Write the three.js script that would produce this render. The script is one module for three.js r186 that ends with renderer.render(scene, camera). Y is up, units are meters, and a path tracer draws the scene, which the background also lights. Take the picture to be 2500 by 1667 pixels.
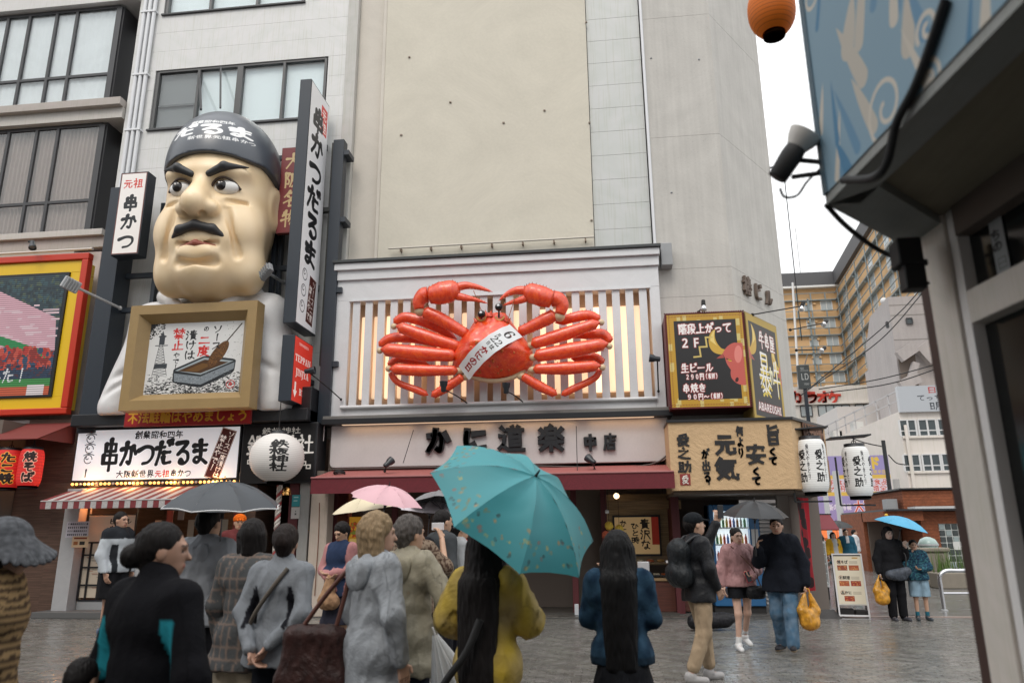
import * as THREE from 'three';
import { mergeGeometries, toCreasedNormals } from 'three/addons/utils/BufferGeometryUtils.js';
import { RoundedBoxGeometry } from 'three/addons/geometries/RoundedBoxGeometry.js';
import { RectAreaLightUniformsLib } from 'three/addons/lights/RectAreaLightUniformsLib.js';
import { createNoise3D } from 'simplex-noise';
// ---------- camera, sky, sun, exposure ----------
const scene = new THREE.Scene();
const IMG_W = 2500, IMG_H = 1667, FOCAL = 1808;
const camera = new THREE.PerspectiveCamera(2 * Math.atan(IMG_H / 2 / FOCAL) * 180 / Math.PI, IMG_W / IMG_H, 0.1, 600);
camera.position.set(0, 1.5, 0);
camera.rotation.order = 'YXZ';
camera.rotation.set(14.75 * Math.PI / 180, 6.7 * Math.PI / 180, -0.5 * Math.PI / 180);
camera.focus = 14; camera.userData.fStop = 2.4;
camera.updateMatrixWorld(true);
const renderer = new THREE.WebGLRenderer({ antialias: true });
renderer.setSize(1024, 682);
renderer.toneMapping = THREE.LinearToneMapping;
renderer.toneMappingExposure = 1.15;
renderer.shadowMap.enabled = true;
RectAreaLightUniformsLib.init();
{ // even overcast sky, brighter overhead
const w = 64, h = 32, d = new Float32Array(w * h * 4);
for (let j = 0; j < h; j++) for (let i = 0; i < w; i++) {
const el = ((j + 0.5) / h - 0.5) * Math.PI, s = Math.max(0, Math.sin(el)), L = 1.9 * (1 + 1.5 * s) / 2.5;
d.set([L * 0.985, L * 1.0, L * 1.012, 1], (j * w + i) * 4);
}
const sky = new THREE.DataTexture(d, w, h, THREE.RGBAFormat, THREE.FloatType);
sky.mapping = THREE.EquirectangularReflectionMapping; sky.magFilter = THREE.LinearFilter; sky.needsUpdate = true;
scene.background = sky; scene.environment = sky;
}
const sun = new THREE.DirectionalLight(0xfff6ea, 1.0);
sun.position.set(-8, 40, 16); sun.target.position.set(-2, 3, -14);
sun.castShadow = true; sun.shadow.radius = 40; sun.shadow.mapSize.set(2048, 2048);
Object.assign(sun.shadow.camera, { left: -40, right: 40, top: 40, bottom: -40, near: 1, far: 160 });
scene.add(sun, sun.target);
// ---------- small maths ----------
let seedState = 7;
const rnd = () => { seedState = (seedState + 0x6D2B79F5) | 0; let t = Math.imul(seedState ^ (seedState >>> 15), 1 | seedState); t = (t + Math.imul(t ^ (t >>> 7), 61 | t)) ^ t; return ((t ^ (t >>> 14)) >>> 0) / 4294967296; };
const rr = (a, b) => a + (b - a) * rnd();
const noise3 = createNoise3D(rnd);
const V = (x, y, z) => new THREE.Vector3(x, y, z);
const lerp = (a, b, t) => a + (b - a) * t, clamp = (x, a, b) => Math.min(b, Math.max(a, x));
const smooth = (a, b, x) => { const t = clamp((x - a) / (b - a), 0, 1); return t * t * (3 - 2 * t); };
// directions of pixels of the photograph (2500 x 1667), met with planes of the place
const ray = (px, py) => V((px - IMG_W / 2) / FOCAL, -(py - IMG_H / 2) / FOCAL, -1).applyQuaternion(camera.quaternion);
const onZ = (px, py, z) => { const d = ray(px, py); return d.multiplyScalar((z - camera.position.z) / d.z).add(camera.position); };
const onX = (px, py, x) => { const d = ray(px, py); return d.multiplyScalar((x - camera.position.x) / d.x).add(camera.position); };
const onY = (px, py, y = 0) => { const d = ray(px, py); return d.multiplyScalar((y - camera.position.y) / d.y).add(camera.position); };
const onPlane = (px, py, p0, n) => { const d = ray(px, py); return d.multiplyScalar(p0.clone().sub(camera.position).dot(n) / d.dot(n)).add(camera.position); };
const fwd = V(0, 0, -1).applyAxisAngle(V(0, 1, 0), camera.rotation.y);
const atDepth = (px, py, depth) => { const d = ray(px, py); return d.multiplyScalar(depth / d.dot(fwd)).add(camera.position); };
// ---------- textures ----------
function noiseTex(size, fn, repeat = 1) {
const d = new Uint8Array(size * size * 4);
for (let j = 0; j < size; j++) for (let i = 0; i < size; i++) {
const c = fn(i / size, j / size), k = (j * size + i) * 4;
const a = Array.isArray(c) ? c : [c, c, c];
d[k] = 255 * clamp(a[0], 0, 1); d[k + 1] = 255 * clamp(a[1], 0, 1); d[k + 2] = 255 * clamp(a[2], 0, 1); d[k + 3] = 255;
}
const t = new THREE.DataTexture(d, size, size); t.wrapS = t.wrapT = THREE.RepeatWrapping; t.magFilter = THREE.LinearFilter; t.minFilter = THREE.LinearMipmapLinearFilter; t.generateMipmaps = true;
t.repeat.set(repeat, repeat); t.needsUpdate = true; return t;
}
// noise that tiles on [0,1)^2
const tile = (u, v, f, s = 0) => { const a = u * 2 * Math.PI, b = v * 2 * Math.PI, r = f / (2 * Math.PI); return noise3(Math.cos(a) * r + s, Math.sin(a) * r + Math.cos(b) * r * 1.37, Math.sin(b) * r + s * 1.7); };
const fbm = (u, v, f, o = 4, s = 0) => { let a = 0.5, t = 0; for (let i = 0; i < o; i++) { t += a * tile(u, v, f, s + i * 9.1); f *= 2.1; a *= 0.5; } return t; };
const srgb = (t) => { t.colorSpace = THREE.SRGBColorSpace; return t; };
const T = {
plaster: srgb(noiseTex(512, (u, v) => { const a = fbm(u, v, 5, 5, 1), b = fbm(u, v, 60, 2, 4); const s = tile(u, v * 0.999, 3, 8) ; return 0.94 + 0.026 * a + 0.02 * b + 0.01 * s; })),
concrete: srgb(noiseTex(512, (u, v) => { const a = fbm(u, v, 6, 5, 2), st = noise3(Math.cos(u * 6.283) * 9, Math.sin(u * 6.283) * 9, Math.cos(v * 6.283) * 0.5), p = fbm(u, v, 80, 2, 3); const pit = p > 0.42 ? -0.1 : 0; const g = 0.93 + 0.035 * a + 0.022 * st + 0.02 * p + pit * 0.5; return [g, g * 0.995, g * 0.985]; })),
stain: srgb(noiseTex(512, (u, v) => { const st = noise3(Math.cos(u * 6.283) * 14, Math.sin(u * 6.283) * 14, Math.cos(v * 6.283) * 0.7), a = fbm(u, v, 7, 4, 5); const g = 0.93 + 0.035 * a - 0.06 * Math.max(0, st - 0.3); return [g, g * (0.99 - 0.01 * a), g * (0.975 - 0.02 * Math.max(0, st))]; })),
grain: noiseTex(256, (u, v) => 0.5 + 0.5 * fbm(u, v, 40, 3, 6)),
coarse: noiseTex(512, (u, v) => 0.5 + 0.35 * fbm(u, v, 12, 5, 7) + 0.2 * fbm(u, v, 70, 2, 8)),
wet: noiseTex(512, (u, v) => { const a = fbm(u, v, 4, 4, 11), b = fbm(u, v, 26, 3, 12); return 0.5 + 0.42 * a + 0.16 * b; }),
fabric: srgb(noiseTex(256, (u, v) => 0.86 + 0.12 * fbm(u, v, 30, 3, 13) + 0.05 * Math.sin(u * 6.283 * 64) * Math.sin(v * 6.283 * 64))),
wood: srgb(noiseTex(256, (u, v) => { const g = noise3(u * 2, Math.cos(v * 6.283) * 12, Math.sin(v * 6.283) * 12); return 0.82 + 0.14 * g + 0.05 * fbm(u, v, 50, 2, 3); })),
stone: srgb(noiseTex(512, (u, v) => { const a = fbm(u, v, 9, 4, 15), p = fbm(u, v, 90, 2, 16); const g = 0.8 + 0.14 * a + 0.14 * p; return [g, g * 0.99, g * 0.97]; })),
};
// ---------- materials (colours linear) ----------
const matCache = new Map();
function mat(r, g, b, rough = 0.7, o = {}) {
const key = [r, g, b, rough, JSON.stringify(o)].join();
if (matCache.has(key)) return matCache.get(key);
const { tex, scale = 1, bump, bs = 0.004, rmap, ...rest } = o;
const m = new THREE.MeshPhysicalMaterial({ roughness: rough, ...rest });
m.color.setRGB(r, g, b);
const rep = (t) => { const c = t.clone(); c.repeat.set(scale, scale); c.needsUpdate = true; return c; };
if (tex) m.map = shareTex(tex, scale);
if (bump) { m.bumpMap = shareTex(bump, scale); m.bumpScale = bs; }
if (rmap) m.roughnessMap = shareTex(rmap, scale);
matCache.set(key, m); return m;
}
const texCache = new Map();
function shareTex(n, s) { const k = n + s; if (!texCache.has(k)) { const c = T[n].clone(); c.repeat.set(s, s); c.needsUpdate = true; texCache.set(k, c); } return texCache.get(k); }
const glow = (r, g, b, k = 1, base = [0.8, 0.8, 0.8]) => { const m = new THREE.MeshStandardMaterial({ roughness: 0.5 }); m.color.setRGB(...base); m.emissive.setRGB(r, g, b); m.emissiveIntensity = k; return m; };
// ---------- geometry helpers ----------
function clean(g, keepColor) {
let n = g.index ? g.toNonIndexed() : g;
for (const k of Object.keys(n.attributes)) if (!['position', 'normal', 'uv'].concat(keepColor ? ['color'] : []).includes(k)) n.deleteAttribute(k);
if (!n.attributes.normal) n.computeVertexNormals();
if (!n.attributes.uv) n.setAttribute('uv', new THREE.BufferAttribute(new Float32Array(n.attributes.position.count * 2), 2));
n.morphAttributes = {}; return n;
}
function metreUV(g) { // box mapping in metres, by the way each face points
const p = g.attributes.position, n = g.attributes.normal, uv = g.attributes.uv;
for (let i = 0; i < p.count; i++) {
const ax = Math.abs(n.getX(i)), ay = Math.abs(n.getY(i)), az = Math.abs(n.getZ(i));
if (ay > ax && ay > az) uv.setXY(i, p.getX(i), p.getZ(i)); else if (ax > az) uv.setXY(i, p.getZ(i), p.getY(i)); else uv.setXY(i, p.getX(i), p.getY(i));
}
return g;
}
const join = (geos, keepColor) => { const l = (Array.isArray(geos) ? geos.flat(9) : [geos]).map((g) => clean(g, keepColor)); return l.length > 1 ? mergeGeometries(l) : l[0]; };
function bx(x0, x1, y0, y1, z0, z1, b = 0) {
const w = Math.abs(x1 - x0), h = Math.abs(y1 - y0), d = Math.abs(z1 - z0);
const g = b ? new RoundedBoxGeometry(w, h, d, 1, Math.min(b, w / 2.01, h / 2.01, d / 2.01)) : new THREE.BoxGeometry(w, h, d);
return g.translate((x0 + x1) / 2, (y0 + y1) / 2, (z0 + z1) / 2);
}
function bar(a, b, r, seg = 8, r2 = r) { // round bar between two points
const d = b.clone().sub(a), L = d.length();
const g = new THREE.CylinderGeometry(r2, r, L, seg).translate(0, L / 2, 0);
g.applyQuaternion(new THREE.Quaternion().setFromUnitVectors(V(0, 1, 0), d.normalize()));
return g.translate(a.x, a.y, a.z);
}
function beam(a, b, w, h) { // square bar between two points
const d = b.clone().sub(a), L = d.length(); const g = new THREE.BoxGeometry(w, h, L).translate(0, 0, L / 2);
const m = new THREE.Matrix4().lookAt(b, a, Math.abs(d.y) > 0.99 * L ? V(0, 0, 1) : V(0, 1, 0)); g.applyMatrix4(m); return g.translate(a.x, a.y, a.z);
}
const tube = (pts, r, seg = 24, rs = 6) => new THREE.TubeGeometry(new THREE.CatmullRomCurve3(pts), seg, r, rs, false);
const lathe = (prof, seg = 24) => new THREE.LatheGeometry(prof.map(([x, y]) => new THREE.Vector2(x, y)), seg);
const ball = (x, y, z, r, ws = 16, hs = 10) => new THREE.SphereGeometry(r, ws, hs).translate(x, y, z);
function quadGeo(a, b, c, d) { // corners: bottom-left, bottom-right, top-right, top-left; uv 0..1
const g = new THREE.BufferGeometry();
g.setAttribute('position', new THREE.Float32BufferAttribute([a, b, c, d].flatMap((p) => [p.x, p.y, p.z]), 3));
g.setAttribute('uv', new THREE.Float32BufferAttribute([0, 0, 1, 0, 1, 1, 0, 1], 2)); g.setIndex([0, 1, 2, 0, 2, 3]); g.computeVertexNormals(); return g;
}
function prism(pts, y0, y1) { // footprint [[x,z]...] pulled up
const s = new THREE.Shape(pts.map(([x, z]) => new THREE.Vector2(x, -z)));
return new THREE.ExtrudeGeometry(s, { depth: y1 - y0, bevelEnabled: false }).rotateX(-Math.PI / 2).translate(0, y0, 0);
}
const used = new Map();
function uniq(name) { const n = used.get(name) || 0; used.set(name, n + 1); return n ? `${name}_${String(n).padStart(3, '0')}` : name; }
function tag(o, label, category, group) { o.userData.label = label; o.userData.category = category; if (group) o.userData.group = group; return o; }
function obj(name, geos, m, parent = scene, o = {}) {
const g = o.raw ? (Array.isArray(geos) ? mergeGeometries(geos) : geos) : join(geos, o.color);
if (!o.raw && !o.uv) metreUV(g);
const me = new THREE.Mesh(g, m); me.castShadow = me.receiveShadow = true;
me.name = parent === scene ? uniq(name) : name; parent.add(me); return me;
}
const bits = (...a) => { const m = obj(...a); m.userData.kind = 'stuff'; return m; }; // too small to pick apart
function thing(name, label, category, pos = [0, 0, 0], turn = 0, group) {
const o = new THREE.Group(); o.name = uniq(name); o.position.set(...pos); o.rotation.y = turn; scene.add(o); return tag(o, label, category, group);
}
function struct(name, geos, m, parent = scene, o = {}) { const me = obj(name, geos, m, parent, o); if (parent === scene) me.userData.kind = 'structure'; return me; }
function copyOf(root, pos, turn = root.rotation.y, label) { const r = root.clone(); r.name = uniq(root.name.replace(/_\d{3}$/, '')); r.userData = { ...root.userData }; if (label) r.userData.label = label; r.position.set(...pos); r.rotation.y = turn; scene.add(r); return r; }
// canvas painting
function canvasTex(w, h, draw) {
const c = document.createElement('canvas'); c.width = w; c.height = h; const x = c.getContext('2d'); draw(x, w, h);
const t = new THREE.CanvasTexture(c); t.colorSpace = THREE.SRGBColorSpace; t.generateMipmaps = true; t.minFilter = THREE.LinearMipmapLinearFilter; t.anisotropy = 8; return t;
}
const printMat = (tex, rough = 0.5, o = {}) => { const m = new THREE.MeshPhysicalMaterial({ map: tex, roughness: rough, ...o }); return m; };
const litMat = (tex, k = 0.6, rough = 0.4) => { const m = new THREE.MeshStandardMaterial({ map: tex, emissiveMap: tex, roughness: rough }); m.emissive.setRGB(1, 1, 1); m.emissiveIntensity = k; return m; };
const add3 = (a, b, k = 1) => [a[0] + b[0] * k, a[1] + b[1] * k, a[2] + b[2] * k];
// ---------- smooth bodies: distance field on a grid, meshed by surface nets ----------
const smin = (a, b, k) => { const h = Math.max(k - Math.abs(a - b), 0) / k; return Math.min(a, b) - h * h * k * 0.25; };
const smax = (a, b, k) => -smin(-a, -b, k);
const cap = (a, b, ra, rb = ra, o = {}) => ({ t: 'c', a, b, ra, rb, ...o }); // tapered capsule between two joints
const ell = (c, r, o = {}) => ({ t: 'e', c, r, ...o });
function sdfMesh(prims, cell, o = {}) {
const lo = [1e9, 1e9, 1e9], hi = [-1e9, -1e9, -1e9], pad = cell * 2.5 + (o.pad || 0);
for (const p of prims) {
p.lo = []; p.hi = []; for (let i = 0; i < 3; i++) { if (p.t === 'c') { const R = Math.max(p.ra, p.rb); p.lo[i] = Math.min(p.a[i] - R, p.b[i] - R); p.hi[i] = Math.max(p.a[i] + R, p.b[i] + R); } else { p.lo[i] = p.c[i] - (p.rot ? Math.max(...p.r) : p.r[i]); p.hi[i] = p.c[i] + (p.rot ? Math.max(...p.r) : p.r[i]); }
if (!p.sub) { lo[i] = Math.min(lo[i], p.lo[i] - pad); hi[i] = Math.max(hi[i], p.hi[i] + pad); } }
}
const N = [0, 1, 2].map((i) => Math.ceil((hi[i] - lo[i]) / cell) + 1), [nx, ny, nz] = N, F = new Float32Array(nx * ny * nz).fill(0.3 + pad);
const rotq = new THREE.Quaternion();
for (const p of prims) {
const k = p.k ?? o.k ?? 0.03, m = k + cell * 3, r0 = [], r1 = []; for (let i = 0; i < 3; i++) { r0[i] = clamp(Math.floor((p.lo[i] - m - lo[i]) / cell), 0, N[i] - 1); r1[i] = clamp(Math.ceil((p.hi[i] + m - lo[i]) / cell), 0, N[i] - 1); }
let ab, L2; if (p.t === 'c') { ab = [p.b[0] - p.a[0], p.b[1] - p.a[1], p.b[2] - p.a[2]]; L2 = ab[0] ** 2 + ab[1] ** 2 + ab[2] ** 2 || 1e-9; }
const inv = p.rot ? new THREE.Quaternion().setFromEuler(new THREE.Euler(...p.rot)).invert() : null, tmp = V(0, 0, 0);
for (let z = r0[2]; z <= r1[2]; z++) for (let y = r0[1]; y <= r1[1]; y++) for (let x = r0[0]; x <= r1[0]; x++) {
const X = lo[0] + x * cell, Y = lo[1] + y * cell, Z = lo[2] + z * cell; let d;
if (p.t === 'c') { const ax = X - p.a[0], ay = Y - p.a[1], az = Z - p.a[2], t = clamp((ax * ab[0] + ay * ab[1] + az * ab[2]) / L2, 0, 1); d = Math.hypot(ax - ab[0] * t, ay - ab[1] * t, az - ab[2] * t) - lerp(p.ra, p.rb, t);
if (p.cutB) { const q = ((X - p.b[0]) * ab[0] + (Y - p.b[1]) * ab[1] + (Z - p.b[2]) * ab[2]) / Math.sqrt(L2); d = Math.max(d, q); } }
else { let ex = X - p.c[0], ey = Y - p.c[1], ez = Z - p.c[2]; if (inv) { tmp.set(ex, ey, ez).applyQuaternion(inv); ex = tmp.x; ey = tmp.y; ez = tmp.z; } const k0 = Math.hypot(ex / p.r[0], ey / p.r[1], ez / p.r[2]), k1 = Math.hypot(ex / p.r[0] ** 2, ey / p.r[1] ** 2, ez / p.r[2] ** 2); d = k1 > 1e-9 ? k0 * (k0 - 1) / k1 : -Math.min(...p.r); }
const q = (z * ny + y) * nx + x; F[q] = p.sub ? smax(F[q], -d, k) : smin(F[q], d, k);
}
}
if (o.post) for (let z = 0; z < nz; z++) for (let y = 0; y < ny; y++) for (let x = 0; x < nx; x++) { const q = (z * ny + y) * nx + x; if (F[q] < cell * 4) F[q] = o.post(lo[0] + x * cell, lo[1] + y * cell, lo[2] + z * cell, F[q]); }
// surface nets
const vid = new Int32Array(nx * ny * nz).fill(-1), pos = [], nor = [], idx = []; const sx = 1, sy = nx, sz = nx * ny;
const E = [[0, 1], [0, 2], [0, 4], [1, 3], [1, 5], [2, 3], [2, 6], [3, 7], [4, 5], [4, 6], [5, 7], [6, 7]], v = new Float32Array(8);
for (let z = 0; z < nz - 1; z++) for (let y = 0; y < ny - 1; y++) for (let x = 0; x < nx - 1; x++) {
const b = z * sz + y * sy + x; let mask = 0; for (let i = 0; i < 8; i++) { v[i] = F[b + (i & 1) * sx + (i >> 1 & 1) * sy + (i >> 2) * sz]; if (v[i] < 0) mask |= 1 << i; } if (mask === 0 || mask === 255) continue;
let n = 0, px = 0, py = 0, pz = 0; for (const [i, j] of E) if ((v[i] < 0) !== (v[j] < 0)) { const t = v[i] / (v[i] - v[j]); px += lerp(i & 1, j & 1, t); py += lerp(i >> 1 & 1, j >> 1 & 1, t); pz += lerp(i >> 2, j >> 2, t); n++; }
px /= n; py /= n; pz /= n; vid[b] = pos.length / 3; pos.push(lo[0] + (x + px) * cell, lo[1] + (y + py) * cell, lo[2] + (z + pz) * cell);
const l = (a, c, d, e) => lerp(lerp(v[a], v[c], 0.5), lerp(v[d], v[e], 0.5), 0.5);
let gx = lerp(lerp(v[1] - v[0], v[3] - v[2], py), lerp(v[5] - v[4], v[7] - v[6], py), pz), gy = lerp(lerp(v[2] - v[0], v[3] - v[1], px), lerp(v[6] - v[4], v[7] - v[5], px), pz), gz = lerp(lerp(v[4] - v[0], v[5] - v[1], px), lerp(v[6] - v[2], v[7] - v[3], px), py); const g = Math.hypot(gx, gy, gz) || 1; nor.push(gx / g, gy / g, gz / g);
}
for (let z = 1; z < nz - 1; z++) for (let y = 1; y < ny - 1; y++) for (let x = 1; x < nx - 1; x++) {
const b = z * sz + y * sy + x, s = F[b] < 0; const quad = (p, q, r, t, flip) => { if (p < 0 || q < 0 || r < 0 || t < 0) return; flip ? idx.push(p, r, q, p, t, r) : idx.push(p, q, r, p, r, t); };
if (s !== F[b + sx] < 0) quad(vid[b - sy - sz], vid[b - sz], vid[b], vid[b - sy], !s);
if (s !== F[b + sy] < 0) quad(vid[b - sx - sz], vid[b - sx], vid[b], vid[b - sz], !s);
if (s !== F[b + sz] < 0) quad(vid[b - sx - sy], vid[b - sy], vid[b], vid[b - sx], !s);
}
const g = new THREE.BufferGeometry(); g.setAttribute('position', new THREE.Float32BufferAttribute(pos, 3)); g.setAttribute('normal', new THREE.Float32BufferAttribute(nor, 3)); g.setIndex(idx);
const uv = new Float32Array(pos.length / 3 * 2); for (let i = 0; i < pos.length / 3; i++) { const ax = Math.abs(nor[i * 3]), az = Math.abs(nor[i * 3 + 2]); uv[i * 2] = ax > az ? pos[i * 3 + 2] : pos[i * 3]; uv[i * 2 + 1] = pos[i * 3 + 1]; } g.setAttribute('uv', new THREE.BufferAttribute(uv, 2));
if (o.color) { const c = new Float32Array(pos.length); for (let i = 0; i < pos.length; i += 3) c.set(o.color(pos[i], pos[i + 1], pos[i + 2]), i); g.setAttribute('color', new THREE.BufferAttribute(c, 3)); }
return g;
}
function raw(name, g, m, parent) { const me = new THREE.Mesh(g, m); me.castShadow = me.receiveShadow = true; me.name = parent === scene ? uniq(name) : name; parent.add(me); return me; }
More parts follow.
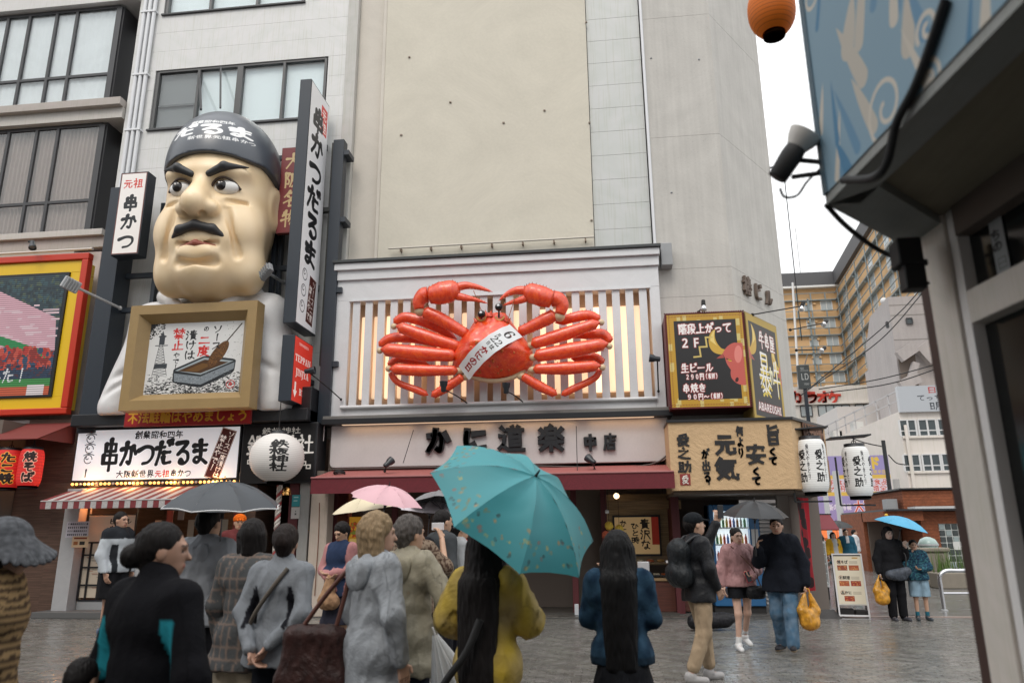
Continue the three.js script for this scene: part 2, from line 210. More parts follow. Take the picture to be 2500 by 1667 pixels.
// ---------- brush lettering: strokes of each character on a 100 x 100 grid, y down; "@c x y w h" places another character ----------
const GLYPH = {
か: '12,32 62,28 66,50 58,88 46,80;40,8 34,50 12,90;76,22 92,50', が: '@か 0 8 88 92;80,4 86,18;92,0 98,14', つ: '8,38 50,24 84,32 88,58 66,82 36,88',
っ: '@つ 14 34 72 60', た: '8,28 54,24;34,6 26,50 10,92;52,46 88,44;50,64 56,86 92,84', だ: '@た 0 4 94 96;74,6 80,20;90,2 96,16',
る: '22,14 76,12 28,56 52,44 80,52 84,76 60,92 38,86 44,74 60,88', ま: '16,24 84,22;20,44 80,42;50,6 52,70 36,88 18,80 28,68 56,74 86,90',
は: '18,10 12,50 20,92;38,34 92,32;68,8 68,70 54,88 38,80 48,68 72,72 94,88', や: '8,46 50,26 84,26 90,44 66,56;44,6 56,20;24,24 46,94',
め: '24,24 44,76;62,10 46,66 20,86 10,64 32,36 70,30 92,54 80,82 56,92', し: '30,8 28,66 44,90 70,86 90,62', よ: '52,8 52,72 34,90 18,80 30,66 60,74 86,92;52,34 84,30',
ょ: '@よ 16 34 66 62', う: '36,10 66,20;20,42 54,30 82,44 76,74 44,94', の: '54,18 44,64 22,82 10,58 26,28 60,14 90,38 86,72 56,90',
け: '18,12 14,54 24,86;40,34 92,30;70,8 72,54 54,94', て: '8,22 88,14 50,36 40,66 56,88 78,88', で: '@て 0 6 96 94;70,34 78,48;84,28 92,42',
に: '18,12 14,54 22,88;44,28 88,24;42,66 54,84 92,80', く: '74,8 28,48 76,92', り: '30,10 24,44 32,60;66,8 70,52 44,94', き: '20,24 82,20;18,42 84,38;42,6 72,58;68,62 28,60 30,84 72,90',
と: '32,8 42,44;80,28 30,56 26,80 82,84', れ: '28,6 28,94;8,30 40,26 6,70;30,44 58,22 66,40 62,80 76,88 94,72', ひ: '10,20 44,18 22,54 34,86 62,78 68,24 92,56',
な: '12,24 54,20;34,6 14,58;72,20 90,34;64,44 64,74 46,90 34,78 54,70 88,88', お: '12,28 56,24;34,8 34,80 18,78 30,56 66,46 86,66 66,88;74,18 90,32', そ: '26,14 72,12 22,48 88,44 50,60 52,86 76,90',
こ: '24,22 76,20;22,74 48,86 82,80', ば: '@は 0 4 92 96;80,6 86,18;92,2 98,14', ち: '12,26 84,22;46,6 30,58 64,46 84,62 72,86 36,92', ん: '54,6 12,92 42,54 58,82 90,62',
ソ: '16,18 30,46;84,14 70,60 30,94', ー: '10,50 90,48', '｜': '54,8 50,40 50,92', ス: '18,20 78,18 60,56 12,92;58,58 90,90', ラ: '22,16 78,16;12,42 88,42 72,76 36,96', オ: '10,32 90,32;60,8 60,92 44,86;58,34 10,80',
ケ: '34,8 8,56;28,34 92,34;64,36 56,72 30,96', カ: '10,34 84,34 76,90 58,84;46,8 40,54 10,94', ビ: '24,12 24,84 86,84;26,50 70,38;78,8 84,22;90,4 96,18', ル: '30,20 28,60 8,90;56,14 56,86 94,54',
ド: '36,8 36,94;38,40 76,60;66,12 74,26;82,8 90,22', ン: '14,20 34,36;12,88 56,72 90,30', '!': '54,8 50,66;48,86 48,90', '〜': '10,56 30,42 50,52 70,60 90,46', '(': '60,4 40,30 40,70 60,96', ')': '40,4 60,30 60,70 40,96',
串: '26,18 26,40 74,40 74,18 26,18;18,52 18,76 82,76 82,52 18,52;50,4 50,98', 元: '24,18 76,18;10,44 90,44;40,44 34,74 10,94;60,44 60,84 72,92 92,88 92,72',
ネ: '48,4 60,16;16,28 78,28 10,66;50,50 50,98;60,52 84,66', 且: '26,14 26,90;26,14 76,14 76,90;26,38 76,38;26,62 76,62;6,90 96,90', 祖: '@ネ 0 0 44 100;@且 44 4 56 96',
刂: '26,16 26,66;74,4 74,92 54,86', 創: '34,2 4,36;34,2 66,36;22,30 48,30;18,42 52,42 52,60 18,60;18,42 18,62 8,92;20,70 20,94 54,94 54,70 20,70;@刂 64 0 36 100',
業: '38,4 38,26;62,4 62,26;20,10 28,22;80,10 72,22;10,30 90,30;16,46 84,46;22,58 78,58;10,70 90,70;50,46 50,98;48,72 12,94;52,72 90,94',
日: '22,10 22,92;22,10 78,10 78,92;22,50 78,50;22,90 78,90', 口: '16,20 16,84;16,20 84,20 84,84;16,82 84,82', 力: '14,34 86,34 80,90 64,84;50,6 44,54 8,96',
昭: '@日 0 4 42 92;46,10 94,10 90,44 80,40;68,10 64,34 46,52;@口 46 54 50 44', 禾: '74,4 24,18;8,36 92,36;50,14 50,98;48,38 8,78;52,40 92,74', 和: '@禾 0 0 56 100;@口 56 18 42 68',
四: '10,18 10,90;10,18 90,18 90,90;10,88 90,88;38,20 36,50 20,62;62,20 62,54 82,56', 年: '30,4 8,38;24,22 90,22;28,46 84,46;28,46 28,68;6,68 96,68;58,22 58,98',
大: '8,36 92,36;50,6 48,44 10,94;52,44 92,92', 反: '16,14 88,12;22,14 20,60 6,92;32,36 80,36 62,72 26,94;38,52 62,78 94,94', 阝: '24,8 24,96;24,10 74,10 46,40 76,56 68,76 40,74',
阪: '@阝 0 0 44 100;@反 36 4 64 94', 斤: '78,6 28,20;28,20 26,60 8,94;28,46 94,46;66,48 66,98', 新: '28,2 28,14;8,18 48,18;4,42 52,42;6,60 50,60;28,44 28,98;26,64 4,90;32,66 50,84;18,24 20,36;38,24 36,36;@斤 52 0 48 100',
世: '8,36 92,36;26,12 26,88 90,88;50,6 50,64;74,8 74,64;50,64 74,64', 界: '22,6 22,50;22,6 78,6 78,50;50,6 50,50;22,28 78,28;22,50 78,50;50,50 8,76;50,50 94,76;38,66 36,80 20,98;64,66 64,98',
二: '22,28 78,28;8,80 92,80', 度: '52,2 52,14;12,16 92,16;16,16 14,60 4,94;26,34 92,34;44,24 44,50;70,24 70,50;44,50 70,50;30,62 80,62 58,82 26,96;38,66 62,84 94,96',
氵: '22,8 46,22;10,36 36,48;12,92 40,62', 責: '16,10 84,10;22,24 78,24;6,38 94,38;50,2 50,38;26,48 26,82;26,48 74,48 74,82;26,60 74,60;26,71 74,71;26,82 74,82;40,84 14,98;62,84 88,98', 漬: '@氵 0 0 44 100;@責 34 0 66 100',
木: '6,32 94,32;50,4 50,98;48,34 8,80;52,34 94,80', 示: '24,14 76,14;6,40 94,40;50,40 50,94 38,90;30,58 12,84;70,58 90,84', 禁: '@木 0 0 50 54;@木 50 0 50 54;@示 10 54 80 46', 止: '50,8 50,88;52,42 86,42;24,40 24,88;6,88 94,88',
不: '8,14 92,14;52,14 40,46 8,72;50,34 50,96;58,44 90,70', 法: '@氵 0 0 44 100;46,22 92,22;68,4 68,48;36,48 98,48;66,50 48,86 86,82;80,66 94,94',
馬: '20,8 20,58;20,8 84,8;20,24 80,24;20,40 80,40;50,8 50,56;20,56 88,56 84,92 70,88;16,72 10,90;34,70 36,86;54,68 58,84', 主: '44,2 58,14;12,28 88,28;18,56 82,56;50,28 50,90;6,92 94,92', 駐: '@馬 0 2 50 96;@主 50 2 50 96',
車: '10,16 90,16;18,30 18,64;18,30 82,30 82,64;18,47 82,47;18,64 82,64;6,80 94,80;50,4 50,98', 輪: '@車 0 2 46 96;72,2 48,40;72,2 98,40;62,38 84,38;54,50 54,96;54,50 92,50 92,96;54,70 92,70;66,52 66,94;80,52 80,94',
金: '50,2 8,38;50,2 92,38;28,38 72,38;14,56 86,56;50,38 50,90;26,66 36,82;74,66 64,82;6,92 94,92', 鉄: '@金 0 0 50 100;60,6 52,34;56,22 94,22;46,50 100,50;74,4 70,56 48,96;74,54 98,94', 板: '@木 0 0 46 100;@反 40 4 60 94',
神: '@ネ 0 0 44 100;50,20 50,72;50,20 94,20 94,72;50,46 94,46;50,72 94,72;72,4 72,98', 社: '@ネ 0 0 44 100;50,40 94,40;72,8 72,90;44,92 100,92',
首: '34,2 40,14;68,2 60,14;8,18 94,18;50,18 42,32;24,32 24,92;24,32 78,32 78,92;24,52 78,52;24,72 78,72;24,90 78,90', 辶: '12,6 24,18;6,38 24,38 20,70 4,86;16,74 40,92 98,92', 道: '@首 30 2 68 80;@辶 0 0 100 100',
楽: '50,2 42,12;32,14 32,50;32,14 68,14 68,50;32,32 68,32;32,50 68,50;10,16 22,28;8,48 24,36;92,14 78,28;78,38 94,50;6,64 94,64;50,52 50,98;46,66 10,94;54,66 92,94',
中: '14,26 14,64;14,26 86,26 86,64;14,62 86,62;50,4 50,98', 店: '52,2 52,14;12,16 94,16;16,16 14,60 4,94;54,24 54,56;54,38 86,38;32,58 32,92;32,58 80,58 80,92;32,90 80,90', 月: '26,8 24,60 10,94;26,8 78,8 78,92 64,88;26,34 78,34;26,58 78,58',
階: '@阝 0 0 42 100;46,6 46,44 64,38;48,22 62,20;72,4 72,36 78,44 96,42;94,12 74,24;70,46 64,56;48,58 48,96;48,58 92,58 92,96;48,76 92,76;48,94 92,94',
段: '40,6 16,16;16,14 16,96;16,36 40,36;16,58 40,58;2,84 42,76;60,8 58,32 48,44;60,8 84,8 84,34 96,38;50,54 88,54 70,80 46,96;56,62 74,84 98,96', 上: '50,8 50,88;52,40 84,40;6,90 94,90',
生: '26,8 10,38;24,28 88,28;18,56 84,56;50,6 50,90;6,92 94,92', 円: '14,12 14,94;14,12 86,12 86,94 74,90;50,12 50,50;14,50 86,50', 税: '@禾 0 0 50 100;56,4 62,18;90,4 84,18;54,26 54,52;54,26 92,26 92,52;54,52 92,52;66,54 62,78 48,96;80,54 80,88 86,94 98,88',
別: '@口 4 0 50 44;8,54 50,54 44,92 30,88;26,44 22,70 4,96;@刂 60 0 40 100', 火: '22,26 30,48;80,22 66,46;50,4 46,50 8,96;52,50 94,96', 焼: '@火 0 4 46 92;48,16 94,16;70,2 70,28;60,28 58,46;82,24 82,46;44,50 98,50;66,50 62,76 44,96;78,50 78,88 86,94 98,88',
牛: '28,8 10,42;24,28 86,28;4,56 96,56;52,4 52,98', 屋: '18,10 84,10 84,28;18,28 84,28;18,10 18,50 4,96;28,40 92,40;52,42 34,58 80,56;70,48 84,62;32,74 86,74;56,60 56,92;22,94 96,94',
暴: '26,4 26,34;26,4 74,4 74,34;26,18 74,18;26,34 74,34;18,46 82,46;36,38 36,58;64,38 64,58;6,60 94,60;34,62 8,82;66,62 94,82;50,62 50,98 40,94;26,80 38,86;22,98 42,90;76,78 62,88;62,90 82,98',
旨: '26,6 26,38 82,38 84,28;76,10 28,22;26,52 26,96;26,52 76,52 76,96;26,73 76,73;26,95 76,95', 安: '50,2 50,12;12,14 12,28;12,14 88,14 84,28;6,56 94,56;46,30 26,66 80,94;68,58 48,84 14,96',
何: '34,4 8,52;22,36 22,98;38,16 100,16;46,38 46,68;46,38 70,38 70,68;46,66 70,66;88,16 88,92 76,88', 気: '30,4 10,34;26,18 90,18;26,34 80,34;14,50 74,50 76,84 94,92 96,76;58,58 16,92;24,62 60,90',
出: '50,4 50,92;18,20 18,48;18,48 82,48;82,20 82,48;10,62 10,92;10,92 90,92;90,62 90,92', 愛: '76,4 22,14;24,20 30,30;48,18 50,28;76,16 68,30;10,44 10,34 90,34 86,44;34,46 36,60 66,60 70,50;20,48 16,60;82,46 86,56;40,60 12,82;38,70 76,70 52,88 14,98;40,74 90,98',
之: '46,4 54,16;14,30 80,30 14,78;10,76 40,88 94,92', 助: '@且 0 4 50 92;@力 46 2 54 96', 炭: '50,2 50,22;18,8 18,24 82,24 82,8;14,36 90,36;18,36 16,66 4,96;@火 22 40 76 58',
名: '44,2 12,36;40,14 80,14 48,54 8,72;34,32 50,46;@口 34 50 56 50', 物: '18,14 8,36;12,30 44,26;2,60 46,50;28,4 28,98;62,4 48,40;58,22 94,22 88,90 76,86;72,24 48,66;84,24 56,84',
歓: '6,14 50,14;16,4 16,22;38,4 38,22;22,24 6,52;14,42 14,98;14,42 50,42;32,42 32,94;14,58 48,58;14,74 48,74;14,94 52,94;64,4 54,40;60,22 96,22 90,42;76,24 74,60 52,96;76,54 98,96',
迎: '56,8 36,18 38,74 56,64;64,16 92,16 92,60 82,58;66,16 66,86;@辶 0 0 100 100', 本: '6,28 94,28;50,4 50,98;46,30 6,74;54,30 94,74;30,74 70,74', 料: '8,16 16,38;42,14 34,38;2,48 50,48;26,4 26,98;24,52 4,90;28,52 48,90;66,12 74,24;62,36 70,48;52,70 98,58;84,4 84,98',
理: '4,14 44,14;6,48 42,48;24,14 24,84;2,86 46,80;52,8 52,52;52,8 96,8 96,52;52,30 96,30;52,52 96,52;74,8 74,92;52,72 96,72;46,94 100,94', 食: '50,2 6,36;50,2 94,36;50,20 50,32;28,34 28,94 60,82;28,34 72,34 72,64;28,48 72,48;28,64 72,64;52,66 92,98;88,66 66,80',
品: '@口 24 -4 52 54;@口 0 46 50 54;@口 50 46 50 54', 凍: '12,16 24,34;4,90 26,56;36,14 96,14;42,28 42,60;42,28 90,28 90,60;42,44 90,44;42,60 90,60;66,2 66,98;62,62 34,92;70,62 98,92', 酒: '@氵 0 0 44 100;36,10 98,10;42,34 42,96;42,34 92,34 92,96;58,10 58,50 48,60;76,10 76,54 88,56;42,70 92,70;42,94 92,94',
類: '10,8 16,22;42,6 36,22;4,30 50,30;26,4 26,52;24,34 6,50;28,34 46,48;6,66 50,66;28,56 24,74 4,96;28,70 48,92;56,8 98,8;76,8 72,22;60,24 60,80;60,24 94,24 94,80;60,42 94,42;60,60 94,60;60,80 94,80;70,82 56,98;84,82 98,98',
全: '50,2 6,40;50,2 94,40;22,46 78,46;26,68 74,68;50,46 50,92;8,94 92,94', 明: '@日 0 6 46 86;@月 46 0 54 100', 陽: '@阝 0 0 44 100;50,4 50,40;50,4 88,4 88,40;50,22 88,22;50,40 88,40;40,50 98,50;52,58 40,84;50,62 94,62 90,94 82,90;66,64 50,96;80,64 66,94', 用: '16,8 14,60 4,94;16,8 86,8 86,94 72,90;16,34 86,34;16,60 86,60;50,8 50,94',
椿: '@木 0 0 44 100;48,10 92,10;50,24 90,24;42,38 98,38;70,2 66,40 42,66;74,38 98,64;56,56 56,96;56,56 86,56 86,96;56,76 86,76;56,94 86,94', 沢: '@氵 0 0 44 100;46,12 90,12 90,40;46,40 90,40;46,12 46,50 34,96;64,42 98,96', 時: '@日 0 6 44 86;48,14 92,14;70,2 70,34;42,36 98,36;44,56 98,56;82,44 82,96 72,92;54,66 62,80',
客: '50,0 50,10;12,12 12,26;12,12 88,12 84,26;42,22 18,46;38,32 74,32 22,64;36,36 90,64;@口 26 58 48 42', 様: '@木 0 0 40 100;54,2 60,12;84,2 78,12;44,18 96,18;50,32 92,32;42,46 98,46;70,18 70,94 60,90;46,62 64,62 44,86;90,56 76,66;72,66 98,88',
};
const KANA = /[ぁ-んァ-ヶ〜()]/;
const glyphCache = new Map();
function strokesOf(ch) { // list of polylines in the unit square
if (glyphCache.has(ch)) return glyphCache.get(ch);
const out = [], src = GLYPH[ch];
if (src) for (const part of src.split(';')) {
if (part[0] === '@') { const [c, x, y, w, h] = part.slice(1).split(' '); for (const s of strokesOf(c)) out.push(s.map(([a, b]) => [(+x + a * w) / 100, (+y + b * h) / 100])); }
else { let s = part.split(' ').map((p) => p.split(',').map((n) => +n / 100)); if (KANA.test(ch) && s.length > 2) { const c = new THREE.CatmullRomCurve3(s.map(([a, b]) => V(a, b, 0)), false, 'centripetal'); s = c.getPoints(s.length * 5).map((p) => [p.x, p.y]); } out.push(s); }
}
glyphCache.set(ch, out); return out;
}
function paintGlyph(c, ch, x, y, w, h, weight, o = {}) { // brush: wider at the start of a stroke, thinner at its end
const s = o.slant || 0;
if (!GLYPH[ch]) { c.font = `${o.bold === false ? '' : 'bold '}${h * 0.98}px sans-serif`; c.textAlign = 'center'; c.textBaseline = 'middle'; c.save(); c.translate(x + w / 2, y + h / 2); c.scale(Math.min(1.5, w / h * 1.15), 1); if (o.outline) { c.lineWidth = o.outline * 2; c.strokeStyle = o.outColor; c.lineJoin = 'round'; c.strokeText(ch, 0, 0); } c.fillText(ch, 0, 0); c.restore(); return; }
for (const pass of o.outline ? [1, 0] : [0]) {
c.save(); if (pass) c.fillStyle = o.outColor;
for (const st of strokesOf(ch)) {
const P = st.map(([a, b]) => [x + a * w + s * (0.5 - b) * w, y + b * h]);
let L = 0; const seg = []; for (let i = 1; i < P.length; i++) { const l = Math.hypot(P[i][0] - P[i - 1][0], P[i][1] - P[i - 1][1]); seg.push(l); L += l; }
let done = 0;
for (let i = 0; i < seg.length; i++) { const n = Math.max(1, Math.ceil(seg[i] / Math.max(0.7, weight * 0.16)));
for (let k = 0; k <= n; k++) { const t = k / n, q = (done + seg[i] * t) / (L || 1); const br = o.even ? 1 : 1.12 - 0.5 * q + 0.25 * Math.pow(Math.abs(1 - 2 * q), 3); const r = weight / 2 * br + (pass ? o.outline : 0); c.beginPath(); c.ellipse(lerp(P[i][0], P[i + 1][0], t), lerp(P[i][1], P[i + 1][1], t), r, r * (o.even ? 1 : 0.86), -0.5, 0, 7); c.fill(); } done += seg[i]; }
}
c.restore();
}
}
function paintText(c, str, x, y, w, h, weight, o = {}) { // in the box x, y, w, h; one character after another
const a = [...str]; if (o.color) c.fillStyle = o.color;
a.forEach((ch, i) => { const gap = o.gap ?? 0.08; if (o.down) { const ch2 = ch === 'ー' ? '｜' : ch, st = h / a.length; paintGlyph(c, ch2, x, y + i * st + st * gap / 2, w, st * (1 - gap), weight, o); } else { const st = w / a.length; paintGlyph(c, ch, x + i * st + st * gap / 2, y, st * (1 - gap), h, weight, o); } });
}
// raised letter: every stroke a rounded bar standing off the board
function letterGeo(ch, w, h, d, weight) {
const list = []; let k = 0;
for (const st of strokesOf(ch)) {
const P = st.map(([a, b]) => V((a - 0.5) * w, (0.5 - b) * h, 0)), L = [], R = []; const n = P.length;
for (let i = 0; i < n; i++) { const t = P[Math.min(n - 1, i + 1)].clone().sub(P[Math.max(0, i - 1)]).normalize(), q = i / (n - 1), r = weight / 2 * (1.1 - 0.25 * q); const ext = i === 0 ? -0.35 * weight : i === n - 1 ? 0.3 * weight : 0; const p = P[i].clone().addScaledVector(t, ext); L.push(new THREE.Vector2(p.x - t.y * r, p.y + t.x * r)); R.push(new THREE.Vector2(p.x + t.y * r, p.y - t.x * r)); }
const sh = new THREE.Shape([...L, ...R.reverse()]);
list.push(new THREE.ExtrudeGeometry(sh, { depth: d + (k++ % 9) * 0.0012, bevelEnabled: d > 0.02, bevelThickness: weight * 0.12, bevelSize: weight * 0.1, bevelSegments: 1 }));
for (let i = 1; i < n - 1; i++) list.push(new THREE.CylinderGeometry(weight / 2, weight / 2, d + (d > 0.02 ? weight * 0.12 : 0), 10).rotateX(Math.PI / 2).translate(P[i].x, P[i].y, (d + (d > 0.02 ? weight * 0.12 : 0)) / 2 + (k % 7) * 0.0006));
}
return list;
}
// ---------- shared materials ----------
const M = {
whitePanel: mat(0.77, 0.785, 0.8, 0.55, { tex: 'stain', scale: 0.23 }), strip: mat(0.62, 0.65, 0.655, 0.45, { tex: 'stain', scale: 0.2 }), beige: mat(0.69, 0.645, 0.545, 0.85, { tex: 'plaster', scale: 0.19, bump: 'grain', bs: 0.002 }),
beigeSmooth: mat(0.67, 0.62, 0.545, 0.7, { tex: 'plaster', scale: 0.3 }), concrete: mat(0.585, 0.57, 0.545, 0.85, { tex: 'concrete', scale: 0.16, bump: 'coarse', bs: 0.004 }), concreteDark: mat(0.3, 0.285, 0.27, 0.9, { tex: 'concrete', scale: 0.3 }),
paintWhite: mat(0.74, 0.745, 0.76, 0.4, { tex: 'plaster', scale: 0.4 }), black: mat(0.012, 0.013, 0.016, 0.4), blackMatt: mat(0.018, 0.017, 0.017, 0.8), steel: mat(0.022, 0.03, 0.042, 0.42), frame: mat(0.045, 0.045, 0.048, 0.4),
glass: (() => { const m = new THREE.MeshPhysicalMaterial({ transmission: 1, roughness: 0.03, thickness: 0, ior: 1.5 }); m.color.setRGB(0.96, 0.98, 0.98); return m; })(), glassTint: (() => { const m = new THREE.MeshPhysicalMaterial({ transmission: 1, roughness: 0.05, thickness: 0, ior: 1.5 }); m.color.setRGB(0.6, 0.75, 0.72); return m; })(),
curtainPale: mat(0.82, 0.83, 0.85, 0.9, { tex: 'plaster', scale: 0.3 }), curtainTan: mat(0.5, 0.39, 0.35, 0.9, { tex: 'fabric', scale: 2 }), dark: mat(0.15, 0.12, 0.1, 0.85), darkBrown: mat(0.15, 0.085, 0.06, 0.7, { tex: 'wood', scale: 0.6 }), maroon: mat(0.09, 0.012, 0.016, 0.6, { tex: 'plaster', scale: 0.7 }),  // brown wood tones deepened, so interior shade is put into the colour
chrome: mat(0.6, 0.6, 0.62, 0.25, { metalness: 1 }), greyPaint: mat(0.33, 0.34, 0.35, 0.5, { tex: 'plaster', scale: 0.5 }), pipeWhite: mat(0.7, 0.71, 0.73, 0.5), rubber: mat(0.015, 0.015, 0.016, 0.7), woodTan: mat(0.42, 0.27, 0.13, 0.6, { tex: 'wood', scale: 0.8 }), gold: mat(0.36, 0.24, 0.1, 0.42, { tex: 'plaster', scale: 0.6 }),
};
const P = onZ;
// ---------- ground ----------
const wetAsphalt = mat(0.11, 0.112, 0.117, 0.42, { tex: 'stone', scale: 0.5, bump: 'coarse', bs: 0.006, rmap: 'wet' });
const paveTones = [0.215, 0.235, 0.255, 0.28, 0.225].map((c, i) => mat(c, c * (0.985 + 0.01 * (i % 3)), c * (0.95 + 0.02 * (i % 2)), 0.5, { tex: 'stone', scale: 0.7, bump: 'coarse', bs: 0.003, rmap: 'wet' }));
struct('ground', (() => { const g = new THREE.PlaneGeometry(500, 500, 1, 1).rotateX(-Math.PI / 2).translate(0, -0.02, -100); return g; })(), mat(0.1, 0.1, 0.1, 0.8, { tex: 'stone', scale: 0.3 }));
const street = struct('street_paving', bx(-30, 20, -0.03, -0.006, -14.75, 6), mat(0.035, 0.035, 0.036, 0.6, { tex: 'stone', scale: 0.5, rmap: 'wet' }));
{ // running bond of small wet blocks: the largest in view one by one, the rest joined
const BW = 0.2, BH = 0.1, J = 0.006, cells = [];
for (let r = 0, z = -14.7; z < -5.6; z += BH, r++) for (let x = -14 + (r % 2) * BW / 2; x < 7; x += BW) cells.push([x, z]);
const proto = bx(-BW / 2 + J / 2, BW / 2 - J / 2, -0.025, 0, -BH / 2 + J / 2, BH / 2 - J / 2, 0.004);
const flat = [0, 1, 2].map(() => clean(new THREE.BoxGeometry(BW - J, 0.025, BH - J).translate(0, -0.0125, 0)));
const inView = cells.map(([x, z], i) => { const p = V(x, 0, z).project(camera); return { i, x, z, ok: Math.abs(p.x) < 1 && Math.abs(p.y) < 1 && p.z < 1 && x > 0.2, y: p.y }; });
const near = new Set(inView.filter((c) => c.ok).sort((a, b) => a.y - b.y).slice(0, 300).map((c) => c.i));
const rest = paveTones.map(() => []); const protoUV = clean(proto.clone());
cells.forEach(([x, z], i) => {
const h = rr(-0.0022, 0.0022), tx = rr(-0.007, 0.007), tz = rr(-0.007, 0.007), k = Math.floor(clamp(2.5 + 2.2 * noise3(x * 0.5, z * 0.9, 3) + rr(-1.3, 1.3), 0, 4.99)), ox = rr(0, 9), oz = rr(0, 9);
if (near.has(i)) { const g = protoUV.clone(); metreUV(g); const uv = g.attributes.uv; for (let q = 0; q < uv.count; q++) uv.setXY(q, uv.getX(q) + x, uv.getY(q) + z); const m = new THREE.Mesh(g, paveTones[k]); m.name = 'paving_block'; m.position.set(x, h, z); m.rotation.set(tx, 0, tz); m.receiveShadow = true; street.add(m); }
else { const g = flat[i % 3].clone(); g.rotateX(tx).rotateZ(tz).translate(x, h, z); rest[k].push(g); }
});
rest.forEach((l, k) => { const m = obj('paving_blocks', l, paveTones[k], street); m.userData.kind = 'stuff'; });
}
struct('side_street', bx(3.4, 60, -0.03, 0.002, -120, -14.75), mat(0.25, 0.252, 0.256, 0.36, { tex: 'stone', scale: 0.4, bump: 'coarse', bs: 0.004, rmap: 'wet' }));
const walk = struct('shop_pavement', bx(-30, 3.4, -0.03, 0.006, -17, -14.75), mat(0.06, 0.058, 0.055, 0.7));
for (let i = 0; i < 46; i++) for (let j = 0; j < 4; j++) { const x = -10.5 + i * 0.3, z = -14.9 - j * 0.3; if (x > 3.2) continue; const c = rr(0.13, 0.18), q = Math.floor(c * 60) / 60; obj('paving_tile', bx(x + 0.004, x + 0.296, -0.02, 0.014 + rr(0, 0.002), z - 0.292, z - 0.004, 0.004), mat(q, q * 0.96, q * 0.9, 0.6, { tex: 'stone', scale: 0.8, rmap: 'wet' }), walk); }
struct('kerb_line', bx(3.4, 14, -0.02, 0.012, -15.3, -15.2), mat(0.3, 0.22, 0.19, 0.6));
// ---------- street front behind the viewer: it keeps the lower shop fronts in shade and shows in the window glass ----------
tag(obj('street_front', [bx(-45, -6, 0, 13.5, 5, 20), bx(-45, -6, 13.5, 15, 8, 20), bx(-6, 0.5, 0, 11, 6.5, 20)], mat(0.3, 0.28, 0.27, 0.8, { tex: 'concrete', scale: 0.2 })), 'plain grey street front standing across the street from the crab restaurant', 'building');
// ---------- window builder ----------
function windows(parent, xs, ys, z, o = {}) { // xs: mullion places, ys: rail places (bottom to top)
const fw = o.fw || 0.06, fm = o.frame || M.frame, dpt = o.deep || 0.07;
const win = new THREE.Group(); win.name = o.name || 'window'; parent.add(win);
xs.forEach((x, i) => obj('mullion', bx(x - (o.wide?.[i] || fw) / 2, x + (o.wide?.[i] || fw) / 2, ys[0], ys[ys.length - 1], z - dpt, z, 0.006), fm, win));
ys.forEach((y) => obj('rail', bx(xs[0], xs[xs.length - 1], y - fw / 2, y + fw / 2, z - dpt + 0.004, z - 0.004, 0.006), fm, win));
for (let i = 0; i < xs.length - 1; i++) for (let j = 0; j < ys.length - 1; j++) obj('pane', bx(xs[i] + fw / 2, xs[i + 1] - fw / 2, ys[j] + fw / 2, ys[j + 1] - fw / 2, z - dpt / 2 - 0.003, z - dpt / 2 + 0.003), o.glass?.[i] || M.glass, win);
return win;
}
function curtain(parent, x0, x1, y0, y1, z, m, pleat = 0.12, amp = 0.025, name = 'curtain') {
const n = Math.ceil((x1 - x0) / pleat * 6), g = new THREE.PlaneGeometry(x1 - x0, y1 - y0, n, 1).translate((x0 + x1) / 2, (y0 + y1) / 2, 0), p = g.attributes.position;
for (let i = 0; i < p.count; i++) { const x = p.getX(i); p.setZ(i, z + amp * Math.sin(x / pleat * 6.283) + amp * 0.5 * Math.sin(x * 9.1)); } g.computeVertexNormals(); return obj(name, g, m, parent);
}
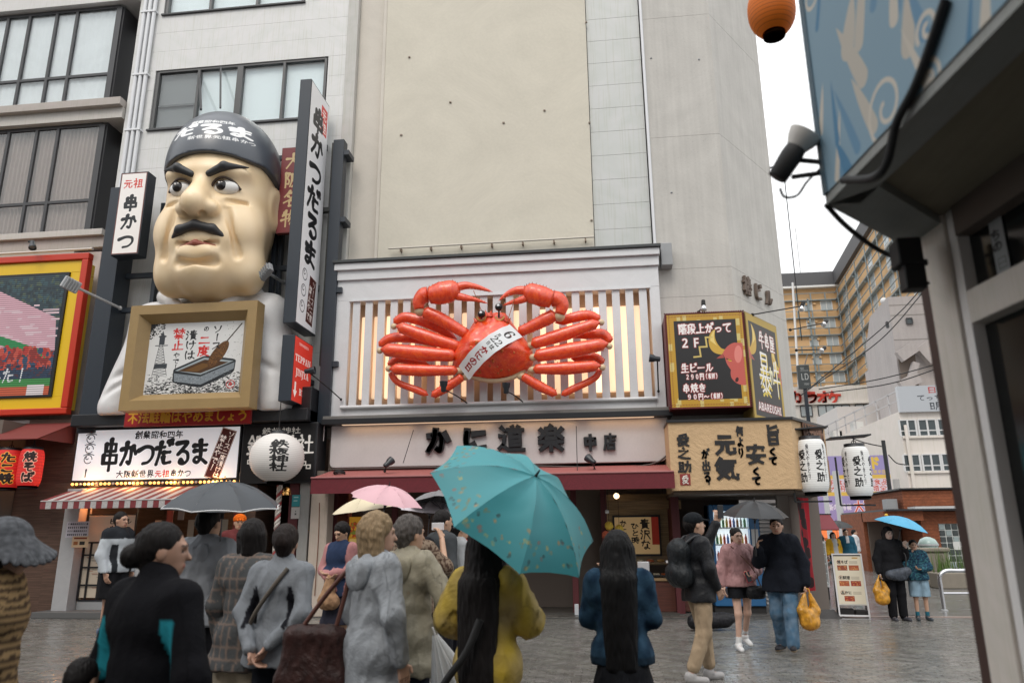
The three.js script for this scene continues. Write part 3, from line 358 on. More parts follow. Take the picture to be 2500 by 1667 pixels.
// ---------- left building with dark window bays ----------
const bA = thing('office_building', 'grey building with wide dark framed curtained window bays above the screen', 'building', [0, 0, 0]);
{
const L = -24, R = -11.8, zf = -15.5, zw = -15.95;
const wallM = mat(0.5, 0.46, 0.44, 0.75, { tex: 'stain', scale: 0.3 }), beamM = mat(0.62, 0.6, 0.58, 0.7, { tex: 'stain', scale: 0.3 });
const y1 = 8.88, y2 = 11.86, y3 = 12.5, y4 = 15.42;
obj('back_wall', [bx(L, R, 0, 22, -17.4, -17), bx(L, L + 0.4, 0, 22, -17, -15.9)], M.dark, bA);
obj('wall', bx(L, -12.55, 4, y1 - 0.5, -17, zf + 0.004), wallM, bA); obj('wall', bx(-12.549, -11.82, 4, y1 - 0.62, -17, zf + 0.002), mat(0.6, 0.545, 0.54, 0.7, { tex: 'stain', scale: 0.3 }), bA);
obj('floor_band', bx(L, R, y1 - 0.5, y1 - 0.22, -17, zf + 0.02), wallM, bA); obj('sill', bx(L, R, y1 - 0.22, y1 - 0.06, -17, zf + 0.12, 0.01), beamM, bA);
obj('floor_band', bx(L, R, y2 + 0.06, y3 - 0.28, -17, zf), beamM, bA); obj('sill', bx(L, R, y3 - 0.28, y3 - 0.07, -17, zf + 0.14, 0.01), wallM, bA);
obj('floor_band', bx(L, R, y4 + 0.06, 17, -17, zf), mat(0.7, 0.7, 0.71, 0.6, { tex: 'stain', scale: 0.3 }), bA);
const xsU = [-19.6, -17.9, -17.3, -15.7, -15.05, -14.25, -13.65, -12.42];
windows(bA, xsU, [y3, y3 + 0.86, y4], zw + 0.3, { fw: 0.08, wide: { 7: 0.16 } }); curtain(bA, L, -12.5, y3, y4, zw + 0.2, M.curtainPale, 0.2, 0.006, 'blind');
windows(bA, [-19.6, -17.9, -17.3, -15.7, -15.05, -14.25, -13.65, -12.42], [y1, y1 + 0.86, y2], zw + 0.3, { fw: 0.08, wide: { 7: 0.16 } }); curtain(bA, L, -12.5, y1, y2, zw + 0.16, M.curtainTan, 0.11, 0.03);
obj('side_screen', bx(-12.34, -12.3, y1, y4, -17, -15.7), M.frame, bA);
obj('pipe', bar(V(-24, 8.28, -15.35), V(-11.95, 8.28, -15.35), 0.035), mat(0.6, 0.56, 0.52, 0.6), bA);
}
// ---------- white clad building with the chef statue ----------
const bB = thing('clad_building', 'narrow white panel clad building behind the chef statue', 'building');
{
const L = -11.78, R = -5.98, z = -15.6; const W = [[-11.05, -6.48, 11.55, 13.27], [-11.05, -7.2, 14.97, 16.7]];
const ys = []; for (let i = 0; i <= 14; i++) ys.push(lerp(3.9, 11.55, i / 14)); for (let i = 1; i <= 3; i++) ys.push(lerp(11.55, 13.27, i / 3)); for (let i = 1; i <= 3; i++) ys.push(lerp(13.27, 14.97, i / 3)); for (let i = 1; i <= 4; i++) ys.push(lerp(14.97, 18, i / 4));
for (let i = 0; i < ys.length - 1; i++) { const w = W.find((w) => ys[i] >= w[2] - 0.01 && ys[i + 1] <= w[3] + 0.35 && ys[i] < w[3] - 0.05); const segs = w ? [[L, w[0] - 0.04], [w[1] + 0.04, R]] : [[L, R]]; for (const [a, b] of segs) obj('cladding_panel', bx(a, b, ys[i] + 0.0015, ys[i + 1] - 0.0015, -16, z + rr(-0.001, 0.001), 0.002), M.whitePanel, bB); }
obj('backing', bx(L + 0.01, R - 0.01, 3.9, 18, -16.8, -16.1), mat(0.25, 0.25, 0.25, 0.8), bB);
obj('corner_post', bx(-5.975, -5.7, 3.6, 18, -16.4, -15.56, 0.01), mat(0.6, 0.6, 0.585, 0.7, { tex: 'stain', scale: 0.3 }), bB);
const grey = mat(0.2, 0.205, 0.21, 0.7, { tex: 'plaster', scale: 2 }), pale = mat(0.8, 0.85, 0.87, 0.8);
windows(bB, [-11.02, -9.9, -8.78, -7.6, -6.51], [11.58, 13.24], z - 0.02, { fw: 0.07, frame: mat(0.09, 0.09, 0.09, 0.4), wide: { 2: 0.16 }, deep: 0.12 });
obj('blind', bx(-11, -9.92, 11.6, 13.2, -15.78, -15.76), grey, bB); obj('blind', bx(-9.88, -6.55, 11.6, 13.2, -15.8, -15.77), pale, bB); obj('rail', bx(-11, -9.92, 12.25, 12.3, -15.74, -15.7), M.frame, bB);
obj('open_sash', [beam(V(-9.85, 12.95, -15.58), V(-9.35, 11.62, -15.0), 0.05, 0.05), beam(V(-9.3, 13.2, -15.58), V(-8.85, 11.62, -15.0), 0.04, 0.04)], M.frame, bB);
windows(bB, [-11.02, -9.8, -8.5, -7.24], [15, 16.66], z - 0.02, { fw: 0.07, frame: mat(0.12, 0.12, 0.12, 0.4), deep: 0.12 }); obj('blind', bx(-11, -7.26, 15, 16.6, -15.8, -15.77), pale, bB);
obj('window_sill', bx(-11.12, -6.42, 11.5, 11.55, -15.8, -15.54, 0.008), M.frame, bB); obj('window_sill', bx(-11.12, -7.15, 14.92, 14.97, -15.8, -15.54, 0.008), M.frame, bB);
for (const x of [-11.58, -11.44, -11.3]) { obj('conduit', bar(V(x, 8.6, -15.52), V(x, 18, -15.52), 0.05, 10), M.pipeWhite, bB); for (const y of [11.5, 13.1, 15]) obj('conduit_bracket', bx(x - 0.07, x + 0.07, y, y + 0.05, -15.6, -15.46), M.pipeWhite, bB); obj('conduit_end', tube([V(x, 8.6, -15.52), V(x, 8.45, -15.5), V(x + 0.06, 8.3, -15.38)], 0.045, 8), M.blackMatt, bB); }
}
// ---------- crab restaurant building: upper wall ----------
const bC = thing('restaurant_building', 'tall beige rendered wall with white panel strip above the crab sign', 'building');
{
const xL = P(888, 0, -15.6).x, xP = P(935, 300, -15.6).x, xM = P(1428, 0, -15.6).x, xR = P(1560, 0, -15.6).x;
obj('recess_strip', bx(-5.7, xP - 0.1, 7.2, 18, -16.4, -15.72, 0.01), M.beigeSmooth, bC); obj('sloping_sill', bx(-5.7, xP - 0.11, 7.2, 7.55, -15.95, -15.58, 0.05), M.beigeSmooth, bC);
obj('pilaster', bx(xP - 0.1, xP, 7.2, 18, -16.4, -15.6, 0.02), M.beigeSmooth, bC);
obj('render_panel', bx(xP + 0.003, xM, 7.2, 18, -16.4, -15.57, 0.012), M.beige, bC);
const ys = []; for (let y = 6.95; y < 18; y += 0.615) ys.push(y); ys.forEach((y, i) => obj('wall_panel', bx(xM + 0.012, xR - 0.03, y + 0.002, y + 0.613, -16.4, -15.66, 0.004), M.strip, bC));
obj('downpipe', bar(V(xR + 0.02, 6.9, -15.56), V(xR + 0.02, 18, -15.56), 0.035, 10), M.pipeWhite, bC);
const a = P(948, 607, -15.45), b = P(1450, 578, -15.45); obj('rail_bar', bar(a, b, 0.022), M.beigeSmooth, bC); for (let i = 0; i < 7; i++) { const t = 0.06 + i * 0.15; obj('rail_bracket', bx(lerp(a.x, b.x, t) - 0.015, lerp(a.x, b.x, t) + 0.015, a.y - 0.07, a.y + 0.01, -15.58, -15.44), mat(0.2, 0.14, 0.1, 0.6), bC); }
for (const [px, py] of [[1432, 55], [1440, 300], [1445, 538], [1330, 270], [1100, 250], [980, 330], [1230, 300], [1000, 140]]) obj('wall_bolt', bx(P(px, py, -15.57).x - 0.03, P(px, py, -15.57).x + 0.02, P(px, py, -15.57).y - 0.015, P(px, py, -15.57).y + 0.015, -15.58, -15.54), mat(0.25, 0.2, 0.16, 0.7), bC);
obj('core', bx(-5.6, 1.3, 0, 18, -24, -16.6), M.dark, bC);
}
// ---------- chamfered concrete tower ----------
const cham = new THREE.Vector2(Math.sin(35 * Math.PI / 180), -Math.cos(35 * Math.PI / 180)), chamN = V(Math.cos(35 * Math.PI / 180), 0, Math.sin(35 * Math.PI / 180));
const towerCorner = V(2.98, 0, -15.6);
const bD = thing('concrete_tower', 'tall pale concrete corner tower with a chamfered face beside the sky', 'building');
{
const far = [2.98 + cham.x * 2.84, -15.6 + cham.y * 2.84]; const pts = [[1.38, -15.6], [2.98, -15.6], far, [far[0] + 0.05, -26], [1.38, -26]];
const ys = [3.4, P(1794, 719, -15.6).y, P(1787, 650, -15.6).y, P(1756, 326, -15.6).y, 13.55, 20];
for (let i = 0; i < ys.length - 1; i++) obj('wall_block', prism(pts, ys[i] + 0.003, ys[i + 1] - 0.003), M.concrete, bD);
const ins = pts.map(([x, z], i) => [x + (i < 1 || i > 3 ? 0.012 : -0.014), z - (i < 2 ? 0.012 : 0)]); obj('joint_core', prism(ins, 3.4, 20), M.concreteDark, bD);
const o = V(towerCorner.x, 0, towerCorner.z); const dir = V(cham.x, 0, cham.y);
[['椿', 0.62, 0], ['ビ', 1.2, 0], ['ル', 1.78, 0]].forEach(([ch, s]) => { const g = join(letterGeo(ch, 0.34, 0.42, 0.05, 0.045)); g.rotateY(Math.atan2(chamN.x, chamN.z)); const p = o.clone().addScaledVector(dir, s).addScaledVector(chamN, 0.02); g.translate(p.x, (ys[1] + ys[2]) / 2 + 0.02, p.z); obj('raised_letter', g, mat(0.16, 0.12, 0.1, 0.7, { tex: 'stain', scale: 1 }), bD); });
obj('bracket_pipe', bar(V(far[0], 10.6, far[1]), V(far[0] + 0.5, 10.6, far[1]), 0.03), M.greyPaint, bD); obj('cable', bar(V(far[0] + 0.33, 10.6, far[1]), V(far[0] + 0.31, 6, far[1]), 0.012, 5), M.rubber, bD);
obj('duct_box', bx(P(1612, 590, -15.3).x, P(1640, 590, -15.3).x, P(1625, 647, -15.3).y, P(1625, 592, -15.3).y, -15.6, -15.3, 0.02), M.greyPaint, bD);
for (const [px, py] of [[1590, 142], [1707, 145], [1640, 470]]) { const p = P(px, py, -15.6); obj('wall_bolt', ball(p.x, p.y, p.z, 0.025, 8, 6), M.greyPaint, bD); }
}
// ---------- crab restaurant front ----------
const warm = [1, 0.62, 0.32];
const crabBox = thing('slatted_sign_box', 'white framed box of upright slats lit warm from inside behind the crab', 'sign box');
{
const x0 = -5.78, x1 = 1.42, W = M.paintWhite;
obj('roof_cap', bx(x0 - 0.03, x1 + 0.03, 7.46, 7.53, -16, -15.02, 0.01), mat(0.035, 0.04, 0.042, 0.5), crabBox);
obj('cornice', bx(x0, x1, 7.3, 7.459, -15.6, -15.07, 0.012), W, crabBox); obj('cornice', bx(x0 + 0.02, x1 - 0.02, 7.08, 7.299, -15.6, -15.14, 0.012), W, crabBox);
obj('top_panel', bx(x0 + 0.04, x1 - 0.04, 6.62, 7.079, -15.6, -15.2, 0.008), W, crabBox); obj('jamb', bx(x0 + 0.04, -5.41, 4.0, 6.619, -15.6, -15.2, 0.008), W, crabBox); obj('jamb', bx(1.17, x1 - 0.04, 4.0, 6.619, -15.6, -15.2, 0.008), W, crabBox);
obj('opening_trim', [bx(-5.43, 1.19, 6.585, 6.615, -15.3, -15.17)], W, crabBox);
obj('bottom_rail', bx(-5.409, 1.169, 4.0, 4.2, -15.6, -15.2, 0.008), W, crabBox); obj('rail_tube', bar(V(-5.5, 4.2, -15.15), V(1.2, 4.2, -15.15), 0.04, 10), W, crabBox);
obj('interior', [bx(-5.41, 1.17, 4.2, 6.62, -15.62, -15.58), bx(-5.41, 1.17, 4.16, 4.2, -15.6, -15.25)], mat(0.55, 0.42, 0.32, 0.8, { tex: 'plaster', scale: 0.5 }), crabBox);
const N = 23, pitch = 6.58 / N;
for (let i = 0; i < N; i++) { const x = -5.41 + (i + 0.5) * pitch; obj('slat', bx(x - 0.083, x + 0.083, 4.19, 6.6, -15.27, -15.22, 0.006), W, crabBox); }
for (const [i, k] of [[1, 0.7], [2, 0.5], [3, 0.9], [4, 0.6], [5, 0.8], [7, 0.7], [8, 0.4], [9, 0.6], [13, 0.7], [15, 0.9], [16, 0.6], [17, 0.9], [18, 0.6], [19, 1.4], [20, 0.7], [21, 0.8], [22, 0.6]]) {
const x = -5.41 + i * pitch; obj('lamp_diffuser', bx(x - 0.09, x + 0.09, 4.42, 6.3, -15.53, -15.45, 0.03), glow(1, 0.66, 0.4, 1.15 * k, [0.7, 0.6, 0.5]), crabBox);
const l = new THREE.RectAreaLight(new THREE.Color(...warm), 5 * k, 0.1, 1.7); l.position.set(x, 5.4, -15.55); l.lookAt(x, 5.4, -16.5); scene.add(l);
}
// ledge and black fascia
const led = obj('ledge', bx(x0 - 0.05, x1 + 0.05, 3.93, 4.0, -15.6, -15.02, 0.01), mat(0.2, 0.195, 0.19, 0.6, { tex: 'stain', scale: 0.5 }), crabBox);
obj('fascia', bx(x0 - 0.05, x1 + 0.05, 3.81, 3.929, -15.5, -14.95, 0.01), M.black, crabBox);
obj('drain_pipe', [bar(V(-5.88, 3.5, -15.2), V(-5.88, 7, -15.2), 0.04, 10)], W, crabBox);
}
const nameBoard = thing('name_board', 'long off white restaurant name board with black raised characters under the slats', 'sign');
{
const s = new THREE.Shape(), X0 = -5.67, X1 = 1.36, Y0 = 2.94, Y1 = 3.8, r = 0.22; s.moveTo(X0 + 0.1, Y0); s.lineTo(X1 - r, Y0); s.quadraticCurveTo(X1, Y0, X1, Y0 + r); s.lineTo(X1, Y1); s.lineTo(X0, Y1); s.lineTo(X0, Y0 + 0.1); s.quadraticCurveTo(X0, Y0, X0 + 0.1, Y0);
const bm = mat(0.62, 0.585, 0.58, 0.5, { tex: 'plaster', scale: 0.3 });
obj('board', new THREE.ExtrudeGeometry(s, { depth: 0.1, bevelSize: 0.015, bevelThickness: 0.015, bevelSegments: 2 }).translate(0, 0, -15.3), bm, nameBoard);
obj('edge_pipe', tube([V(X0, Y0 - 0.05, -15.15), V(-2, Y0 - 0.045, -15.13), V(X1 - 0.25, Y0 - 0.04, -15.14), V(X1 + 0.02, Y0 + 0.2, -15.14), V(X1 + 0.04, Y1, -15.16)], 0.018, 40), mat(0.06, 0.04, 0.035, 0.5), nameBoard);
for (const [ch, a, b, c, d, wt] of [['か', 1039, 1045, 1099, 1107, 0.105], ['に', 1130, 1043, 1188, 1105, 0.11], ['道', 1216, 1040, 1281, 1103, 0.074], ['楽', 1313, 1039, 1378, 1101, 0.08], ['中', 1424, 1061, 1459, 1099, 0.055], ['店', 1473, 1059, 1507, 1099, 0.042]]) {
const p = P(a, b, -15.13), q = P(c, d, -15.13); const g = join(letterGeo(ch, (q.x - p.x) * 1.0, p.y - q.y, 0.06, wt)); g.translate((p.x + q.x) / 2, (p.y + q.y) / 2, -15.17); obj('raised_character', g, M.black, nameBoard);
}
const lm = obj("strip_lamp", bx(-5.4, 1.1, 3.8, 3.81, -15.1, -15.02), glow(1, 0.66, 0.4, 0.5), nameBoard);
for (const x of [-4.6, -2.9, -1.2, 0.5]) { const l = new THREE.RectAreaLight(new THREE.Color(...warm), 5, 1.4, 0.04); l.position.set(x, 3.78, -15.06); l.lookAt(x, 2.9, -15.25); scene.add(l); }
}
const spotProto = (() => { // small black cone spotlight, lamp end at origin pointing +z
const g = [lathe([[0.02, -0.2], [0.05, -0.19], [0.055, -0.1], [0.075, -0.06], [0.085, 0.02], [0.08, 0.02], [0.07, -0.05]], 14).rotateX(Math.PI / 2)];
return join(g);
})();
function spotlight(label, at, aim, foot, group) {
const t = thing('spotlight', label, 'lamp', [at.x, at.y, at.z], 0, group);
const hd = obj('lamp_head', spotProto.clone(), mat(0.02, 0.024, 0.03, 0.35), t); hd.lookAt(aim); hd.updateMatrixWorld();
const len = obj('lens', new THREE.CircleGeometry(0.066, 14).translate(0, 0, -0.01), mat(0.25, 0.26, 0.27, 0.15), t); len.lookAt(aim);
const f = foot.clone().sub(at), back = aim.clone().sub(at).normalize().multiplyScalar(-0.14); obj('arm', tube([back, back.clone().lerp(f, 0.5).add(V(0, 0.02, 0)), f], 0.014, 10), M.rubber, t); obj('foot', ball(f.x, f.y, f.z, 0.03, 8, 6), M.rubber, t);
return t;
}
const crabAim = P(1205, 850, -14.8);
spotlight('black cone spotlight below the crab, in front of its lower leg', P(1083, 933, -14.3), P(1089, 700, -14.1), P(1142, 985, -15.15), 'spotlights round the crab');
spotlight('black cone spotlight under the middle of the crab shell', P(1236, 937, -14.3), P(1240, 700, -14.1), P(1278, 982, -15.15), 'spotlights round the crab');
spotlight('black spotlight on a thin arm at the slat box end beside the black menu sign', P(1588, 874, -14.6), P(1400, 850, -14.6), P(1608, 955, -15.15), 'spotlights round the crab');
spotlight('black spotlight on a bent arm beside the red stairway sign', P(766, 904, -14.3), P(1205, 850, -14.6), P(832, 975, -15.15), 'spotlights round the crab');
spotlight('black spotlight standing on the red awning below the long blank end of the name board', P(955, 1124, -14.6), P(1010, 1075, -15), P(939, 1150, -14.75), 'spotlights on the awning');
spotlight('black spotlight standing on the red awning under the two small characters', P(1436, 1118, -14.6), P(1380, 1075, -15), P(1452, 1146, -14.75), 'spotlights on the awning');
// awning
{
const t = thing('red_awning', 'long faded red canvas awning with dark red front over the crab shop', 'awning'); const X0 = -5.66, X1 = 1.34;
const top = quadGeo(V(X0, 2.63, -14.15), V(X1, 2.63, -14.15), V(X1, 2.86, -15.25), V(X0, 2.86, -15.25));
obj('canvas_top', bx(X0, X1, -0.008, 0.008, 0, 1.124).rotateX(Math.atan2(0.23, 1.1)).translate(0, 2.86, -15.25), mat(0.38, 0.12, 0.115, 0.75, { tex: 'stain', scale: 0.7 }), t);
obj('valance', bx(X0, X1, 2.335, 2.64, -14.165, -14.15), mat(0.17, 0.012, 0.022, 0.7, { tex: 'fabric', scale: 0.7 }), t);
for (const x of [X0, X1]) { const s = new THREE.Shape([new THREE.Vector2(14.15, 2.335), new THREE.Vector2(14.15, 2.63), new THREE.Vector2(15.25, 2.85), new THREE.Vector2(15.25, 2.6)]); obj('end_flap', new THREE.ExtrudeGeometry(s, { depth: 0.006, bevelEnabled: false }).rotateY(Math.PI / 2).translate(x, 0, 0), mat(0.15, 0.015, 0.022, 0.7), t); }
obj('front_bar', bar(V(X0, 2.64, -14.15), V(X1, 2.64, -14.15), 0.02), mat(0.28, 0.1, 0.1, 0.5), t);
tag(obj('cable_coil', [new THREE.TorusGeometry(0.11, 0.016, 6, 20).rotateX(1.35).translate(-5.25, 2.76, -14.6), new THREE.TorusGeometry(0.1, 0.014, 6, 20).rotateX(1.35).translate(-5.24, 2.785, -14.6)], M.rubber), 'coil of black cable lying on the red awning end', 'cable');
for (const [a, b, c, d] of [[1009, 1050, 984, 1130], [1407, 1040, 1410, 1160]]) obj('stay_wire', bar(P(a, b, -15.1), P(c, d, -14.5), 0.008, 5), M.rubber, t);
}
// ---------- the crab ----------
{
const crab = thing('crab_sculpture', 'giant glossy red orange crab mounted on the slatted box', 'crab sculpture', [0, 0, 0]);
const shellTex = srgb(noiseTex(512, (u, v) => { const a = fbm(u, v, 6, 4, 21), d = fbm(u, v, 44, 2, 25); let c = [0.9 + 0.08 * a, 0.26 + 0.14 * a, 0.05 + 0.035 * a]; if (d > 0.4) c = c.map((q, i) => lerp(q, [0.96, 0.62, 0.4][i], 0.8)); return c; }));
const shellM = (rep, g = 1) => { const m = new THREE.MeshPhysicalMaterial({ map: shellTex.clone(), roughness: 0.3, clearcoat: 0.8, clearcoatRoughness: 0.18, bumpMap: shareTex('coarse', 1.3), bumpScale: 0.006 }); m.map.repeat.set(rep, rep); m.map.needsUpdate = true; m.color.setRGB(g, g * 0.96, g * 0.95); return m; };
const shell = shellM(0.55), cream = mat(0.62, 0.47, 0.3, 0.45), spikeM = mat(0.35, 0.05, 0.015, 0.4);
const S = 1.19 / 123; // metres per photo pixel at the crab
function limb(pts, radii, flat = 0.8, seg = 22, ring = 14) {
const c = new THREE.CatmullRomCurve3(pts, false, 'centripetal'), pos = [], uv = [], idx = []; const n = seg;
for (let i = 0; i <= n; i++) {
const t = i / n, p = c.getPoint(t), tg = c.getTangent(t), side = V(0, 0, 1).cross(tg).normalize(), nm = tg.clone().cross(side).normalize(); const f = t * (radii.length - 1), k = Math.min(radii.length - 2, Math.floor(f)); let r = lerp(radii[k], radii[k + 1], f - k) * S; const cap = Math.min(t, 1 - t) * n; if (cap < 1) r *= 0.55; if (cap === 0) r *= 0.1;
for (let j = 0; j <= ring; j++) { const a = j / ring * 6.2832, w = r * (1 + 0.03 * noise3(p.x * 9, p.y * 9, a)); const q = p.clone().addScaledVector(side, Math.cos(a) * w).addScaledVector(nm, -Math.sin(a) * w * flat); pos.push(q.x, q.y, q.z); uv.push(j / ring * 2, t * 3); }
}
for (let i = 0; i < n; i++) for (let j = 0; j < ring; j++) { const a = i * (ring + 1) + j, b = a + ring + 1; idx.push(a, a + 1, b, b, a + 1, b + 1); }
const g = new THREE.BufferGeometry(); g.setAttribute('position', new THREE.Float32BufferAttribute(pos, 3)); g.setAttribute('uv', new THREE.Float32BufferAttribute(uv, 2)); g.setIndex(idx); g.computeVertexNormals(); return g;
}
function spikes(pts, radii, sides, count, size = 4) {
const c = new THREE.CatmullRomCurve3(pts, false, 'centripetal'), out = [];
for (const s of sides) for (let i = 1; i < count; i++) { const t = i / count, p = c.getPoint(t), tg = c.getTangent(t), side = V(0, 0, 1).cross(tg).normalize(); const f = t * (radii.length - 1), k = Math.min(radii.length - 2, Math.floor(f)), r = lerp(radii[k], radii[k + 1], f - k) * S; const a = p.clone().addScaledVector(side, s * r * 0.92).add(V(0, 0, rr(-0.03, 0.05))); out.push(bar(a, a.clone().addScaledVector(side, s * size * S).add(V(0, 0, 0.01)), size * 0.32 * S, 5, 0.001)); }
return out;
}
const L = (list, z) => list.map(([x, y], i) => P(x, y, Array.isArray(z) ? z[i] : z));
function leg(name, front, fr, back, br, tip, tr, zf = -14.72, zb = -14.98, hinge) {
const g = new THREE.Group(); g.name = name; crab.add(g);
const fp = L(front, zf), bp = back && L(back, zb);
obj('upper_segment', [limb(fp, fr, 0.75)], shell, g, { uv: true }); bits('thorns', spikes(fp, fr, [-1, 1], 11, 3.2), spikeM, g);
if (bp) { obj('lower_segment', limb(bp, br, 0.7), shell, g, { uv: true }); bits('thorns', spikes(bp, br, [1, -1], 9, 3), spikeM, g); }
if (tip) obj('tip_segment', limb(L(tip, -14.82), tr, 0.7), shell, g, { uv: true });
if (hinge) { const h = P(...hinge, zf - 0.05); obj('joint', new THREE.SphereGeometry(7 * S, 10, 8).translate(h.x, h.y, h.z), cream, g); }
const b = fp[0]; obj('joint', new THREE.SphereGeometry(9 * S, 10, 8).scale(1.3, 0.9, 0.8).translate(b.x, b.y, b.z - 0.08), cream, g);
}
// legs folded at the sides, from top to bottom
leg('leg', [[1124, 848], [1045, 823], [966, 795]], [12, 15, 12], [[960, 788], [985, 775], [1014, 779], [1063, 797], [1116, 828]], [8, 12, 12, 12, 8], null, null, -14.7, -14.98, [961, 797]);
leg('leg', [[1114, 868], [1020, 862], [928, 852]], [13, 17, 14], [[924, 845], [950, 827], [992, 824], [1045, 832], [1080, 845]], [8, 11, 12, 11, 7], null, null, -14.66, -14.98, [927, 856]);
leg('leg', [[1118, 904], [1030, 904], [950, 900]], [10, 13, 12], [[947, 894], [969, 878], [1000, 881], [1050, 892]], [7, 9, 9, 6], [[953, 908], [960, 922], [972, 934], [1022, 954], [1046, 965]], [6, 7, 7, 8, 6], -14.64, -14.96, [948, 900]);
leg('leg', [[1131, 918], [1090, 945], [1052, 968]], [9, 11, 8], null, null, null, null, -14.72);
leg('leg', [[1296, 841], [1380, 815], [1466, 786]], [12, 15, 11], [[1466, 780], [1440, 770], [1414, 772], [1355, 788]], [8, 11, 12, 10], null, null, -14.7, -14.98, [1468, 787]);
leg('leg', [[1303, 870], [1395, 855], [1486, 838]], [13, 17, 13], [[1492, 836], [1475, 817], [1435, 815], [1333, 813]], [8, 11, 12, 9], null, null, -14.66, -14.98, [1488, 845]);
leg('leg', [[1301, 901], [1385, 899], [1468, 892]], [10, 14, 11], [[1474, 887], [1455, 872], [1394, 876]], [7, 9, 8], [[1466, 900], [1455, 920], [1394, 952], [1370, 965]], [6, 7, 8, 6], -14.64, -14.96, [1471, 897]);
leg('leg', [[1274, 917], [1318, 943], [1361, 964]], [9, 11, 8], null, null, null, null, -14.72);
function claw(arm, ar, wrist, wr, palm, pr, fu, fl) {
const g = new THREE.Group(); g.name = 'claw'; crab.add(g); const A = L(arm, -14.7), Wp = L(wrist, -14.62), Pm = L(palm, -14.55);
obj('arm', limb(A, ar, 0.8), shell, g, { uv: true }); bits('thorns', spikes(A, ar, [-1, 1], 10, 4), spikeM, g); obj('wrist', limb(Wp, wr, 0.85), shell, g, { uv: true }); obj('palm', limb(Pm, pr, 0.75), shell, g, { uv: true }); bits('thorns', [...spikes(Pm, pr, [-1, 1], 12, 4), ...spikes(Pm, pr.map((r) => r * 0.7), [-1, 1], 12, 5)], spikeM, g);
obj('finger', limb(L(fu, -14.55), [10, 9, 6, 1.5], 0.7), shell, g, { uv: true }); obj('finger', limb(L(fl, -14.55), [9, 8, 5, 1.5], 0.7), shell, g, { uv: true });
bits('teeth', [...spikes(L(fu, -14.55), [8, 7, 5, 1], [arm[0][0] < 1200 ? -1 : 1], 12, 3), ...spikes(L(fl, -14.55), [8, 7, 5, 1], [arm[0][0] < 1200 ? 1 : -1], 12, 3)], cream, g);
const h = Wp[0]; obj('joint', new THREE.SphereGeometry(12 * S, 12, 8).translate(h.x, h.y, h.z - 0.06), cream, g);
}
claw([[1142, 818], [1106, 796], [1070, 776], [1028, 757]], [11, 13, 15, 14], [[1023, 757], [1023, 738], [1034, 722], [1048, 718]], [10, 15, 18, 18], [[1044, 722], [1075, 716], [1105, 711], [1124, 712]], [18, 26, 25, 12], [[1112, 703], [1135, 697], [1165, 701], [1204, 713]], [[1112, 722], [1135, 727], [1158, 731], [1192, 741]]);
claw([[1265, 812], [1300, 796], [1330, 781], [1360, 765]], [11, 13, 15, 14], [[1366, 770], [1372, 745], [1362, 732], [1346, 728]], [10, 15, 18, 18], [[1352, 733], [1325, 724], [1295, 715], [1276, 714]], [18, 23, 22, 11], [[1284, 709], [1262, 709], [1240, 717], [1216, 735]], [[1286, 727], [1270, 733], [1252, 737], [1227, 746]]);
// shell
const cx = 1203, prof = [[768, 30], [778, 36], [790, 44], [805, 52], [822, 66], [845, 79], [868, 88], [890, 88], [908, 76], [920, 52], [928, 12]];
const pos = [], uv = [], idx = [], NA = 48, NB = 40; const hw = (y) => { for (let i = 0; i < prof.length - 1; i++) if (y <= prof[i + 1][0]) return lerp(prof[i][1], prof[i + 1][1], (y - prof[i][0]) / (prof[i + 1][0] - prof[i][0])); return 0; };
for (let i = 0; i <= NB; i++) { const y = lerp(768, 928, i / NB), w = Math.max(hw(y), 0.5), t = i / NB, dome = 0.62 * Math.pow(Math.sin(Math.PI * (0.08 + 0.9 * t)), 0.7); const c = P(cx, y, -14.9);
for (let j = 0; j <= NA; j++) { const a = j / NA * 6.2832, sx = Math.sin(a), cz = Math.cos(a); let x = sx * w * S, z = cz > 0 ? cz * dome * (w / 88 * 0.6 + 0.4) : cz * 0.12; const n = noise3(x * 3.4, c.y * 3.4, 1) * 0.028 + noise3(x * 9, c.y * 9, 4) * 0.012; if (cz > 0) z += n * cz + 0.05 * cz * Math.abs(sx) * (1 - t) - 0.06 * cz * Math.exp(-Math.pow((Math.abs(x) - 0.18) / 0.06, 2)) * Math.exp(-Math.pow((t - 0.45) / 0.2, 2)); pos.push(c.x + x * (1 + 0.02 * noise3(a * 3, t * 9, 0)), c.y, c.z + z); uv.push(x * 1.4, c.y * 1.4); } }
for (let i = 0; i < NB; i++) for (let j = 0; j < NA; j++) { const a = i * (NA + 1) + j, b = a + NA + 1; idx.push(a, b, a + 1, b, b + 1, a + 1); }
const bg = new THREE.BufferGeometry(); bg.setAttribute('position', new THREE.Float32BufferAttribute(pos, 3)); bg.setAttribute('uv', new THREE.Float32BufferAttribute(uv, 2)); bg.setIndex(idx); bg.computeVertexNormals();
const carap = obj('carapace', bg, shell, crab, { uv: true });
const bumps = []; for (let i = 0; i < 34; i++) { const u = rr(-0.85, 0.85), py = rr(835, 915), w = hw(py); const c = P(cx + u * w, py, -14.9); const t = (py - 768) / 160, dome = 0.62 * Math.pow(Math.sin(Math.PI * (0.08 + 0.9 * t)), 0.7) * (w / 88 * 0.6 + 0.4) * Math.sqrt(1 - u * u); bumps.push(new THREE.SphereGeometry(rr(0.02, 0.04), 8, 6).translate(c.x, c.y, c.z + dome - 0.008)); } bits('warts', bumps, mat(0.6, 0.14, 0.03, 0.4), carap);
obj('belly_rim', tube([[1128, 905], [1160, 922], [1203, 930], [1250, 922], [1282, 902]].map(([x, y]) => P(x, y, -14.83)), 0.05, 30, 8), cream, carap);
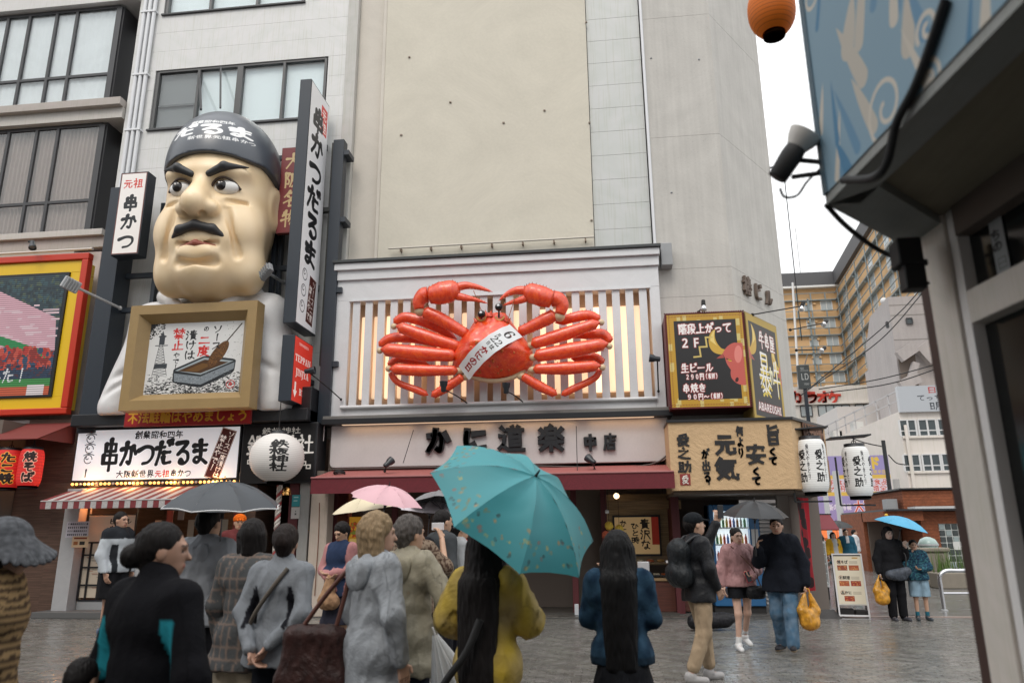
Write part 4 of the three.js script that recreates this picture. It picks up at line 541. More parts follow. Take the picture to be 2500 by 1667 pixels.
const hornA = [[1188, 772, 1185, 757], [1199, 772, 1199, 757], [1163, 785, 1156, 776], [1240, 785, 1247, 776], [1172, 780, 1168, 768], [1234, 782, 1238, 772]]; for (const [a, b, c, d] of hornA) obj('horn', bar(P(a, b, -14.66), P(c, d, -14.62), 0.05, 8, 0.004), shell, carap);
obj('eye_socket', [[1175, 779], [1220, 778]].map(([x, y]) => { const p = P(x, y, -14.6); return new THREE.TorusGeometry(0.085, 0.022, 8, 20, Math.PI).rotateZ(Math.PI).translate(p.x, p.y + 0.05, p.z); }), mat(0.6, 0.33, 0.1, 0.4), carap);
for (const [x, y, sy] of [[1175.5, 767, 778], [1218, 749.6, 776]]) { const e = P(x, y, -14.52); const eye = obj('eye', ball(e.x, e.y, e.z, 0.083, 20, 14), mat(0.008, 0.008, 0.01, 0.08), crab); obj('eye_stalk', bar(P(x, sy, -14.58), e, 0.02), M.black, eye); obj('eye_spot', new THREE.SphereGeometry(0.03, 10, 8).scale(1, 1, 0.5).translate(e.x - 0.005, e.y + 0.015, e.z + 0.075), mat(0.75, 0.76, 0.78, 0.3), eye); }
for (const [a, b, c, d] of [[1156, 709, 1176, 760], [1256, 730, 1237, 790]]) obj('antenna', bar(P(a, b, -14.5), P(c, d, -14.6), 0.008, 5), mat(0.4, 0.12, 0.04, 0.5), crab);
// sash
const sashTex = canvasTex(256, 1024, (c, w, h) => { c.fillStyle = '#d6d8da'; c.fillRect(0, 0, w, h); c.fillStyle = '#15120f'; c.font = 'bold 210px serif'; c.textAlign = 'center'; c.textBaseline = 'middle'; c.fillText('6', w * 0.55, 130); paintText(c, '月', 50, 225, 60, 60, 9, {}); c.font = 'bold 150px serif'; c.fillText('22', w * 0.52, 345); paintText(c, '日', 60, 425, 55, 60, 9); paintText(c, 'は', 130, 425, 70, 70, 12); c.fillStyle = '#8d1a1c'; paintText(c, 'かにの日', 70, 525, 120, 440, 22, { down: true, color: '#8d1a1c' }); });
const pa = P(1243, 789, -14.5), pb = P(1275, 820, -14.5), pc = P(1143, 926, -14.5), pd = P(1118, 892, -14.5); const sg = new THREE.PlaneGeometry(1, 1, 6, 24), sp = sg.attributes.position;
for (let i = 0; i < sp.count; i++) { const u = sp.getX(i) + 0.5, v = sp.getY(i) + 0.5; const top = pa.clone().lerp(pb, u), bot = pd.clone().lerp(pc, u), q = bot.lerp(top, v); q.z = -14.62 + 0.42 * Math.pow(Math.sin(Math.PI * clamp(v, 0.02, 0.98)), 0.8) + 0.012 * Math.sin(v * 31 + u * 4); sp.setXYZ(i, q.x, q.y, q.z); } sg.computeVertexNormals();
tag(obj('sash', sg, printMat(sashTex, 0.4, { side: THREE.DoubleSide }), scene, { uv: true }), 'white printed sash tied slantwise across the crab shell', 'banner');
}
// ---------- chef statue and its signs ----------
const steelFrame = thing('steel_frame', 'black steel lattice carrying the chef statue and its signs', 'frame');
{
const z = -15.2, col = (px, w, y0, y1, zz = z) => obj('post', bx(P(px, 700, zz).x - w / 2, P(px, 700, zz).x + w / 2, y0, y1, zz - 0.14, zz, 0.01), M.steel, steelFrame);
obj('post', bx(-11.32, -10.9, 3.75, 9.6, -15.4, -14.85, 0.01), M.steel, steelFrame); col(372, 0.1, 5, 9.3); col(396, 0.1, 5, 9.3); col(660, 0.1, 5, 9.9); col(676, 0.08, 5, 9.6);
obj('post', bx(-5.98, -5.72, 3.85, 10.6, -15.35, -15.1, 0.01), M.steel, steelFrame);
for (const [px, py, p2] of [[420, 400, 700], [420, 575, 700], [300, 672, 440], [620, 655, 760], [300, 755, 420], [640, 470, 780]]) { const a = P(px, py, z + 0.05), b = P(p2, py, z + 0.05); obj('cross_bar', bx(px < 330 ? -10.9 : a.x, b.x, a.y - 0.06, a.y + 0.06, z - 0.1, z + 0.003, 0.01), M.steel, steelFrame); }
obj('base_box', bx(-11.3, -6.0, 3.86, 4.12, -15.5, -14.6, 0.02), M.black, steelFrame); obj('side_box', bx(-6.9, -6.0, 3.86, 4.6, -15.5, -14.75, 0.02), M.black, steelFrame);
for (let i = 0; i < 4; i++) obj('cross_bar', bx(-5.98, -5.6, 10.2 - i * 1.7, 10.32 - i * 1.7, -15.5, -15.12), M.steel, steelFrame);
}
{ // generic chef bust
const chef = thing('chef_statue', 'giant chef bust with charcoal cap, moustache and white coat holding a framed board', 'statue', [-8.5, 0, -14.75]);
const skinC = (x, y, z) => { const n = 0.5 + 0.5 * noise3(x * 1.6, y * 1.6, z * 1.6); return [0.86 - 0.06 * n, 0.68 - 0.08 * n, 0.45 - 0.09 * n]; };
const skin = new THREE.MeshPhysicalMaterial({ vertexColors: true, roughness: 0.42, clearcoat: 0.2, clearcoatRoughness: 0.3 });
const head = new THREE.Group(); head.name = 'head'; chef.add(head); head.position.set(0.2, 8.52, 0.15); head.scale.set(0.9, 0.97, 0.95); head.rotation.set(0.06, 0.1, 0.015);
const hp = [ell([0, 0.85, -0.1], [1.28, 1.55, 1.3]), ell([0, -0.3, 0.05], [1.26, 1.3, 1.2], { k: 0.5 }), ell([0, -1.3, 0.25], [1.08, 0.85, 1.0], { k: 0.4 }), ell([0, -1.5, 0.72], [0.66, 0.48, 0.55], { k: 0.3 }),
ell([-0.78, -0.1, 0.66], [0.5, 0.6, 0.5], { k: 0.3 }), ell([0.78, -0.1, 0.66], [0.5, 0.6, 0.5], { k: 0.3 }), ell([0, 1.22, 0.92], [0.98, 0.24, 0.34], { k: 0.25 }), ell([0.95, -0.95, 0.5], [0.35, 0.5, 0.45], { k: 0.3 }), ell([-0.95, -0.95, 0.5], [0.35, 0.5, 0.45], { k: 0.3 }),
ell([-0.52, 0.86, 1.28], [0.38, 0.22, 0.26], { sub: true, k: 0.16 }), ell([0.52, 0.86, 1.28], [0.38, 0.22, 0.26], { sub: true, k: 0.16 }),
cap([0, 1.0, 1.08], [0, 0.34, 1.5], 0.17, 0.3, { k: 0.16 }), ell([-0.3, 0.27, 1.32], [0.2, 0.17, 0.2], { k: 0.12 }), ell([0.3, 0.27, 1.32], [0.2, 0.17, 0.2], { k: 0.12 }), ell([-0.17, 0.12, 1.45], [0.08, 0.06, 0.1], { sub: true, k: 0.05 }), ell([0.17, 0.12, 1.45], [0.08, 0.06, 0.1], { sub: true, k: 0.05 }),
ell([0, -0.32, 1.02], [0.66, 0.4, 0.3], { k: 0.2 }), cap([-0.44, -0.5, 1.24], [0.44, -0.5, 1.24], 0.06, 0.06, { sub: true, k: 0.07 }), cap([-0.32, -0.68, 1.22], [0.32, -0.68, 1.22], 0.11, 0.11, { k: 0.12 }), cap([-0.42, -0.9, 1.2], [0.42, -0.9, 1.2], 0.07, 0.07, { sub: true, k: 0.16 }),
cap([-0.62, 0.3, 1.18], [-0.86, -0.7, 1.0], 0.05, 0.05, { sub: true, k: 0.14 }), cap([0.62, 0.3, 1.18], [0.86, -0.7, 1.0], 0.05, 0.05, { sub: true, k: 0.14 }), cap([-0.6, 0.5, 1.12], [-0.95, 0.5, 0.85], 0.03, 0.03, { sub: true, k: 0.12 }), cap([0.6, 0.5, 1.12], [0.95, 0.5, 0.85], 0.03, 0.03, { sub: true, k: 0.12 }),
ell([-1.32, 0.45, -0.05], [0.14, 0.55, 0.32], { k: 0.08, rot: [0, 0.4, 0] }), ell([1.32, 0.45, -0.05], [0.14, 0.55, 0.32], { k: 0.08, rot: [0, -0.4, 0] }), ell([1.44, 0.45, 0.05], [0.08, 0.38, 0.17], { sub: true, k: 0.06, rot: [0, -0.4, 0] }), ell([-1.44, 0.45, 0.05], [0.08, 0.38, 0.17], { sub: true, k: 0.06, rot: [0, 0.4, 0] }),
cap([0, -1.2, -0.3], [0, -2.2, -0.5], 0.9, 0.62, { k: 0.3 })];
const low = -0.55; hp.forEach((p, i) => { if (i < 4 || i === hp.length - 1) return; const dy = p.r && Math.abs(p.c[0]) > 1.2 ? -0.3 : low; if (p.c) p.c = add3(p.c, [0, dy, 0]); else { p.a = add3(p.a, [0, dy, 0]); p.b = add3(p.b, [0, dy, 0]); } });
raw('face', sdfMesh(hp, 0.042, { k: 0.3, color: skinC }), skin, head);
for (const s of [-1, 1]) {
obj('eye', new THREE.SphereGeometry(0.27, 20, 14).scale(1.15, 0.68, 0.6).translate(s * 0.52, 0.85, 1.02), mat(0.75, 0.74, 0.72, 0.2), head); obj('iris', new THREE.SphereGeometry(0.12, 16, 12).scale(1, 1, 0.45).translate(s * 0.52 - 0.06, 0.86, 1.165), mat(0.012, 0.01, 0.01, 0.12), head); obj('eye_glint', new THREE.SphereGeometry(0.026, 8, 6).translate(s * 0.52 - 0.09, 0.9, 1.215), mat(0.85, 0.85, 0.85, 0.3), head);
obj('eye_rim', tube([V(s * 0.18, 0.8, 1.12), V(s * 0.34, 0.98, 1.18), V(s * 0.54, 1.03, 1.18), V(s * 0.74, 0.95, 1.08), V(s * 0.86, 0.8, 0.98)], 0.03, 20), mat(0.05, 0.03, 0.02, 0.6), head);
obj('eyebrow', sdfMesh([cap([s * 0.2, 1.1, 1.26], [s * 0.55, 1.26, 1.27], 0.075, 0.1), cap([s * 0.55, 1.26, 1.27], [s * 1.02, 1.34, 0.96], 0.1, 0.02)], 0.025, { k: 0.05 }), mat(0.025, 0.027, 0.03, 0.5), head);
}
obj('moustache', sdfMesh([cap([0, -0.12, 1.4], [-0.38, -0.2, 1.33], 0.1, 0.1), cap([-0.38, -0.2, 1.33], [-0.7, -0.4, 1.1], 0.1, 0.03), cap([0, -0.12, 1.4], [0.38, -0.2, 1.33], 0.1, 0.1), cap([0.38, -0.2, 1.33], [0.7, -0.4, 1.1], 0.1, 0.03)], 0.028, { k: 0.07 }), mat(0.03, 0.03, 0.032, 0.5), head);
obj('lips', sdfMesh([cap([-0.4, -0.56, 1.2], [0, -0.5, 1.32], 0.045, 0.07), cap([0.4, -0.56, 1.2], [0, -0.5, 1.32], 0.045, 0.07)], 0.025, { k: 0.05 }), mat(0.32, 0.09, 0.06, 0.4), head);
for (const m of head.children) if (m.name !== 'face') m.position.y = low;
// cap with brush lettering, mapped from its own front
const capTex = canvasTex(1024, 768, (c, w, h) => { c.fillStyle = '#4b5058'; c.fillRect(0, 0, w, h); paintText(c, '創業昭和四年', 410, 190, 260, 48, 7, { color: '#d8d8d8' }); paintText(c, 'だるま', 310, 250, 470, 150, 33, { color: '#e6e6e6' }); paintText(c, '新世界元祖串かつ', 430, 412, 350, 46, 7, { color: '#d8d8d8' }); paintText(c, '元祖串かつ', 190, 250, 44, 200, 7, { down: true, color: '#c8c8c8' }); });
const cg = sdfMesh([ell([0, 0.98, -0.12], [1.42, 1.62, 1.44]), cap([-0.9, 0.5, -0.9], [0.9, 0.5, -0.9], 0.42, 0.42, { k: 0.3 })], 0.045, { k: 0.3, post: (x, y, z, d) => Math.max(d, (0.96 + 0.1 * Math.max(0, 1 - x * x) + 0.4 * Math.min(0, z - 0.5)) - y) }); { const p = cg.attributes.position, uv = cg.attributes.uv; for (let i = 0; i < p.count; i++) { const a = Math.atan2(p.getX(i), p.getZ(i) + 0.3); uv.setXY(i, 0.5 + a / 3.1, (p.getY(i) - 0.73) / 1.6); } }
raw('cap', cg, (() => { const m = new THREE.MeshPhysicalMaterial({ map: capTex, roughness: 0.35, clearcoat: 0.25, clearcoatRoughness: 0.3 }); return m; })(), head);
// coat
const coatM = mat(0.82, 0.81, 0.81, 0.4, { tex: 'plaster', scale: 0.5 });
raw('coat', sdfMesh([ell([0.05, 5.1, -0.25], [1.75, 1.7, 0.62]), cap([-1.35, 6.1, -0.2], [-1.85, 4.3, -0.1], 0.42, 0.46, { k: 0.3 }), cap([1.35, 6.2, -0.2], [1.72, 4.3, -0.1], 0.42, 0.42, { k: 0.3 }), cap([-1.35, 6.2, -0.2], [1.3, 6.3, -0.2], 0.42, 0.42, { k: 0.4 }), ell([-1.65, 4.95, 0.34], [0.5, 0.06, 0.1], { sub: true, k: 0.12, rot: [0, 0, 0.35] }), ell([1.62, 5.0, 0.34], [0.5, 0.06, 0.1], { sub: true, k: 0.12, rot: [0, 0, -0.4] }), ell([-1.6, 4.75, 0.36], [0.5, 0.05, 0.1], { sub: true, k: 0.1, rot: [0, 0, 0.6] })], 0.05, { k: 0.3, post: (x, y, z, d) => Math.max(d + 0.012 * noise3(x * 2, y * 1.2, z * 2), 4.08 - y) }), coatM, chef);
raw('collar', sdfMesh([cap([-1.0, 6.72, 0.05], [-0.35, 6.3, 0.45], 0.14, 0.12), cap([1.0, 6.78, 0.05], [0.55, 6.3, 0.45], 0.14, 0.12), cap([-1.05, 6.7, -0.6], [-1.0, 6.72, 0.05], 0.18, 0.14), cap([1.05, 6.7, -0.6], [1.0, 6.78, 0.05], 0.18, 0.14), cap([1.0, 6.7, 0.0], [1.75, 6.3, 0.05], 0.14, 0.05)], 0.05, { k: 0.2 }), coatM, chef);
}
{ // framed board
const t = thing('framed_board', 'brown gold framed picture board of a skewer dipped into a metal tray', 'sign', [0, 0, 0]); const z = -13.95, a = P(320, 747, z), b = P(614, 993, z), X0 = a.x, X1 = P(629, 727, z).x, Y1 = a.y, Y0 = b.y, w = 0.34;
const F = (pts, zA, zB) => { const s = new THREE.Shape(pts.map(([x, y]) => new THREE.Vector2(x, y))); return s; };
const ring = (x0, x1, y0, y1, zA, i, zB) => [quadGeo(V(x0, y0, zA), V(x1, y0, zA), V(x1 - i, y0 + i, zB), V(x0 + i, y0 + i, zB)), quadGeo(V(x1, y0, zA), V(x1, y1, zA), V(x1 - i, y1 - i, zB), V(x1 - i, y0 + i, zB)), quadGeo(V(x1, y1, zA), V(x0, y1, zA), V(x0 + i, y1 - i, zB), V(x1 - i, y1 - i, zB)), quadGeo(V(x0, y1, zA), V(x0, y0, zA), V(x0 + i, y0 + i, zB), V(x0 + i, y1 - i, zB))];
const parts = [0, 1, 2, 3].map((k) => [ring(X0, X1, Y0, Y1, z - 0.35, 0, z)[k], ring(X0, X1, Y0, Y1, z, 0.2, z)[k], ring(X0 + 0.2, X1 - 0.2, Y0 + 0.2, Y1 - 0.2, z, 0.16, z - 0.22)[k]]);
for (const p of parts) obj('frame_bar', p, M.gold, t); obj('back_panel', bx(X0 + 0.01, X1 - 0.01, Y0 + 0.01, Y1 - 0.01, z - 0.36, z - 0.26), M.gold, t);
const tex = canvasTex(1024, 820, (c, w, h) => {
c.fillStyle = '#d9d9d8'; c.fillRect(0, 0, w, h); c.fillStyle = '#16181a'; for (let i = 0; i < 900; i++) { const y = h * (0.7 + 0.3 * Math.sqrt(rnd())), x = rnd() * w; c.save(); c.translate(x, y); c.rotate(-0.4 + rnd() * 0.6); c.fillRect(0, 0, 6 + rnd() * 26, 2 + rnd() * 8); c.restore(); } for (let i = 0; i < 260; i++) { const r = rnd(); c.beginPath(); c.arc(r * r * 160 * (rnd() < 0.5 ? 1 : 0.3), rnd() * rnd() * 190, 2 + rnd() * 7, 0, 7); c.fill(); }
for (let i = 0; i < 60; i++) { c.beginPath(); c.arc(w * (0.8 + 0.2 * rnd()), rnd() * 500, 1 + rnd() * 2.5, 0, 7); c.fill(); }
c.strokeStyle = '#2b2f33'; c.lineWidth = 5; const tw = (x, y) => [x, y]; c.beginPath(); c.moveTo(70, 610); c.lineTo(118, 240); c.moveTo(230, 610); c.lineTo(150, 240); c.stroke(); c.lineWidth = 3; for (let i = 0; i < 11; i++) { const y = 270 + i * 32, e = 118 - (y - 240) * 0.13, f = 150 + (y - 240) * 0.216; const y2 = y + 32, e2 = 118 - (y2 - 240) * 0.13, f2 = 150 + (y2 - 240) * 0.216; c.beginPath(); c.moveTo(e, y); c.lineTo(f2, y2); c.moveTo(f, y); c.lineTo(e2, y2); c.moveTo(e, y); c.lineTo(f, y); c.stroke(); } c.fillStyle = '#3a3f44'; c.fillRect(110, 150, 60, 96); c.beginPath(); c.ellipse(142, 150, 44, 14, 0, 0, 7); c.fill(); c.beginPath(); c.moveTo(120, 142); c.lineTo(142, 84); c.lineTo(162, 142); c.fill(); c.fillRect(84, 470, 140, 52); c.fillRect(70, 252, 140, 10);
c.fillStyle = '#23272b'; c.beginPath(); c.moveTo(300, 560); c.quadraticCurveTo(296, 540, 330, 525); c.lineTo(600, 405); c.quadraticCurveTo(640, 390, 690, 400); c.lineTo(930, 440); c.quadraticCurveTo(975, 450, 965, 480); c.lineTo(960, 560); c.quadraticCurveTo(955, 600, 900, 625); c.lineTo(640, 745); c.quadraticCurveTo(600, 762, 560, 750); c.lineTo(330, 700); c.quadraticCurveTo(302, 690, 300, 660); c.fill();
c.fillStyle = '#7d858b'; c.beginPath(); c.moveTo(310, 585); c.lineTo(600, 632); c.lineTo(955, 480); c.lineTo(950, 555); c.lineTo(610, 725); c.lineTo(320, 680); c.fill(); c.fillStyle = '#a9b0b4'; for (let i = 0; i < 150; i++) { const x = 320 + rnd() * 600, q = (x - 320) / 600, y = 600 + rnd() * 90 + (q < 0.48 ? q * 60 : (1 - q) * 90 - 50); c.fillRect(x, y, 18 * rnd(), 3); } c.fillStyle = '#2a2d30'; for (let i = 0; i < 110; i++) { const x = 320 + rnd() * 600, q = (x - 320) / 600, y = 600 + rnd() * 95 + (q < 0.48 ? q * 60 : (1 - q) * 90 - 50); c.fillRect(x, y, 14 * rnd(), 3); }
c.fillStyle = '#9aa4a8'; c.beginPath(); c.moveTo(318, 555); c.lineTo(625, 415); c.lineTo(945, 465); c.lineTo(600, 612); c.fill(); c.fillStyle = '#4a3018'; c.beginPath(); c.moveTo(350, 560); c.lineTo(630, 440); c.lineTo(890, 478); c.lineTo(598, 594); c.fill(); c.fillStyle = '#6b4a22'; c.beginPath(); c.moveTo(420, 560); c.lineTo(610, 480); c.lineTo(720, 500); c.lineTo(560, 575); c.fill();
c.strokeStyle = '#2c1d10'; c.lineWidth = 13; c.beginPath(); c.moveTo(1000, 30); c.lineTo(840, 250); c.stroke(); c.save(); c.translate(770, 380); c.rotate(0.56); c.fillStyle = '#5e3c1c'; c.beginPath(); c.ellipse(0, 0, 66, 172, 0, 0, 7); c.fill(); c.fillStyle = '#82592e'; for (let i = 0; i < 240; i++) { const a = rnd() * 6.28, r = Math.sqrt(rnd()); c.fillRect(Math.cos(a) * r * 58, Math.sin(a) * r * 160, 3 + rnd() * 9, 3 + rnd() * 6); } c.fillStyle = '#38220e'; for (let i = 0; i < 170; i++) { const a = rnd() * 6.28, r = Math.sqrt(rnd()); c.fillRect(Math.cos(a) * r * 58, Math.sin(a) * r * 160, 3 + rnd() * 7, 3 + rnd() * 5); } c.restore();
paintText(c, 'ソース', 690, 40, 100, 290, 14, { down: true, color: '#17181a' }); paintText(c, 'の', 585, 50, 60, 60, 10, { color: '#17181a' }); paintText(c, '二度', 545, 145, 125, 260, 19, { down: true, color: '#c92a26' }); paintText(c, '漬けは', 400, 90, 120, 350, 15, { down: true, color: '#17181a' }); paintText(c, '禁止', 260, 60, 125, 270, 17, { down: true, color: '#c92a26' }); paintText(c, 'やで!', 285, 345, 68, 200, 9, { down: true, color: '#17181a' }); c.fillStyle = '#b8302c'; c.beginPath(); c.arc(930, 730, 44, 0, 7); c.lineWidth = 8; c.strokeStyle = '#b8302c'; c.stroke(); paintText(c, '串', 905, 705, 50, 50, 8, { color: '#b8302c' });
});
obj('picture', quadGeo(V(X0 + 0.36, Y0 + 0.36, z - 0.218), V(X1 - 0.36, Y0 + 0.36, z - 0.218), V(X1 - 0.36, Y1 - 0.36, z - 0.218), V(X0 + 0.36, Y1 - 0.36, z - 0.218)), printMat(tex, 0.35), t, { uv: true });
}
// flat sign board helper: front face print, plain sides
function signBoard(name, label, x0, x1, y0, y1, z, depth, tex, sideM, o = {}) {
const t = thing(name, label, o.category || 'sign', [0, 0, 0], 0, o.group); obj('casing', bx(x0, x1, y0, y1, z - depth, z - 0.004, 0.008), sideM, t); const i = o.inset || 0.02;
obj('face', quadGeo(V(x0 + i, y0 + i, z), V(x1 - i, y0 + i, z), V(x1 - i, y1 - i, z), V(x0 + i, y1 - i, z)), o.lit ? litMat(tex, o.lit) : printMat(tex, o.rough || 0.4), t, { uv: true }); return t;
}
{ const z = -14.55, a = P(298, 422, z), b = P(349, 619, z); signBoard('hanging_sign', 'narrow upright white sign with red and black characters on the black post', a.x - 0.03, P(362, 415, z).x, b.y, a.y, z, 0.32, canvasTex(256, 800, (c, w, h) => { c.fillStyle = '#e4dfdb'; c.fillRect(0, 0, w, h); paintText(c, '元祖', 30, 60, 196, 95, 13, { color: '#c43a30' }); paintText(c, '串かつ', 50, 210, 160, 560, 30, { down: true, color: '#14161a', gap: 0.18 }); c.strokeStyle = '#6b3b33'; c.lineWidth = 8; c.strokeRect(4, 4, w - 8, h - 8); }), M.steel, { lit: 0.12 }); }
{ // blade sign standing out from the front
const zf = -14.2, zb = -15.35, x = -6.23, y0 = 5.86, y1 = 11.66; const t = thing('blade_sign', 'tall upright blade sign, white face with black brush characters and dark edge', 'sign'); obj('casing', bx(x - 0.27, x, y0, y1, zb, zf, 0.01), M.steel, t);
const tex = canvasTex(320, 1640, (c, w, h) => { c.fillStyle = '#dcdcde'; c.fillRect(0, 0, w, h); c.fillStyle = '#c8322c'; c.fillRect(190, 60, 110, 200); paintText(c, '元祖', 205, 70, 80, 180, 10, { down: true, color: '#efe9e4' }); paintText(c, '串かつだるま', 45, 120, 215, 1130, 38, { down: true, color: '#17181b', gap: 0.1, slant: 0.06 }); c.fillStyle = '#4a1f1a'; c.save(); c.translate(175, 1290); c.rotate(0.1); c.fillRect(0, 0, 110, 310); paintText(c, 'ソース二度', 55, 12, 44, 280, 6, { down: true, color: '#ded6d0' }); paintText(c, '禁止やで', 8, 60, 44, 230, 6, { down: true, color: '#ded6d0' }); c.restore(); c.strokeStyle = '#26282c'; c.lineWidth = 6; for (let i = 0; i < 3; i++) { c.beginPath(); c.arc(90 - i * 5, 1310 + i * 105, 36, 0.4, 6.6); c.stroke(); c.beginPath(); c.arc(84 - i * 5, 1300 + i * 105, 12, 0, 5); c.stroke(); } });
obj('face', quadGeo(V(x + 0.004, y0 + 0.03, zf - 0.03), V(x + 0.004, y0 + 0.03, zb + 0.03), V(x + 0.004, y1 - 0.03, zb + 0.03), V(x + 0.004, y1 - 0.03, zf - 0.03)), litMat(tex, 0.1), t, { uv: true }); obj('arm', [bx(x - 0.2, x - 0.08, 10.6, 10.75, -15.6, zb), bx(x - 0.2, x - 0.08, 7, 7.15, -15.6, zb)], M.steel, t);
obj('back_rail', [bx(x + 0.1, x + 0.25, 5.2, 10.7, -15.6, -15.4), bx(x - 0.1, x + 0.2, 8.9, 9.0, -15.5, -15.36)], mat(0.05, 0.05, 0.045, 0.5), t);
}
{ const z = -14.75, a = P(703, 360, z), b = P(670, 570, z); signBoard('maroon_sign', 'maroon upright sign with pale gold characters behind the blade sign', b.x + 0.02, b.x + 0.62, b.y, a.y, z, 0.12, canvasTex(256, 900, (c, w, h) => { c.fillStyle = '#7c2b2d'; c.fillRect(0, 0, w, h); paintText(c, '大阪名物', 40, 40, 170, 820, 24, { down: true, color: '#d2b887', gap: 0.15 }); }), mat(0.16, 0.03, 0.03, 0.5)); }
{ // red stairway sign, also a blade
const zf = -14.2, zb = -15.2, x = -6.21, y0 = 4.2, y1 = 5.6; const t = thing('stair_sign', 'red upright sign with white letters and down arrows below the blade sign', 'sign'); obj('casing', bx(x - 0.27, x, y0, y1, zb, zf, 0.01), M.steel, t);
const tex = canvasTex(400, 560, (c, w, h) => { c.fillStyle = '#d23a2b'; c.fillRect(0, 0, w, h); c.fillStyle = '#eee3dd'; c.textAlign = 'center'; c.font = '30px serif'; c.fillText('TEPPANJINJYA', w / 2, 60); c.font = 'bold 84px serif'; c.fillText('TEPPAN', w / 2, 210, 370); c.fillText('JINJYA', w / 2, 330, 370); c.font = 'bold 80px serif'; c.fillText('B1', w / 2, 490); for (const q of [65, 335]) { c.fillRect(q - 16, 390, 32, 80); c.beginPath(); c.moveTo(q - 42, 465); c.lineTo(q + 42, 465); c.lineTo(q, 525); c.fill(); } });
obj('face', quadGeo(V(x + 0.004, y0 + 0.02, zf - 0.02), V(x + 0.004, y0 + 0.02, zb + 0.02), V(x + 0.004, y1 - 0.02, zb + 0.02), V(x + 0.004, y1 - 0.02, zf - 0.02)), litMat(tex, 0.25), t, { uv: true }); obj('arm', bx(x - 0.2, x - 0.08, 4.8, 4.9, -15.6, zb), M.steel, t);
}
{ const z = -14.55, a = P(305, 1000, z), b = P(614, 1034, z); signBoard('notice_banner', 'red banner with yellow characters under the framed board', a.x, P(614, 993, z).x, b.y, a.y, z, 0.05, canvasTex(1024, 128, (c, w, h) => { c.fillStyle = '#a51c22'; c.fillRect(0, 0, w, h); paintText(c, '不法駐輪はやめましょう', 20, 18, w - 40, 92, 13, { color: '#dba42c', even: true }); }), mat(0.25, 0.02, 0.02, 0.6)); }
// floodlights by the statue
function flood(label, at, px2, py2, z2, tilt, m = mat(0.4, 0.41, 0.42, 0.4)) { const t = thing('floodlight', label, 'lamp', [at.x, at.y, at.z], 0, 'floodlights by the statue'); const h = obj('lamp_head', [bx(-0.17, 0.17, -0.13, 0.13, -0.05, 0.05, 0.02), ...[-2, -1, 0, 1, 2].map((i) => bx(i * 0.06 - 0.01, i * 0.06 + 0.01, -0.12, 0.12, 0.05, 0.09))], m, t); h.rotation.set(...tilt); const g = obj('glass', bx(-0.15, 0.15, -0.11, 0.11, -0.056, -0.051), mat(0.5, 0.5, 0.5, 0.1), t); g.rotation.set(...tilt); const f = P(px2, py2, z2).sub(at); obj('arm', bar(V(0, 0, 0), f, 0.03), m, t); obj('foot', ball(f.x, f.y, f.z, 0.05, 8, 6), m, t); }
flood('grey floodlight on a long arm in front of the yellow screen frame', P(172, 695, -13.6), 292, 752, -15, [0.5, 0.9, -0.7]);
flood('grey finned floodlight above the white coat shoulder', P(650, 664, -13.9), 692, 690, -15.0, [-0.3, -0.6, 0.5], mat(0.2, 0.21, 0.22, 0.4));
